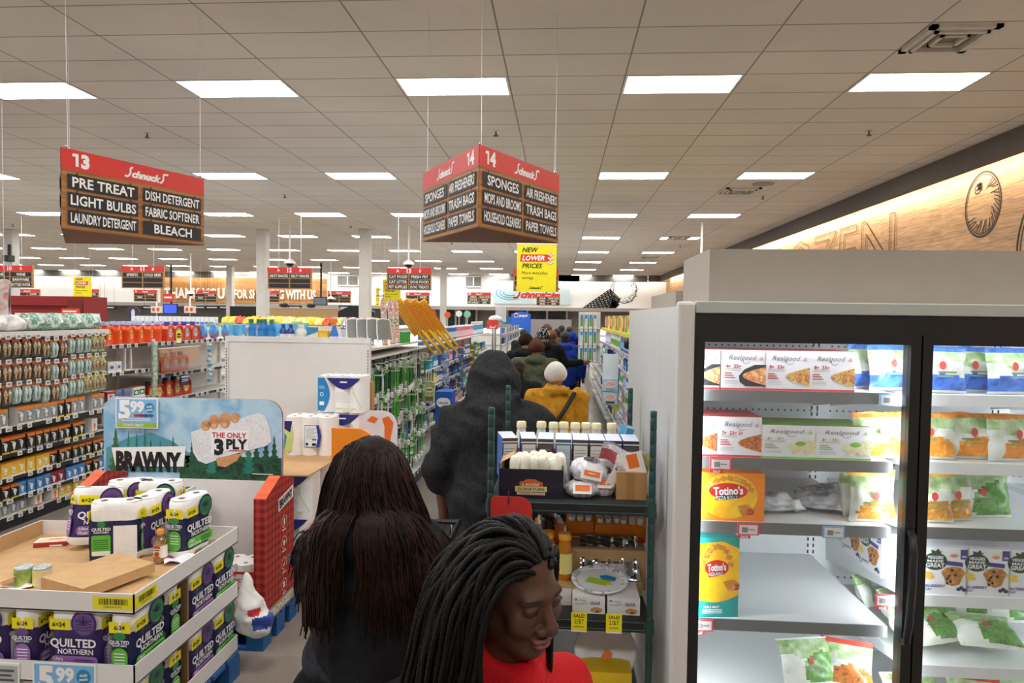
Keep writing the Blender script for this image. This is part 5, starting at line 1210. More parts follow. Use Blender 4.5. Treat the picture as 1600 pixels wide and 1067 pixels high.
def veg(g, w_, h_):
    g.text('', 0, 0, .01, INK); DG = mt('#2f4a38', .5)
    g.E2(-w_ * .26, h_ * .70, w_ * .27, h_ * .19, DG, 0, 24); g.P2([(-w_ * .34, h_ * .86), (-w_ * .36, h_ * .95), (-w_ * .26, h_ * .92), (-w_ * .2, h_ * .98), (-w_ * .16, h_ * .91), (-w_ * .1, h_ * .92), (-w_ * .2, h_ * .84)], DG)
    for t, y, s in (('VEGGIES', .79, .062), ('MADE', .71, .052), ('GREAT', .62, .085)): g.text(t, -w_ * .26, h_ * y, h_ * s, TEXTW, .001, bold=.03, wset=w_ * (.36 if t != 'GREAT' else .42))
    PU = mt('#4a4390', .5); g.R2(w_ * .30, w_ * .46, h_ * .76, h_ * .97, PU); g.text('100', w_ * .38, h_ * .82, h_ * .05, TEXTW, .001); g.P2([(w_ * .0, h_ * .63), (w_ * .36, h_ * .60), (w_ * .36, h_ * .69), (w_ * .0, h_ * .72)], PU)
    g.E2(w_ * .16, h_ * .83, w_ * .09, h_ * .04, mt('#e89a7a', .5)); MU = mixmat(('#c98a4a', '#b0702e', '#e0a860'), 40, .5)
    g.P2([(-w_ * .12, h_ * .46), (-w_ * .04, h_ * .56), (w_ * .14, h_ * .60), (w_ * .32, h_ * .58), (w_ * .42, h_ * .47), (w_ * .36, h_ * .38), (w_ * .3, h_ * .22), (w_ * .14, h_ * .18), (0, h_ * .22), (-w_ * .06, h_ * .38)], MU, .0005)
    for x, y in ((.02, .34), (.1, .28), (.06, .4), (.2, .42), (.12, .52), (.02, .24)): g.E2(w_ * x, h_ * y, w_ * .035, h_ * .03, mt('#2e2a3a', .5), .001, 8)
    for x, y in ((.28, .12), (.34, .15), (.4, .11)): g.E2(w_ * x, h_ * y, w_ * .05, h_ * .04, mt('#363a5a', .5), .001, 10)
    for x, y in ((-.38, .36), (-.42, .43)): g.E2(w_ * x, h_ * y, w_ * .11, h_ * .045, mt('#eec94a', .5), .0005, 12)
    g.text('BLUEBERRY', -w_ * .24, h_ * .175, h_ * .055, PU, .001, wmax=w_ * .48); g.text('OAT', -w_ * .4, h_ * .10, h_ * .05, PU, .001)
vb = fbox('muffin_box', .157, .12, .172, veg, '#f1f0f1', '#e4e2e6')
for k, (px, lb) in enumerate(((1488, 'white muffin box left of three in the freezer behind the second door'), (1554, 'white muffin box second of three behind the second freezer door'), (1622, 'white muffin box cut by the right edge of the picture'))): putf(vb, px, B2[3], lb, 'frozen food', 'muffin boxes', d=.12)
for k in range(2): vb.put((1.31 - .0 * k, YF + .22 + .17 * k, B2[3] + .0005), -PI / 2 + .1, ('white muffin box turned sideways behind the door mullion, nearer', 'white muffin box turned sideways behind the door mullion, farther')[k], 'frozen food', 'muffin boxes')
def pouch_mf(top, a, b, food, fc=(.6, .22, .42, .26)):
    def f(u, v):
        if v > .88: return top
        if ((u - fc[0]) / fc[2]) ** 2 + ((v - fc[1]) / fc[3]) ** 2 < 1 and v > .05: return food
        if v > .62 + .07 * math.sin(9 * u + 1): return a
        return b
    return f
GA, GB = mixmat(('#86b06a', '#b4cf98', '#dfe8d0'), 30, .3), mixmat(('#e0e6d6', '#f0f0ea', '#cfdac0'), 14, .3)
ORF, BLF = mixmat(('#f0a83a', '#e8892a', '#f6c860'), 35, .3), mixmat(('#2a55a8', '#4a7ad0', '#24407a'), 25, .3); NUG = mixmat(('#e8b04a', '#c97f2a', '#f2d070'), 40, .3)
def leaf(g): g.E2(0, .1, .012, .016, mt('#cc4a44', .4)); g.R2(-.045, .045, .072, .078, mt('#6f8f5a', .4)); g.R2(-.035, .035, .058, .062, mt('#8aa474', .4))
po = Proto(pouch('frozen_pouch', .2, .17, .06, pouch_mf(ORF, GA, GB, ORF), '#f0952a', seed=2, print_=leaf)); pb = Proto(pouch('frozen_pouch', .18, .17, .055, pouch_mf(BLF, GA, GB, BLF, (.5, .12, .6, .3)), '#2f6fc0', seed=5, print_=leaf))
pn_ = Proto(pouch('frozen_pouch', .17, .19, .07, pouch_mf(mixmat(('#f2b63a', '#f4c85a'), 20, .3), GA, GB, NUG, (.6, .2, .5, .26)), '#f0b02a', seed=8, print_=leaf)); pg_ = Proto(pouch('frozen_pouch', .27, .2, .07, pouch_mf(GA, GA, GB, mixmat(('#3f7a34', '#6fa04a', '#2f5c2a'), 30, .3), (.75, .3, .4, .4)), '#e9ede6', seed=11, print_=leaf))
pr_ = Proto(pouch('frozen_pouch', .22, .2, .07, pouch_mf(mixmat(('#c9302a', '#e05a3a'), 20, .3), GA, GB, mixmat(('#8a4a2a', '#c97a3a', '#5a3322'), 40, .3)), '#c23a2e', seed=14))
def pp_(pr, px, z, y, lb, rz=0., lean=.12, grp='bags of frozen food behind the second door', X=None):
    x = X if X is not None else px_at(px, y); return pr.put((x, y + .045, z + .002), 0, lb, 'frozen food', grp, rot=(-lean, 0, rz))
pp_(pb, 1362, B1[0], YF + .12, 'green and blue frozen pouch right of the meal boxes on the top shelf', .5); pp_(pb, 1398, B1[0], YF + .06, 'blue topped frozen pouch at the right end of the top shelf behind the first door', .3)
pp_(po, 1384, B1[1], YF, 'orange topped frozen pouch at the right end of the second shelf', .2); pp_(pn_, 1352, B1[2], YF + .1, 'green frozen pouch at the back right of the third shelf', .6); pp_(pn_, 1378, B1[2], YF, 'yellow topped frozen nugget pouch at the right end of the third shelf')
for k, px in enumerate((1478, 1528, 1590)): pp_(pb, px, B2[0], YF + .05 * (k % 2), 'blue frozen pouch on the top shelf behind the second door, %s' % ('left', 'middle', 'right')[k], .15 * (k - 1))
for k, px in enumerate((1462, 1530, 1600)): pp_(po, px, B2[1], YF + .02 * (k % 2), 'orange topped frozen pouch on the second shelf behind the second door, %s' % ('left', 'middle', 'right')[k], .12 * (k - 1))
for k, px in enumerate((1470, 1505)): pp_(pn_, px, B2[2], YF + .03 * k, 'yellow nugget pouch on the third shelf behind the second door, %s' % ('left', 'second')[k], .2 * k)
pp_(pg_, 1545, B2[2], YF + .09, 'pale green pouch with an orange stripe on the third shelf behind the second door', .1)
LG_ = 'green bags heaped on the fifth freezer shelf'
for k, (px, y, dz, rx, rz, w) in enumerate(((1476, .16, .05, -.55, .1, 'standing at left'), (1545, .18, .06, -.5, -.15, 'standing in the middle'), (1612, .16, .06, -.5, .1, 'at the right edge of the picture'), (1500, .02, .0, -1.15, .35, 'lying in front at left'), (1580, .0, .0, -1.2, -.1, 'lying in front at right'))):
    yy = YF + y; pg_.put((px_at(px, yy), yy + .04, B2[4] + .05 + dz * .5), 0, 'green frozen bag ' + w + ' behind the second freezer door', 'frozen food', LG_, rot=(rx, 0, rz), sc=.85)
for k, (x, y, z) in enumerate(((1.3, .1, B2[4]), (1.33, .24, B2[4]), (1.3, .4, B2[4]))): pg_.put((x + .05, YF + y, z + .04), 0, 'green frozen vegetable bag seen past the shelf end through the first door, %s' % ('nearest', 'middle', 'farthest')[k], 'frozen food', LG_, rot=(-.5, .2, .9), sc=.7)
for k, (X, rz) in enumerate(((1.0, .2), (1.13, -.3), (1.4, .1), (1.62, -.2), (1.85, .15))): (pr_ if k % 2 else pg_).put((X, YF + .1, (B1[4] if X < 1.2 else .44) + .03), 0, 'frozen vegetable bag at the very bottom of the freezer, %s from the left' % ('first', 'second', 'third', 'fourth', 'fifth')[k], 'frozen food', 'frozen bags at the bottom of the freezer', rot=(-.5, 0, rz), sc=.85)
cb = Proto(pouch('frozen_pouch', .2, .17, .03, lambda u, v: mixmat(('#d9dde2', '#aab2ba', '#eef0f2', '#c9a89a'), 12, .2), '#e6e9ec', seed=19, crumple=.008))
for k, (px, y, rz) in enumerate(((1225, .1, .2), (1285, .14, -.3), (1325, .28, .5))): yy = YF + y; cb.put((px_at(px, yy), yy - .02, B1[2] + .025), 0, 'clear frosted bag lying flat on the third freezer shelf, %s' % ('left', 'middle', 'back right')[k], 'frozen food', 'flat clear bags in the freezer', rot=(-1.42, 0, rz))
# cladding above the freezers
g = G(); g.box(.565, 3.4, 2.65, 3.2, 2.0455, 2.268, CLAD); tag(g.build('bulkhead_panel'), 'plain grey boxed panel standing on top of the freezer', 'panel')
g = G(); g.box(.54, 3.4, 3.25, 4.1, 2.0455, 2.13, CLAD); tag(g.build('bulkhead_panel'), 'lower grey boxed panel on top of the freezer behind the tall one', 'panel')
# ================================================================== GREEN WIRE CART WITH RETURNED GOODS
CX0, CX1, CY0, CY1 = -.255, .36, 2.6, 3.45
PG = mt('#2f4f4c', .4, .3, n=.05)
ct = empty('wire_cart', (CX0, CY0, 0)); tag(ct, 'dark green four post wire cart loaded with mixed returned goods', 'cart'); w_, d_ = CX1 - CX0, CY1 - CY0
for x in (0, w_):
    for y in (0, d_):
        g = G(); pr = [(.0128, .13)]
        z = .15
        while z < 1.645: pr += [(.0128, z), (.0118, z + .002), (.0118, z + .004), (.0128, z + .006)]; z += .0508
        pr += [(.0128, 1.648), (.010, 1.652)]; g.at(x, y, 0); g.lathe(pr, PG, 12); po_ = g.build('post', ct)
        g = G(); g.at(x, y, 0); g.ball((0, .0, .05), (.018, .045, .05), mt('#2a2a2c', .5), 12, 8); g.cyl(.02, .09, .13, STEEL, 8); g.build('caster', po_)
SH = (1.292, .842, .40)
for z in SH:
    g = G(); g.box(.0, w_, .0, d_, z - .012, z, mt('#1b1d1f', .5)); s = g.build('shelf', ct)
    g = G()
    for a, b in (((0, -.002), (w_, -.002)), ((0, d_ + .002), (w_, d_ + .002)), ((-.002, 0), (-.002, d_)), ((w_ + .002, 0), (w_ + .002, d_))):
        for zz in (z - .004, z - .034): g.rod((a[0], a[1], zz), (b[0], b[1], zz), .004, PG)
        n = 14
        for k in range(n): t = (k + .5) / n; t2 = (k + 1) / n; g.tube([(a[0] + (b[0] - a[0]) * q, a[1] + (b[1] - a[1]) * q, zz) for q, zz in ((k / n, z - .034), (t, z - .004), (t2, z - .034))], .002, PG, 4)
    for x in (0, w_):
        for y in (0, d_): g.at(x, y, 0); g.cyl(.019, z - .045, z + .006, PG, 12, .017); g.pop()
    g.build('shelf_rail', s)
    g = G(); g.box(.02, w_ - .02, -.004, -.0025, z - .042, z + .0, mt('#17181a', .5)); g.build('edge_strip', s)
# red hanging plate
a, b = W(766, 840, Y=CY0 - .03), W(832, 777, Y=CY0 - .03)
g = G(); g.push(Matrix(((1, 0, 0, a.x), (0, 0, -1, CY0 - .026), (0, 1, 0, a.z - .1), (0, 0, 0, 1)))); ww, hh_ = b.x - a.x, b.z - a.z + .1
g.prism([(0, 0), (ww, 0), (ww, hh_ - .05)] + [(ww - .05 + .05 * math.cos(math.radians(q)), hh_ - .05 + .05 * math.sin(math.radians(q))) for q in range(15, 91, 15)] + [(.012, hh_), (0, hh_ - .012)], 0, .004, mt('#c8302c', .5, n=.03)); rp = tag(g.build('red_plate'), 'plain red plate with one rounded corner hanging from the cart', 'sign')
g = G(); g.tube([(a.x + ww * .43, CY0 - .032, a.z + hh_ - .13), (a.x + ww * .43, CY0 - .034, b.z + .012), (a.x + ww * .43, CY0 - .02, b.z + .02)], .002, INK, 4); g.build('hook', rp)
def cx_(px, y): return W(px, 720, Y=y).x
zt = SH[0] + .0008
# burrito case
def elm(g):
    w_, h_ = .25, .112; g.R2(-w_ / 2, w_ / 2, 0, h_, mt('#1b1a2a', .45)); 
    for k in range(10): g.L2([(-.12 + .025 * k, .045), (-.1075 + .025 * k, .06), (-.095 + .025 * k, .045), (-.1075 + .025 * k, .03), (-.12 + .025 * k, .045)], .0012, mt('#3f3d55', .45), .0005)
    g.P2([(-.045, .045), (.045, .045), (.045, .062), (.03, .066), (.015, .074), (-.015, .074), (-.03, .066), (-.045, .062)], mt('#d96a28', .45), .001); g.P2([(-.04, .046), (.04, .046), (.04, .06), (-.04, .06)], mt('#c23a22', .45), .0014); g.text('EL MONTEREY', 0, .053, .009, TEXTW, .002, bold=.02, wset=.072)
    g.R2(-.062, .062, .024, .0455, mt('#d9cf8a', .45), .0012); g.text('SIGNATURE', 0, .035, .011, mt('#4a4420', .45), .002, bold=.02, wset=.105); g.R2(-.055, .055, .012, .021, mt('#e8ddc8', .45), .001); g.text('LOADED NACHO', 0, .0165, .006, mt('#a23322', .45), .002, wset=.1)
y0 = CY0 + .05; xa, xb = cx_(780, y0), cx_(881, y0); wb = xb - xa
g = G(); NV = mt('#1b1a2a', .45); t = .004; D_ = .17
for q in ((0, wb, 0, t, 0, .112), (0, t, t, D_, 0, .13), (wb - t, wb, t, D_, 0, .112), (0, wb, D_ - t, D_, 0, .13), (t, wb - t, t, D_ - t, 0, .004)): g.box(*q, NV)
g.box(t, t + .003, t, D_ - t, .004, .135, CARD); g.poly([(t, D_ * .2, .13), (t + .05, D_ * .25, .155), (t + .05, D_ * .9, .155), (t, D_ * .9, .13)], CARD); bc = g.build('burrito_case', None, (xa, y0, zt)); tag(bc, 'open black display case holding white wrapped burritos on the cart top', 'case')
g = G(); g.at(wb / 2, -.0008, 0); front(g, 0, 0, 0); elm(g); g.build('front_print', bc)
random.seed(11)
g = G(); g.lathe([(.012, -.075), (.021, -.066), (.022, 0), (.023, .045), (.019, .062), (.010, .07), (.004, .068)], mixmat(('#f2efe6', '#e2dccb', '#faf8f2'), 26, .5, bump=.4), 10); bu = Proto(g.build('wrapped_burrito'))
for k in range(20): bu.put((xa + .06 + .0098 * k, y0 + .035 + .036 * (k % 4), zt + .082 + rnd(0, .012)), 0, 'white wrapped burrito standing in the black case', 'burrito', 'wrapped burritos in the case', rot=(rnd(-.25, .15), rnd(-.22, .22), rnd(0, 3)))
# tall blue cartons with nutrition panels
def nut(kind):
    def f(g):
        w_, h_ = .066, .19; g.R2(-w_ / 2, w_ / 2, 0, h_, mt(('#55413a', '#3f3a44', '#4a5a78')[kind], .45)); g.R2(-w_ / 2, w_ / 2, h_ * .9, h_ * .93, mt('#e9e7ea', .45), .0004)
        g.R2(-w_ * .43, w_ * .43, .0, h_ * .87, mt(('#e9e6e2', '#5c5250', '#c9d6e6')[kind], .45), .0006)
        for k in range(11): g.R2(-w_ * .38, w_ * (.36 - .06 * (k % 3)), h_ * (.06 + .07 * k), h_ * (.072 + .07 * k), mt(('#8d8a88', '#b9b2ae', '#9aaac0')[kind], .5), .001)
    return f
nbs = [Proto(carton('blue_carton', .066, .17, .19, '#dfe2e8', nut(k), '#d3dcec', '#2d6cc0')) for k in range(3)]
yb = CY0 + .29
for i, (px, k) in enumerate(((790, 0), (823, 0), (852, 1), (880, 2), (907, 0), (933, 0), (959, 1), (986, 1))):
    nbs[k].put((cx_(px, yb), yb + .085, zt), .22 if i == 0 else .1 if i == 1 else 0, 'blue carton with nutrition panel on the cart, %s from the left of its row' % ('first', 'second', 'third', 'fourth', 'fifth', 'sixth', 'seventh', 'eighth')[i], 'carton', 'blue cartons on the cart')
# cream capped bottles behind
cbp = Proto(bottle('creamer_bottle', '#eee9e4', '#e6dcb4', '#b8472e', r=.027, h=.215, neck=.72, lab2='#e4ddd6')); yb = CY0 + .60
for i, px in enumerate((814, 845, 864, 880, 898, 915, 931, 955)): cbp.put((cx_(px, yb), yb + .012 * (i % 2), zt), 0, 'cream capped white bottle at the back of the cart, %s from the left' % ('first', 'second', 'third', 'fourth', 'fifth', 'sixth', 'seventh', 'eighth')[i], 'bottle', 'cream capped bottles on the cart')
bb = Proto(carton('small_blue_box', .05, .06, .08, '#e9f1f6', lambda g: g.R2(-.02, .02, .01, .07, mt('#3fa3d6', .45)), '#4fb0dc', '#3fa3d6'))
bb.put((cx_(983, 3.1), 3.32, zt + .11), .3, 'small pale blue box leaning up at the back right of the cart', 'box', rot=(0, .25, .3)); bb.put((cx_(968, 3.1), 3.30, zt + .07), .1, 'small pale blue box lower at the back right of the cart', 'box', rot=(0, -.3, .1))
g = G(); g.box(cx_(960, 3.1), cx_(992, 3.1), 3.22, 3.42, zt, zt + .069, CARD); tag(g.build('brown_carton'), 'brown carton under the two small blue boxes on the cart', 'carton')
# bagged bowls
def wrapm(cols): return mixmat(cols, 24, .15, 4, 1.5, bump=.5)
ORT = mt('#f07a22', .5)
def bagged(name, loc, r, h, label, tint=('#eceaec', '#d3d0d6', '#fbfafb'), rot=None, n=9, sticker=True):
    g = G(); m = wrapm(tint); random.seed(int(abs(loc[0]) * 1000)); ph = rnd(0, 6)
    def f(u, v):
        a = 2 * PI * u; rr = r * (math.sin(PI * (.12 + .82 * v)) ** .45) * (1 + .06 * math.sin(n * a + ph + 4 * v) + .04 * math.sin(17 * a - 3 * v)); return (rr * math.cos(a), rr * math.sin(a) * .8, h * v)
    g.grid(f, 48, 12, m); o = g.build(name, None, loc); 
    if rot: o.rotation_euler = rot
    tag(o, label, 'bag')
    g = G(); g.lathe([(r * .3, h * .12), (r * .82, h * .5), (r * .86, h * .7), (r * .8, h * .7), (r * .3, h * .2)], mt('#e2dfe2', .5), 24, cap=False) ; 
    if sticker:
        g.push(Matrix.Translation((0, -r * .8 * .98, h * .62)), Matrix.Rotation(-.5, 4, 'X')); g.box(-r * .55, r * .55, -.004, 0, -.02, .022, TEXTW); g.box(-r * .4, r * .45, -.006, -.004, -.008, .014, ORT); g.pop()
    g.build('sticker', o); return o
yb = CY0 + .09
bagged('bagged_bowls', (cx_(918, yb), yb + .05, zt + .055), .075, .09, 'clear bag of white bowls with orange sticker, upper of two on the cart', rot=(.25, .2, .1))
bagged('bagged_bowls', (cx_(910, yb), yb + .02, zt), .066, .062, 'clear bag of white bowls with red print, lower front on the cart')
bagged('bagged_cups', (cx_(945, yb), yb + .05, zt), .05, .085, 'crumpled clear bag with orange sticker beside the tan carton', tint=('#c9c2c0', '#efecec', '#a89a98'))
c = carton('tan_carton', .116, .11, .108, '#b98d58', lambda g: g.R2(-.058 + .038, -.058 + .07, 0, .108, mt('#a87c48', .35))); yb = CY0 + .06; c.location = (cx_(988, yb), yb + .06, zt); tag(c, 'tan taped carton at the front right of the cart top', 'carton')
g = G(); yb = CY0 + .12; p = (cx_(975, yb), yb, zt + .135)
g.at(*p, rz=-.15, ry=.25); g.grid(lambda u, v: ((u - .5) * .2, .02 * math.sin(7 * u + 4 * v) - .02 * math.sin(PI * u) * math.sin(PI * v), (v - .5) * .1 + .01 * math.sin(9 * u)), 18, 10, None or wrapm(('#e9e7ea', '#b9b3bb', '#f6f5f6')), True, lambda u, v: mt('#a8484e', .35, n=.2, sc=40) if u < .35 and .3 < v < .8 else (mixmat(('#2f5aa8', '#d9c23a', '#4a9ac0'), 40, .3) if u > .78 else (wrapm(('#e9e7ea', '#b9b3bb', '#f6f5f6')))))
g.grid(lambda u, v: ((u - .5) * .2, .03 + .02 * math.sin(PI * u) * math.sin(PI * v), (v - .5) * .1 + .01 * math.sin(9 * u)), 10, 6, wrapm(('#e9e7ea', '#b9b3bb', '#f6f5f6')), True, flip=True)
pk = tag(g.build('toy_packet'), 'bright plastic packet with white and orange hang card on top of the tan carton', 'packet')
g = G(); g.at(p[0] + .03, p[1] - .034, p[2] - .015, rz=-.15, ry=-.28); g.box(-.055, .05, -.003, 0, -.05, .06, TEXTW); g.box(-.012, .03, -.005, -.003, 0, .055, ORT); g.build('hang_card', pk)
g = G(); yb = CY0 + .10; g.at(cx_(961, yb), yb, zt + .088, ry=.5, rz=.1); g.box(-.018, .018, -.003, 0, -.05, .05, TEXTW); g.box(-.012, .012, -.005, -.003, .02, .045, mt('#a23a40', .5)); tag(g.build('paper_tag'), 'white paper slip hanging beside the tan carton on the cart', 'paper')
# middle shelf
zt = SH[1] + .0008; yb = CY0 + .05
def bar(g):
    g.text('BAR', .028, .042, .014, mt('#5a5a60', .5), 0, bold=.02); g.text('1-1', -.002, .042, .013, mt('#8fb0c8', .5)); g.R2(-.055, -.045, .05, .058, mt('#3f9ac6', .5)); g.R2(-.04, -.012, .05, .054, LTX); g.R2(-.055, -.02, .036, .04, LTX); g.text('10', -.02, .042, .01, LTX)
    g.E2(.03, .016, .024, .011, mixmat(('#8a5630', '#d9a870', '#5a3822'), 60, .5), .0006)
brp = Proto(carton('snack_bar_box', .126, .17, .066, '#ebe9e8', bar, '#efeeee'))
brp.put((cx_(924, yb), yb + .085, zt), 0, 'white snack bar box on the middle cart shelf, left of two', 'box', 'snack bar boxes'); brp.put((cx_(979, yb), yb + .085, zt), 0, 'white snack bar box on the middle cart shelf, right of two', 'box', 'snack bar boxes')
def sale(px):
    yy = CY0 - .012; g = G(); w_, h_ = .06, .075; g.box(-w_ / 2, w_ / 2, -.003, 0, -h_, 0, YEL); front(g, 0, -.0035, 0); g.text('SALE!', 0, -.013, .013, INK, 0, bold=.02, wset=w_ * .7); g.text('2/$7', 0, -.034, .017, INK, 0, bold=.0, wset=w_ * .6); g.R2(-w_ * .3, w_ * .3, -.058, -.052, mt('#b9a800', .5)); g.R2(-w_ * .45, w_ * .45, -h_, -h_ + .005, TEXTW); g.pop()
    o = g.build('sale_tag', ct); o.location = (cx_(px, yy) - CX0, yy - CY0, SH[1] + .032); return o
sale(909); sale(964)
# paper plates, foil pans, honey, orange packs
g = G(); m1 = mixmat(('#eef0f2', '#7d8fa8', '#f6f7f8', '#f2f3f4'), 45, .35, lo=.25, hi=.6); p = (cx_(943, yb), yb + .11, zt + .0665)
g.at(*p, rx=.12); r = .115
g.lathe([(r * .62, 0), (r * .7, .006), (r * .98, .028), (r, .034), (r * .97, .036), (r * .8, .030), (r * .78, .028)], m1, 32, cap=False); g.at(0, 0, .029); g.E2(0, 0, r * .8, r * .8, mt('#e8ebee', .3), 0, 30); g.P2([(-.06, -.02), (.02, -.05), (.05, -.01), (-.04, .02)], mt('#a8d33a', .4), .001); g.P2([(.01, .0), (.06, -.01), (.07, .02), (.03, .04), (.0, .03)], mt('#1f82c8', .4), .001); g.P2([(.0, -.045), (.05, -.04), (.04, -.02)], mt('#e6d83a', .4), .0015); tag(g.build('paper_plate_pack'), 'wrapped stack of patterned paper plates with green and blue card on the snack bar boxes', 'plates')
g = G(); p = (cx_(957, yb + .2), yb + .26, zt + .135)
g.at(*p, rx=.8); g.grid(lambda u, v: ((u - .5) * .25, (v - .5) * .2, .007 * math.sin(9 * u * PI) * (1 if .1 < v < .75 else .3) + .003 * math.sin(31 * v + 7 * u)), 60, 24, mt('#cfd0d2', .18, .95, n=.1, sc=30)); g.box(-.125, .125, -.1, .1, -.02, -.002, mt('#a9aaac', .25, .9)); g.at(0, -.05, .014); g.R2(-.07, .06, -.02, .015, mixmat(('#a88090', '#d9c0c0', '#8a6a70'), 30, .3), .001); g.pop(); tag(g.build('foil_pan_pack'), 'shiny pack of foil pans behind the paper plates on the middle cart shelf', 'foil pans')
g = G(); g.box(cx_(905, yb + .25), cx_(1005, yb + .25), yb + .19, yb + .36, zt, zt + .06, CARD); tag(g.build('brown_carton'), 'low brown carton under the foil pans on the middle cart shelf', 'carton')
hb = Proto(bottle('honey_bottle', '#c27a1f', '#f0a81c', '#eadf8a', r=.031, h=.19, neck=.75)); hb.put((cx_(885, yb + .12), yb + .16, zt + .075), 0, 'amber bottle with yellow cap in front of the foil pans, right of two', 'bottle', 'amber bottles on the cart'); hb.put((cx_(858, yb + .12), yb + .18, zt + .075), 0, 'amber bottle with yellow cap behind the red jacketed person, left of two', 'bottle', 'amber bottles on the cart')
g = G(); g.box(cx_(835, yb + .12), cx_(900, yb + .12), yb + .07, yb + .24, zt, zt + .074, CARD); o = tag(g.build('brown_carton'), 'brown carton under the amber bottles on the cart', 'carton')
g = G(); front(g, 0, yb + .068, zt); g.R2(cx_(882, yb) - .01, cx_(897, yb), .0, .07, mt('#e9e6e0', .5)); g.build('label', o)
db = bottle('dark_jar', '#15110f', '#1a1513', None, r=.033, h=.12, neck=.8); yy = CY0 + .36; db.location = (cx_(857, yy), yy, zt + .17); tag(db, 'small black jar above the amber bottles on the cart', 'jar')
g = G(); g.box(cx_(842, yy), cx_(1010, yy), yy - .06, yy + .14, zt, zt + .1692, CARD); tag(g.build('brown_carton'), 'tall brown carton at the back of the middle cart shelf', 'carton')
def orp(g):
    g.R2(-.06, .06, 0, .03, mt('#c9601c', .4)); g.R2(-.045, .01, .008, .018, mt('#f2d9b0', .4), .0006)
op = (carton('orange_multipack', .12, .1, .085, '#e2801f', orp, '#f09a2a', '#d06a1a'))
g = G()
for x in (-.036, 0, .036):
    for y in (-.028, .014): g.at(x, y, 0); g.cyl(.014, .0855, .105, mt('#f0eeea', .4), 12); g.pop()
g.build('white_cap', op); op = Proto(op)
yy = CY0 + .40
for i, (px, dz, rx, rz) in enumerate(((860, 0, .0, .1), (908, .0, .25, 0), (950, .0, .3, .1), (992, .0, .35, -.15))): op.put((cx_(px, yy) + .0, yy + .05 * (i > 0), zt + .1705 + .02 * (i > 0)), 0, 'orange multipack with white caps at the back of the cart, %s from the left' % ('first', 'second', 'third', 'fourth')[i], 'multipack', 'orange multipacks on the cart', rot=(rx, 0, rz))
# lowest shelf
zt = SH[2] + .0008
def cho(g):
    g.R2(-.11, .11, .1, .2, mt('#f0c61c', .4)); g.R2(-.11, .11, 0, .1, mt('#ece4d2', .4)); g.E2(.07, .06, .05, .05, mt('#3a5a9a', .4), .0006, 16); g.E2(.07, .06, .038, .038, TEXTW, .001, 16); g.E2(.01, .1, .035, .022, mixmat(('#8a3a1c', '#d98a3a', '#5a2412'), 50, .4), .0008, 14); g.R2(-.09, -.05, .0, .09, mt('#7a3420', .4), .0006)
c = carton('yellow_food_box', .225, .12, .2, '#f0c61c', cho); yb = CY0 + .06; c.location = (cx_(949, yb), yb + .07, zt); tag(c, 'yellow and cream food box on the lowest cart shelf', 'box')
g = G(); p = (cx_(952, yb + .1), yb + .19, zt + .2); g.at(*p, rx=1.1); 
for k in range(5): g.at(0, 0, .012 * k); g.lathe([(.001, .0), (.07, .0), (.085, .008), (.125, .02), (.127, .024), (.12, .024), (.08, .012), (.07, .006), (.001, .006)], mt('#dfdddb', .35), 32, cap=False); g.pop()
g.at(.0, -.02, .064); g.P2([(-.02, -.01), (.015, -.03), (.03, .01), (.005, .03)], ORT, 0); g.pop(); tag(g.build('foam_plate_pack'), 'bagged stack of white round plates with orange sticker standing on the lowest cart shelf', 'plates')
cp = pouch('snack_bag', .15, .22, .06, lambda u, v: mixmat(('#e2b41c', '#c23a1c', '#f0d03a'), 16, .3) if v < .75 else mixmat(('#b8241f', '#d9402f'), 12, .3), '#b8241f', seed=31); cp.location = (cx_(872, yb), yb + .04, zt); cp.rotation_euler = (-.15, 0, -.1); tag(cp, 'yellow and red snack bag beside the yellow box on the lowest cart shelf', 'snack bag')
# ================================================================== SHELVING RUNS
SHW = mt('#dcdad6', .5, n=.03); STRIP = mt('#26262a', .4); PEG = mt('#cfc6b6', .6, n=.05); HOOK = mt('#e4e4e4', .35, .4)
def bay(xf, side, y0, y1, zs, label, depth=.5, top=1.78, back=SHW, tags=9, edge=STRIP, group=None, tops=True, tagz=True):
    r = empty('shelving_bay', (xf, y0, 0)); tag(r, label, 'shelving', group); L = y1 - y0; s = side
    def X(a, b): return (min(-s * a, -s * b), max(-s * a, -s * b))
    g = G(); g.box(*X(.02, depth), 0.002, L - .002, 0, .1, STRIP); g.build('kick_base', r)
    g = G(); g.box(*X(depth - .03, depth), .002, L - .002, .1, top, back); g.build('back_panel', r)
    for q in (.002, L - .034): g = G(); g.box(*X(depth - .07, depth - .031), q, q + .032, .1, top, SHW); g.build('upright', r)
    for z in zs:
        dp = depth - .075
        g = G(); g.box(*X(.004, dp), .006, L - .006, z - .018, z, SHW); sh = g.build('shelf', r)
        g = G(); g.box(*X(0, .0035), .004, L - .004, z - .032, z + .003, edge); g.build('shelf_edge', sh)
        if tagz:
            n = tags
            for k in range(n):
                if (k * 7 + int(z * 100)) % 5 == 0: continue
                put_tag(sh, (s * .003, L * (k + .5) / n, z - .034), s * PI / 2, .07 if k % 3 else .05, .036)
    return r
def row(pr, xf, side, y0, y1, z, pitch, label, cat, grp, inset=.07, rz0=0., jit=.12, lean=0., jy=.0, skip=0., sc=None):
    out = []; y = y0 + pitch / 2
    while y < y1 - pitch * .3:
        if random.random() >= skip:
            p = random.choice(pr) if isinstance(pr, list) else pr
            c = p.put((xf - side * (inset + rnd(0, .02)), y, z + .0006), 0, label, cat, grp, rot=(lean, 0, side * PI / 2 + rz0 + rnd(-jit, jit)), sc=sc); out.append(c)
        y += pitch * (1 + rnd(-jy, jy))
    return out
random.seed(42)
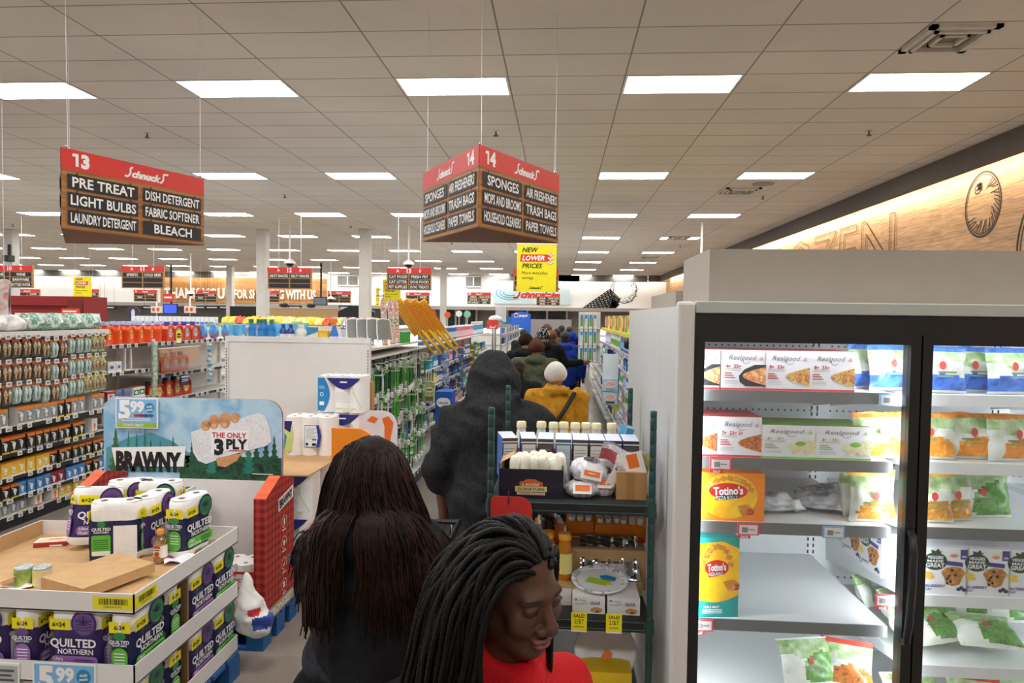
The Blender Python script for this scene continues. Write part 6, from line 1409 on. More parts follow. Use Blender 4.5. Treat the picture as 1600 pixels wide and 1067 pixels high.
# ---------------- light bulb and detergent run at left (faces the aisle at right)
AX = -4.98
ZB = [.93, .69, .47, .27, .115]
ABAY = [bay(AX, 1, 4.8 + 1.22 * k, 6.02 + 1.22 * k, ZB, ('shelving bay of boxed light bulbs at the left edge of the picture', 'shelving bay of boxed and hanging light bulbs left of the forest header')[k], back=mt('#8d8982', .6), tags=10) for k in range(2)]
bay(AX, 1, 7.24, 8.05, [1.62, 1.31, .98, .74, .5, .115], 'shelving bay with a bare beige perforated back between light bulbs and detergent', back=PEG, tags=6)
bay(AX, 1, 8.05, 9.27, [1.62, 1.21, .88, .5, .115], 'shelving bay of orange detergent jugs with a clear flap'); bay(AX, 1, 9.27, 10.6, [1.62, 1.21, .88, .5, .115], 'shelving bay of detergent continuing behind the white end panel')
g = G(); g.box(AX - .52, AX - .02, 4.8, 7.24, 1.782, 1.80, SHW); g.box(AX - .02, AX + .0, 4.8, 7.24, 1.75, 1.80, SHW); tag(g.build('top_shelf'), 'long white top shelf over the light bulb bays', 'shelf')
def bulb_paint(bg, gl, strip, tp_):
    def f(g):
        g.R2(-.042, .042, .0, .13, mt(bg, .45)); g.E2(0, .075, .02, .024, mt(gl, .4), .0006, 14); g.P2([(-.014, .06), (.014, .06), (.008, .03), (-.008, .03)], mt(gl, .4), .0006); g.R2(-.008, .008, .018, .03, mt('#8d8d8f', .4), .0007)
        g.R2(-.042, .042, .0, .014, mt(strip, .45), .0006); g.R2(-.036, -.01, .098, .106, TEXTW, .0006); g.R2(-.046, .046, .118, .145, mt(tp_, .45), .0008)
    return f
BXS = [Proto(carton('bulb_box', .092, .085, .145, b, bulb_paint(p, gl, st, t), t)) for b, p, gl, st, t in (('#26241f', '#1c1b1a', '#f3f0ea', '#d9b42a', '#e0762a'), ('#232220', '#2a2826', '#d9d2c4', '#8a8a8a', '#e07a2e'), ('#c9c7c4', '#8a8d8f', '#e9e9ea', '#d9d3c0', '#f08a2a'),
       ('#e8b83a', '#f0c044', '#f4efe0', '#e8e0c0', '#f0b030'), ('#3a6ea8', '#4a86c4', '#f0f2f4', '#dfe6ee', '#5a96d0'), ('#e9e5df', '#efe9e2', '#f08a3c', '#d9542a', '#f4ece4'), ('#7a1c2c', '#8a2034', '#efe6e0', '#d9d0c8', '#9a2c3c'))]
NM = ['black light bulb box with orange top and white bulb', 'dark light bulb box with an amber bulb', 'grey light bulb box with orange top', 'yellow light bulb box', 'blue light bulb box', 'white light bulb box with orange print', 'dark red light bulb box']
for si, z in enumerate(ZB):
    y = 5.72
    while y < 7.20:
        n = random.choice((2, 3, 3, 4)); k = random.choice(((2, 2, 0, 5, 6, 0), (0, 1, 0, 5), (0, 1, 4, 0, 3), (0, 4, 3, 3, 5, 6), (3, 5, 2, 3))[si])
        for _ in range(n):
            if y > 7.18: break
            if random.random() > .08: BXS[k].put((AX - .056 - rnd(0, .02), y, z + .0006), 0, '%s on the %s bulb shelf' % (NM[k], ('uppermost', 'second', 'third', 'fourth', 'bottom')[si]), 'light bulb box', 'boxed light bulbs', rot=(0, 0, PI / 2 + rnd(-.06, .06)), sc=(1, 1, (1.15, 1., .9, .85, .95)[si]))
            y += .101
def hang_pack(kind):
    g = G(); cc = {'c': '#d8d2c6', 't': '#2f7d6c', 'y': '#e3d02a'}[kind]
    g.box(-.045, .045, -.002, 0, .0, .17, mixmat(('#4a443c', '#6a6258', '#2f2b26'), 14, .4) if kind == 'c' else mixmat((cc, '#b9cfc8', cc), 20, .3)); root = g.build('bulb_pack')
    g = G(); g.box(-.045, .045, -.003, .001, .15, .178, mt('#e0702a' if kind != 'y' else '#e6dc4a', .45)); g.build('header_card', root)
    for x in (-.023, .023):
        g = G(); g.at(x, -.018, .02); g.lathe([(.008, 0), (.009, .03), (.011, .038), (.017, .07), (.014, .095), (.003, .122)], mixmat(('#efe8d8', '#b08a58', '#f4f0e6'), 30, .15) if kind != 't' else mt('#cfe0da', .15), 10, fm=None); g.build('bulb', root)
    return root
HP = [Proto(hang_pack(k)) for k in 'cty']
hk = ABAY[1]; hy0 = 6.02
HN = ['clear pack of amber light bulbs hanging on the pegs above the bulb boxes', 'green backed pack of light bulbs hanging on the pegs', 'yellow carded pack hanging on the pegs at the far end of the bulb bays']
for ri, z in enumerate((1.56, 1.335, 1.13)):
    for k in range(13):
        y = 5.72 + .118 * k; q = 0 if (k < 6 or (ri < 2 and k in (7,))) else (1 if k < 11 else 2)
        if ri == 2: q = (0, 0, 1, 1, 1, 1, 0, 1, 1, 1, 2, 2, 2)[k]
        dz = (-.03 if k in (5, 6, 7) else 0)
        g = G(); g.rod((-.42, 0, z + .19 + dz), (.005, 0, z + .185 + dz), .003, HOOK, 5); g.rod((-.42, 0, z + .205 + dz), (.0, 0, z + .205 + dz), .002, HOOK, 4); o = g.build('hook', hk); o.location = (0, y - hy0, 0)
        put_tag(o, (.008, 0, z + .175 + dz), PI / 2, .06, .042)
        for j in range(2 if (k + ri) % 5 else 1): HP[q].put((AX - .02 - .05 * j, y, z + dz + .006), 0, HN[q], 'light bulb pack', 'hanging light bulb packs', rot=(0, 0, PI / 2 + rnd(-.05, .05)))
# long pale packs on the top shelf
GRN_P = mixmat(('#bfd8d2', '#4f8f72', '#dfe9e6', '#2f6b52', '#c9dfb0'), 9, .3, 3); WHT_P = mixmat(('#e9e7e4', '#f4f3f1', '#bfb9b9', '#9a5a6a'), 10, .35, lo=.3, hi=.85)
tb = Proto(pouch('cup_sleeve', .36, .17, .15, lambda u, v: GRN_P, '#dfe9e6', seed=41)); tw = Proto(pouch('cup_sleeve', .3, .15, .14, lambda u, v: WHT_P, '#eceae6', seed=43))
for k in range(4): tw.put((AX - .14 - .14 * (k % 2), 5.85 + .12 * k, 1.80 + .004), 0, 'white film pack lying on the top shelf above the light bulbs, at left', 'pack', 'film packs on the top shelf', rot=(0, 0, PI / 2 + .1 * (k % 3)))
for k in range(7): tb.put((AX - .14 - .1 * (k % 2), 6.3 + .13 * k, 1.80 + .004), 0, 'pale green film pack lying on the top shelf above the light bulbs', 'pack', 'film packs on the top shelf', rot=(0, 0, PI / 2 - .12 + .1 * (k % 3)))
# leaning shelf brackets and small goods in the bare bay
def paint_lbl(c1, c2):
    def f(g): g.R2(-.05, .05, .03, .09, mt(c1, .4)); g.E2(0, .06, .03, .018, mt(c2, .4), .0006, 14); g.R2(-.04, .04, .012, .018, TEXTW, .0006)
    return f
CB = [Proto(carton('household_carton', .115, .09, .12, b, paint_lbl(c1, c2), t)) for b, c1, c2, t in (('#5f8fc4', '#4a7ab4', '#c43a3a', '#e0702a'), ('#e9e8e4', '#1f7a58', '#f0f0ee', '#e88a3a'), ('#b93a44', '#e9e4e0', '#a82a34', '#efece8'), ('#e9e7e4', '#d9d7d2', '#2f6fb0', '#f4f2ee'))]
for (y0, y1, z, k) in ((7.26, 7.4, .98, 2), (7.4, 7.7, .98, 0), (7.7, 8.0, .98, 1), (7.26, 7.52, 1.31, 3)):
    row(CB[k], AX, 1, y0, y1, z, .125, ('blue and red carton', 'white and green carton', 'red carton', 'white carton')[k] + ' on a shelf of the bare perforated bay', 'carton', 'cartons in the bare bay')
row(CB[1], AX, 1, 7.28, 8.0, .74, .13, 'white and green carton on the lower shelf of the bare bay', 'carton', 'cartons in the bare bay')
cs = empty('clip_strip', (AX + .03, 8.02, .95)); tag(cs, 'hanging clip strip of small green and white packets at the edge of the detergent bay', 'clip strip')
g = G(); g.box(-.003, .0, -.03, .03, 0, .72, HOOK); g.build('strip', cs)
for k in range(11): g = G(); g.box(.001, .02, -.045, .045, .02 + .062 * k, .075 + .062 * k, mixmat(('#d9dcd2', '#8fae8a', '#eef0ea'), 30, .4)); g.build('packet', cs)
g = G(); 
for s in (-1, 1): g.box(-.02, .0, s * .055 - .012, s * .055 + .012, .0, .26, SHW)
g.box(-.02, .0, -.055, .055, .0, .02, SHW); o = tag(g.build('shelf_bracket', None, (AX - .03, 7.62, 1.3105)), 'loose white shelf bracket standing on the bare perforated bay', 'bracket')
# detergent
JO = Proto(jug('#e2521c', '#a9b4dc', '#e8602a', w=.2, h=.26)); JR = Proto(jug('#d6401c', '#2438a0', '#7f9ac4', w=.19, h=.255, ring='#8fb0d8')); JD = Proto(jug('#b92a18', '#2a2352', '#d9a02a', w=.21, h=.27)); JK = Proto(jug('#b42818', '#26222e', '#e8b42a', w=.2, h=.25))
row(JO, AX, 1, 7.3, 8.5, 1.62, .2, 'orange detergent jug with a pale lilac cap on the top shelf at left', 'detergent jug', 'orange detergent jugs on the top shelf', inset=.13, rz0=.35)
row(JR, AX, 1, 8.52, 9.3, 1.62, .2, 'red-orange detergent jug with blue cap and blue label on the top shelf', 'detergent jug', 'red detergent jugs on the top shelf', inset=.12)
row(JO, AX, 1, 7.3, 9.3, 1.62, .18, 'orange detergent jug in the back row of the top shelf', 'detergent jug', 'orange detergent jugs on the top shelf', inset=.32, rz0=.9)
row(JR, AX, 1, 8.5, 9.25, 1.21, .2, 'orange detergent jug behind the clear flap', 'detergent jug', 'detergent jugs behind the flap', inset=.16)
row(JK, AX, 1, 8.1, 8.44, .88, .17, 'red detergent jug with a dark cap on the lower shelf at left', 'detergent jug', 'dark capped detergent jugs', inset=.12)
row(JD, AX, 1, 8.46, 9.25, .88, .215, 'red detergent jug with navy cap on the lower shelf', 'detergent jug', 'dark capped detergent jugs', inset=.12)
row(JD, AX, 1, 8.1, 9.25, .5, .215, 'red detergent jug on the second lowest shelf', 'detergent jug', 'dark capped detergent jugs', inset=.12)
c = carton('detergent_sign', .2, .004, .14, '#2f2850', lambda g: (g.R2(-.09, .09, .105, .125, TEXTW), g.R2(-.07, .07, .075, .085, TEXTW), g.R2(-.075, .075, .055, .063, TEXTW))); c.location = (AX + .012, 8.75, 1.03); c.rotation_euler.z = PI / 2; tag(c, 'small navy sign with white lettering clipped under the clear flap shelf', 'sign')
c = carton('shelf_card', .12, .004, .16, '#e8df2a', lambda g: (g.R2(-.04, .04, .1, .125, INK), g.R2(-.045, .045, .07, .09, INK), g.R2(-.05, .05, .0, .045, TEXTW))); c.location = (AX + .014, 8.6, 1.6); c.rotation_euler.z = PI / 2; tag(c, 'small yellow shelf card in front of the orange detergent jugs', 'sign')
fl = empty('clear_flap', (AX + .005, 8.15, 1.225)); tag(fl, 'clear plastic security flap in front of detergent jugs', 'flap')
g = G(); g.grid(lambda u, v: (.05 * (1 - v) + .004 * math.sin(5 * u), .95 * u + .03 * v, .31 * v), 10, 4, film('#f4ece8', .8, .12)); g.build('sheet', fl)
g = G(); g.rod((.0, .0, .315), (0, 1.0, .315), .008, HOOK); g.build('hinge_bar', fl)
c3 = empty('clip_strip', (AX + .004, 9.35, 1.0)); tag(c3, 'white shelf end rail with pale blue scoops hanging beside the white end panel', 'clip strip')
g = G(); g.box(0, .01, -.03, .03, 0, .6, HOOK); g.build('strip', c3)
for k in range(8): g = G(); g.at(.03, .02 * (k % 2), .05 + .07 * k); g.ball((0, 0, 0), (.025, .04, .025), mt('#bcd3dc' if k % 3 else '#3fa0c8', .3), 8, 6); g.build('scoop', c3)
# pods bags right of the jugs
PB = Proto(pouch('pod_bag', .2, .22, .1, lambda u, v: mixmat(('#3f8fd0', '#5aa8e0', '#3a5ac0'), 8, .3) if v > .3 else mixmat(('#e8762a', '#5a3aa0', '#f0a03a'), 10, .3), '#4f9ad8', seed=51))
for k in range(5): PB.put((AX - .08 - .12 * (k % 2), 9.4 + .16 * k, 1.622), 0, 'blue and orange bag of pods right of the detergent jugs on the top shelf', 'bag', 'bags of pods', rot=(0, 0, PI / 2 + .3))

# ---------------- middle run: white end panel, goods on its top, broom section on its right
BXL, BXR, BYS = -2.975, -1.66, 5.9
ep = empty('end_panel', (BXL, BYS, 0)); tag(ep, 'large plain white end panel of the middle shelving run behind the paper towels', 'panel'); w_ = BXR - BXL
g = G(); g.box(.03, w_ - .03, .0, .03, .05, 1.745, mt('#e3e2e0', .5, n=.02)); g.build('board', ep)
g = G(); g.box(-.0, w_, -.006, .035, 1.746, 1.795, mt('#e8e7e5', .45)); g.box(-.0, w_ * .5 - .001, -.007, .0, 1.746, 1.795, mt('#e8e7e5', .45)); g.build('top_rail', ep)
for x in (0, w_ - .03):
    g = G(); g.box(x, x + .03, -.012, .04, 0, 1.745, mt('#dedcd9', .45)); u = g.build('upright', ep)
    g = G(); front(g, 0, -.0125, 0); [g.R2(x + .011, x + .019, .2 + .0254 * k, .214 + .0254 * k, INK) for k in range(59)]; g.build('slots', u)
g = G(); g.box(BXL, BXR, BYS + .05, 16.2, 1.60, 1.62, SHW); g.box(BXL, BXR, BYS + .05, 8.3, 1.68, 1.70, SHW); g.box(BXL + .6, BXR - .6, BYS + .06, 8.2, 1.621, 1.679, SHW); tag(g.build('top_shelf'), 'long white top shelf of the middle shelving run', 'shelf')
a, b = W(557, 662, Y=5.72), W(583, 597, Y=5.72); c = carton('brown_card_pack', b.x - a.x, .05, b.z - a.z, '#b98a5e', lambda g: [g.P2([(x - .008, .06), (x + .008, .06), (x + .012, .2), (x + .004, .3), (x - .008, .22)], mt('#4a2216', .4)) for x in (-.025, .0, .025)])
c.location = ((a.x + b.x) / 2, 5.74, a.z); tag(c, 'brown pack with dark figures beside the topmost paper towel pack', 'pack'); g = G(); g.rod((0, .02, b.z - a.z), (0, .16, b.z - a.z + .03), .004, HOOK); g.build('hook', c)
BLB = Proto(bottle('dish_soap_bottle', '#1f7fc8', '#2a7a4a', '#2f8fd0', r=.034, h=.245, squeeze=.7)); NVB = Proto(bottle('cleaner_bottle', '#26448c', '#1f2f8a', '#e9e9f0', r=.032, h=.2)); WTB = Proto(bottle('white_jug_bottle', '#eceae6', '#e4e2de', '#dfe8d8', r=.05, h=.2))
CLB = Proto(bottle('clear_spray_bottle', 'clear', '#f2f2f2', '#e4e8ec', r=.036, h=.27, liquid='#c4d0d6')); SPB = Proto(sprayer('spray_bottle', '#2f7fd6', '#f0842a', '#d9e2f0', h=.26))
YLB = Proto(carton('yellow_carton', .09, .07, .15, '#e8b42a', lambda g: (g.R2(-.035, .035, .02, .07, mt('#d98a1f', .4)), g.R2(-.035, .035, .085, .13, mt('#f0cf4a', .4))), '#f0c43a'))
CLR = Proto(carton('cleaner_carton', .11, .06, .18, '#e6e8e4', lambda g: (g.P2([(-.055, .1), (.055, .14), (.055, .18), (-.055, .18)], mt('#3f8fb8', .4)), g.text('CLR', 0, .055, .035, INK, .0006, bold=.04)), '#e9e9e6'))
PUB = Proto(pouch('blue_pouch', .14, .2, .06, lambda u, v: mixmat(('#3f7fd0', '#e8eef6', '#5a9ae0', '#e8a04a'), 14, .3), '#3f7fd0', seed=61))
def top_row(pr, px0, px1, y, label, cat, grp, pitch, z=1.70, jit=.1):
    x0, x1 = W(px0, 505, Y=y).x, W(px1, 505, Y=y).x; n = max(1, int((x1 - x0) / pitch))
    for k in range(n): pr.put((x0 + (k + .5) * (x1 - x0) / n, y + rnd(-.015, .015), z + .0006), rnd(-jit, jit), label, cat, grp)
TG_ = 'goods on top of the middle run'
for j in range(3):
    y = 6.12 + .16 * j; q = ('front', 'second', 'third')[j]
    top_row(BLB, 386, 432, y, 'blue dish soap bottle with green cap, %s row on top of the middle run' % q, 'bottle', TG_, .072)
    top_row(NVB, 436, 461, y, 'navy capped cleaner bottle, %s row on top of the middle run' % q, 'bottle', TG_, .075)
    if j < 2: top_row(WTB, 463, 480, y + .02, 'white plain bottle beside the navy ones, %s row' % q, 'bottle', TG_, .1); top_row(CLR, 481, 499, y, 'white and blue cleaner carton with black lettering, %s row' % q, 'carton', TG_, .11)
    top_row(YLB, 500, 513, y, 'yellow carton on top of the middle run, %s row' % q, 'carton', TG_, .09); top_row(SPB, 514, 530, y, 'blue spray bottle on top of the middle run, %s row' % q, 'bottle', TG_, .11)
for j in range(5): top_row(CLB, 532, 585, 6.6 + .22 * j, 'clear bottle with white cap, row %s on top of the middle run' % ('nearest', 'second', 'third', 'fourth', 'fifth')[j], 'bottle', 'clear bottles on the middle run', .082)
for j in range(2): top_row(PUB, 386, 404, 6.3 + .2 * j, 'blue and white pouch at the left end of the middle run top, %s' % ('front', 'middle', 'back')[j], 'bag', TG_, .13, jit=.4)
for k in range(4): PUB.put((-2.05 + .11 * k, 6.03, 1.74), 0, 'blue pouch lying on the white top rail of the end panel', 'bag', TG_, rot=(-1.35, 0, .2 * k))
# broom and brush section
GB_ = mt('#1f5f3a', .5, n=.1); DGP = mt('#174d30', .45); BR = BXR
b1 = bay(BR, 1, 5.96, 7.18, [.16], 'green backed broom and brush bay, nearest the white end panel', back=GB_, depth=.45, tags=7, top=1.59); b2 = bay(BR, 1, 7.18, 8.4, [.16], 'green backed brush and bucket bay behind the nearest one', back=GB_, depth=.45, tags=7, top=1.59)
for k in range(9):
    g = G(); y = 6.05 + .27 * k; hr_, y = (b1, y - 5.96) if y < 7.18 else (b2, y - 7.18); g.rod((-.03 - .03 * (k % 3), y, .2), (-.05 - .03 * (k % 2), y, 1.58), .011, DGP); g.build('dark_green_pole', hr_)
def long_brush(kind):
    g = G(); c = {'g': '#4fae3a', 'd': '#1f6b40', 'w': '#e9ebe8', 'b': '#2f7fb0'}[kind]
    g.tube([(0, 0, .0), (0, -.004, .12), (0, 0, .24)], [.008, .01, .007], mt(c, .35), 8); root = g.build('scrub_brush')
    g = G(); g.box(-.025, .025, -.03, .0, -.055, .0, mt('#efefe9' if kind != 'w' else '#5fbf4a', .8, bump=.8, bsc=300), r=.008); g.build('bristle_head', root)
    g = G(); g.box(-.03, .03, -.002, .001, .2, .26, mixmat(('#e9ebe6', '#7fb85a', '#f4f4f0'), 40, .4)); g.build('hang_card', root)
    return root
LB = {k: Proto(long_brush(k)) for k in 'gdwb'}
KN = {'g': 'lime green', 'd': 'dark green', 'w': 'white', 'b': 'blue'}
hk_n = 0
for ri, z in enumerate((1.50, 1.20, .93, .66)):
    for k in range(13):
        y = 6.06 + .18 * k + (.05 if ri % 2 else 0)
        g = G(); xo = rnd(.02, .1); pts = [(-.4, 0, z + .02), (xo - .03, 0, z), (xo, 0, z + .02)]
        g.tube(pts, .0032, HOOK, 5); g.tube([(-.4, .012, z + .05), (xo - .02, .012, z + .05), (xo, .012, z + .02)], .0025, HOOK, 4)
        if k % 3 == 0: 
            for w_2 in (.0, .05, .1): g.tube([(-.1, .01 + w_2, z - .05), (xo + .03, .01 + w_2, z - .05), (xo + .04, .01 + w_2, z)], .0025, HOOK, 4)
            g.tube([(xo + .04, -.01, z), (xo + .04, .13, z)], .003, HOOK, 4); g.tube([(xo + .03, -.01, z - .05), (xo + .03, .13, z - .05)], .003, HOOK, 4)
        hr_, yo = (b1, 5.96) if y < 7.18 else (b2, 7.18); o = g.build('wire_hook', hr_); o.location = (0, y - yo, 0); hk_n += 1
        put_tag(o, (xo + .006, 0, z + .005), PI / 2, .05, .034)
        kd = random.choice('ggddwgb') if ri != 1 else random.choice('gggdw')
        for q in (0, .11) if k % 4 != 3 or ri < 2 else (): LB[kd].put((BR + xo - .035 - q, y + q * .3, z - .255), 0, '%s scrub brush hanging on row %s of the green brush section' % (KN[kd], ('one', 'two', 'three', 'four')[ri]), 'brush', 'brushes in the green section', rot=(0, rnd(-.08, .08), PI / 2 + rnd(-.4, .4)))
# dustpans, patterned tubes, green boxes and the yellow brooms on top
dp = G(); GP = mt('#8f928f', .35)
dp.grid(lambda u, v: ((u - .5) * .26 * (1 - .15 * v), -.05 * math.sin(PI * u) - .03 * v, .3 * v), 10, 6, GP); dp.grid(lambda u, v: ((u - .5) * .26 * (1 - .15 * v), .012 - .05 * math.sin(PI * u) - .03 * v, .3 * v), 10, 6, GP, flip=True); dpr = dp.build('dustpan')
g = G(); g.tube([(-.14, -.0, -.03), (-.135, 0, .12), (-.12, -.02, .31)], .012, WHITE, 8); g.tube([(.14, 0, -.03), (.135, 0, .12), (.12, -.02, .31)], .012, WHITE, 8); g.tube([(-.12, -.02, .31), (0, -.02, .33), (.12, -.02, .31)], .012, WHITE, 8); g.build('white_edge', dpr); DPp = Proto(dpr)
for k in range(4): DPp.put((BR - .2 + .085 * k, 6.12 + .03 * k, 1.77), 0, 'grey dustpan with white edge standing at the corner of the middle run, %s of four' % ('first', 'second', 'third', 'last')[k], 'dustpan', 'dustpans', rot=(-.25, 0, .9), sc=.6)
ptp = G(); ptp.lathe([(.03, 0), (.03, .42), (.012, .47)], mixmat(('#f2efe9', '#d9483a', '#f4f2ee', '#5fa03a'), 26, .4, lo=.4, hi=.62), 12); PTp = Proto(ptp.build('patterned_tube'))
for k, (x, y) in enumerate(((BR - .02, 6.7), (BR - .01, 6.95), (BR - .02, 7.2))): PTp.put((x - .05, y, 1.70), 0, 'red and white patterned tube standing beside the yellow brooms, %s' % ('nearest', 'middle', 'farthest')[k], 'tube', 'patterned tubes', rot=(0, -.06, .3 * k))
gbx = Proto(carton('green_box', .055, .05, .12, '#3fae4a', None, '#4fbf5a'))
for k in range(5): gbx.put((BR - .03, 7.28 + .058 * k, 1.70), PI / 2, 'small bright green box in a row under the yellow brooms', 'box', 'small green boxes')
def yb_():
    ym = mixmat(('#e8a01c', '#f2b42a', '#d98c14'), 6, .4); g = G(); g.box(-.09, .09, -.03, .03, .52, .62, ym, r=.02); g.prism([(-.08, -.022), (.08, -.022), (.08, .022), (-.08, .022)], .0, .52, ym); root = g.build('angle_broom')
    g = G(); [g.box(-.07 + .035 * k, -.055 + .035 * k, -.026, -.022, .02, .5, mt('#c97a10', .5)) for k in range(5)]; g.build('grooves', root)
    g = G(); g.tube([(0, 0, .02), (.01, 0, -.25), (.02, 0, -.42)], [.03, .022, .006], mt('#e6b81c', .6), 8); g.tube([(.06, 0, .02), (.08, 0, -.2), (.1, 0, -.36)], [.025, .02, .006], mt('#e6b81c', .6), 8); g.build('bristles', root)
    return Proto(root)
YBp = yb_()
for k, (x, y) in enumerate(((BR - .02, 7.5), (BR + .03, 7.65), (BR + .09, 7.8), (BR + .16, 7.95))):
    YBp.put((x + .12, y, 1.80), 0, 'yellow broom with its head leaning out over the aisle, %s of four' % ('first', 'second', 'third', 'last')[k], 'broom', 'yellow brooms', rot=(0, -.62, .12 * k), sc=.72)
# buckets and things on the base deck
def bucket():
    g = G(); W_ = mt('#e9ebe8', .4); g.lathe([(.10, 0), (.128, .24), (.134, .245), (.134, .27), (.128, .27), (.12, .25), (.095, .012)], W_, 24); root = g.build('bucket')
    g = G(); g.tube([(.134 * math.cos(a), .134 * math.sin(a), .235) for a in [math.radians(q) for q in range(-70, 75, 12)]], .008, mt('#1f7a44', .4), 6); g.tube([(.134 * math.cos(a), .134 * math.sin(a), .215) for a in [math.radians(q) for q in range(-160, -100, 12)]], .009, mt('#1f7a44', .4), 6); g.build('handle', root)
    return root
BK = Proto(bucket())
for k in range(3): BK.put((BR - .02 - .12, 7.75, .1605 + .085 * k), rnd(-.3, .3), 'white bucket with green handle, %s of the nested stack' % ('lowest', 'middle', 'topmost')[k], 'bucket', 'nested buckets')
g = G(); front(g, 0, -.128, 0); bb_ = G(); bb_.push(Matrix.Rotation(.5, 4, 'Z')); front(bb_, 0, -.118, 0); bb_.R2(-.04, .04, .1, .13, mt('#2f8a4a', .4)); bb_.R2(-.04, .04, .06, .1, mt('#d9542a', .4), .0005); bb_.text('MAX', 0, .08, .025, TEXTW, .001, bold=.03); c = tag(bb_.build('bucket_label', None, (BR - .14, 7.75, .16)), 'green and orange sticker on the lowest bucket', 'label')
o = c; o.parent = BK.o; o.location = (0, 0, 0); del o['label']; del o['category']
for k, (x, y, lb, cols) in enumerate(((BR - .08, 7.35, 'white and blue boxed pack on the base deck in front of the buckets', ('#e9edf0', '#2f9ab4')), (BR - .12, 7.2, 'white and green pack on the base deck beside the boxed pack', ('#dfe6e2', '#5fae4a')))):
    c = carton('cleaning_pack', .13, .06, .17, cols[0], (lambda q: (lambda g: (g.R2(-.06, 0, 0, .16, mt(q, .4)), g.R2(.01, .03, .03, .1, mt(q, .4)))))(cols[1]), cols[0]); c.location = (x, y, .1605); c.rotation_euler.z = PI / 2 - .8; tag(c, lb, 'pack')
for k in range(3): g = G(); g.box(-.05, .05, -.17, .17, 0, .012, mt('#e6e6e2', .4), r=.004); o = g.build('mop_pad', None, (BR - .11 + .02 * k, 6.75 + .2 * k, .1605 + .0 * k)); o.rotation_euler.z = .5 - .3 * k; tag(o, 'flat white mop pad lying on the base deck, %s' % ('nearest', 'middle', 'farthest')[k], 'mop pad')
tpk = Proto(carton('roll_bundle', .2, .14, .13, '#e6e8e2', lambda g: (g.E2(-.05, .065, .05, .05, mt('#c9cfc4', .6)), g.E2(.05, .065, .05, .05, mt('#c9cfc4', .6)), g.R2(-.02, .02, .1, .13, mt('#5fae3a', .4), .001)), '#dfe6c8'))
for k in range(2): tpk.put((BR - .09, 8.15 + .21 * k * .8, .1605), PI / 2, 'wrapped bundle of white rolls on the base deck beyond the buckets', 'rolls', 'wrapped roll bundles')
mp = empty('mop_refill', (BR + .16, 7.85, 1.0)); tag(mp, 'bagged mop refill with striped top and oval green label hanging at the brush section', 'mop refill')
g = G(); g.box(-.06, .06, -.02, .02, 0, .24, mixmat(('#e2e6d4', '#9ab86a', '#f2f2ea'), 18, .4), r=.008); front(g, 0, -.021, 0); g.E2(0, .14, .055, .05, mt('#a8c83a', .4)); g.E2(0, .14, .045, .035, TEXTW, .0005); g.R2(-.035, .035, .13, .148, mt('#c23a32', .4), .001); g.R2(-.05, .05, .01, .06, mt('#8a6a3a', .4)); g.build('bag', mp)
g = G(); [g.box(-.06 + .015 * k, -.053 + .015 * k, -.012, .012, .24, .34, mt('#eef0ee' if k % 2 else '#3f7a58', .5)) for k in range(8)]; g.build('striped_top', mp)
# blue fragrance display
a, b = W(679, 735, Y=8.55), W(706, 612, Y=8.55)
rz_ = empty('floor_stand', (a.x, 8.55, 0)); tag(rz_, 'tall narrow blue cardboard stand with a white oval badge', 'display stand'); w_ = b.x - a.x
g = G(); g.box(0, w_, 0, .3, 0, b.z, mt('#1f5fc0', .45), r=.004); g.build('column', rz_)
g = G(); front(g, 0, -.002, 0); g.P2([(w_ * (.5 + .42 * math.cos(q)), b.z - .14 + .06 * math.sin(q) * (1 + .2 * abs(math.cos(q)))) for q in [PI * k / 10 for k in range(20)]], TEXTW); g.text('renuzit', w_ / 2, b.z - .14, .035, mt('#3f7ab8', .4), .001, bold=.02, wset=w_ * .6)
for k in range(3): g.RR2(w_ * .38, w_ * .62, b.z - .38 - .22 * k, b.z - .29 - .22 * k, .02, TEXTW); g.R2(w_ * .3, w_ * .7, b.z - .245 - .22 * k, b.z - .235 - .22 * k, mt('#8fb4e0', .4))
g.build('print', rz_)
# ---------------- goods further down the main aisle, left side
AR = [Proto(bottle('aerosol_can', c, d, e, r=.032, h=.22, neck=.8)) for c, d, e in (('#2f7fc8', '#e9e9ea', '#dfe6f0'), ('#e9e6e2', '#d9443a', '#c9d6e6'), ('#f0d23a', '#2f6fb0', '#f4e88a'), ('#e77a9a', '#f0f0f0', '#f4d0dc'))]
SM = [Proto(carton('small_carton', .1, .07, .16, b, paint_lbl(c1, c2), t)) for b, c1, c2, t in (('#2f5fa8', '#3f7fd0', '#e9e9ea', '#2f5fa8'), ('#2a9ac0', '#4fb8d8', '#f0d23a', '#2a9ac0'), ('#5a3f86', '#7a5aa8', '#e9e2f0', '#4a3376'), ('#e4e6e2', '#3f9a5a', '#e9c83a', '#e9ebe6'), ('#d9d2c4', '#c23a34', '#f0ece4', '#d9d2c4'), ('#1f2f5a', '#2f4f8a', '#8fc0e8', '#1f2f5a'))]
SPR = [Proto(sprayer('spray_cleaner', c, h_, l)) for c, h_, l in (('#3f9ad0', '#e9e9ea', '#e9f0f4'), ('#6fbf4a', '#f0f0ee', '#f4f4e0'), ('#e9e9e6', '#d9443a', '#3f7fc0'))]
BB = [bay(BR, 1, 8.4 + 1.22 * k, 9.62 + 1.22 * k, [1.29, 1.05, .8, .55, .14], 'shelving bay on the left of the main aisle, %s bay beyond the brooms' % ('first', 'second', 'third', 'fourth', 'fifth', 'sixth')[k], depth=.45, top=1.59, tags=9) for k in range(6)]
random.seed(77)
ST = [(1.62, .3), (1.55, 0), (1.29, 0), (1.05, 0), (.8, 0), (.55, 0)]
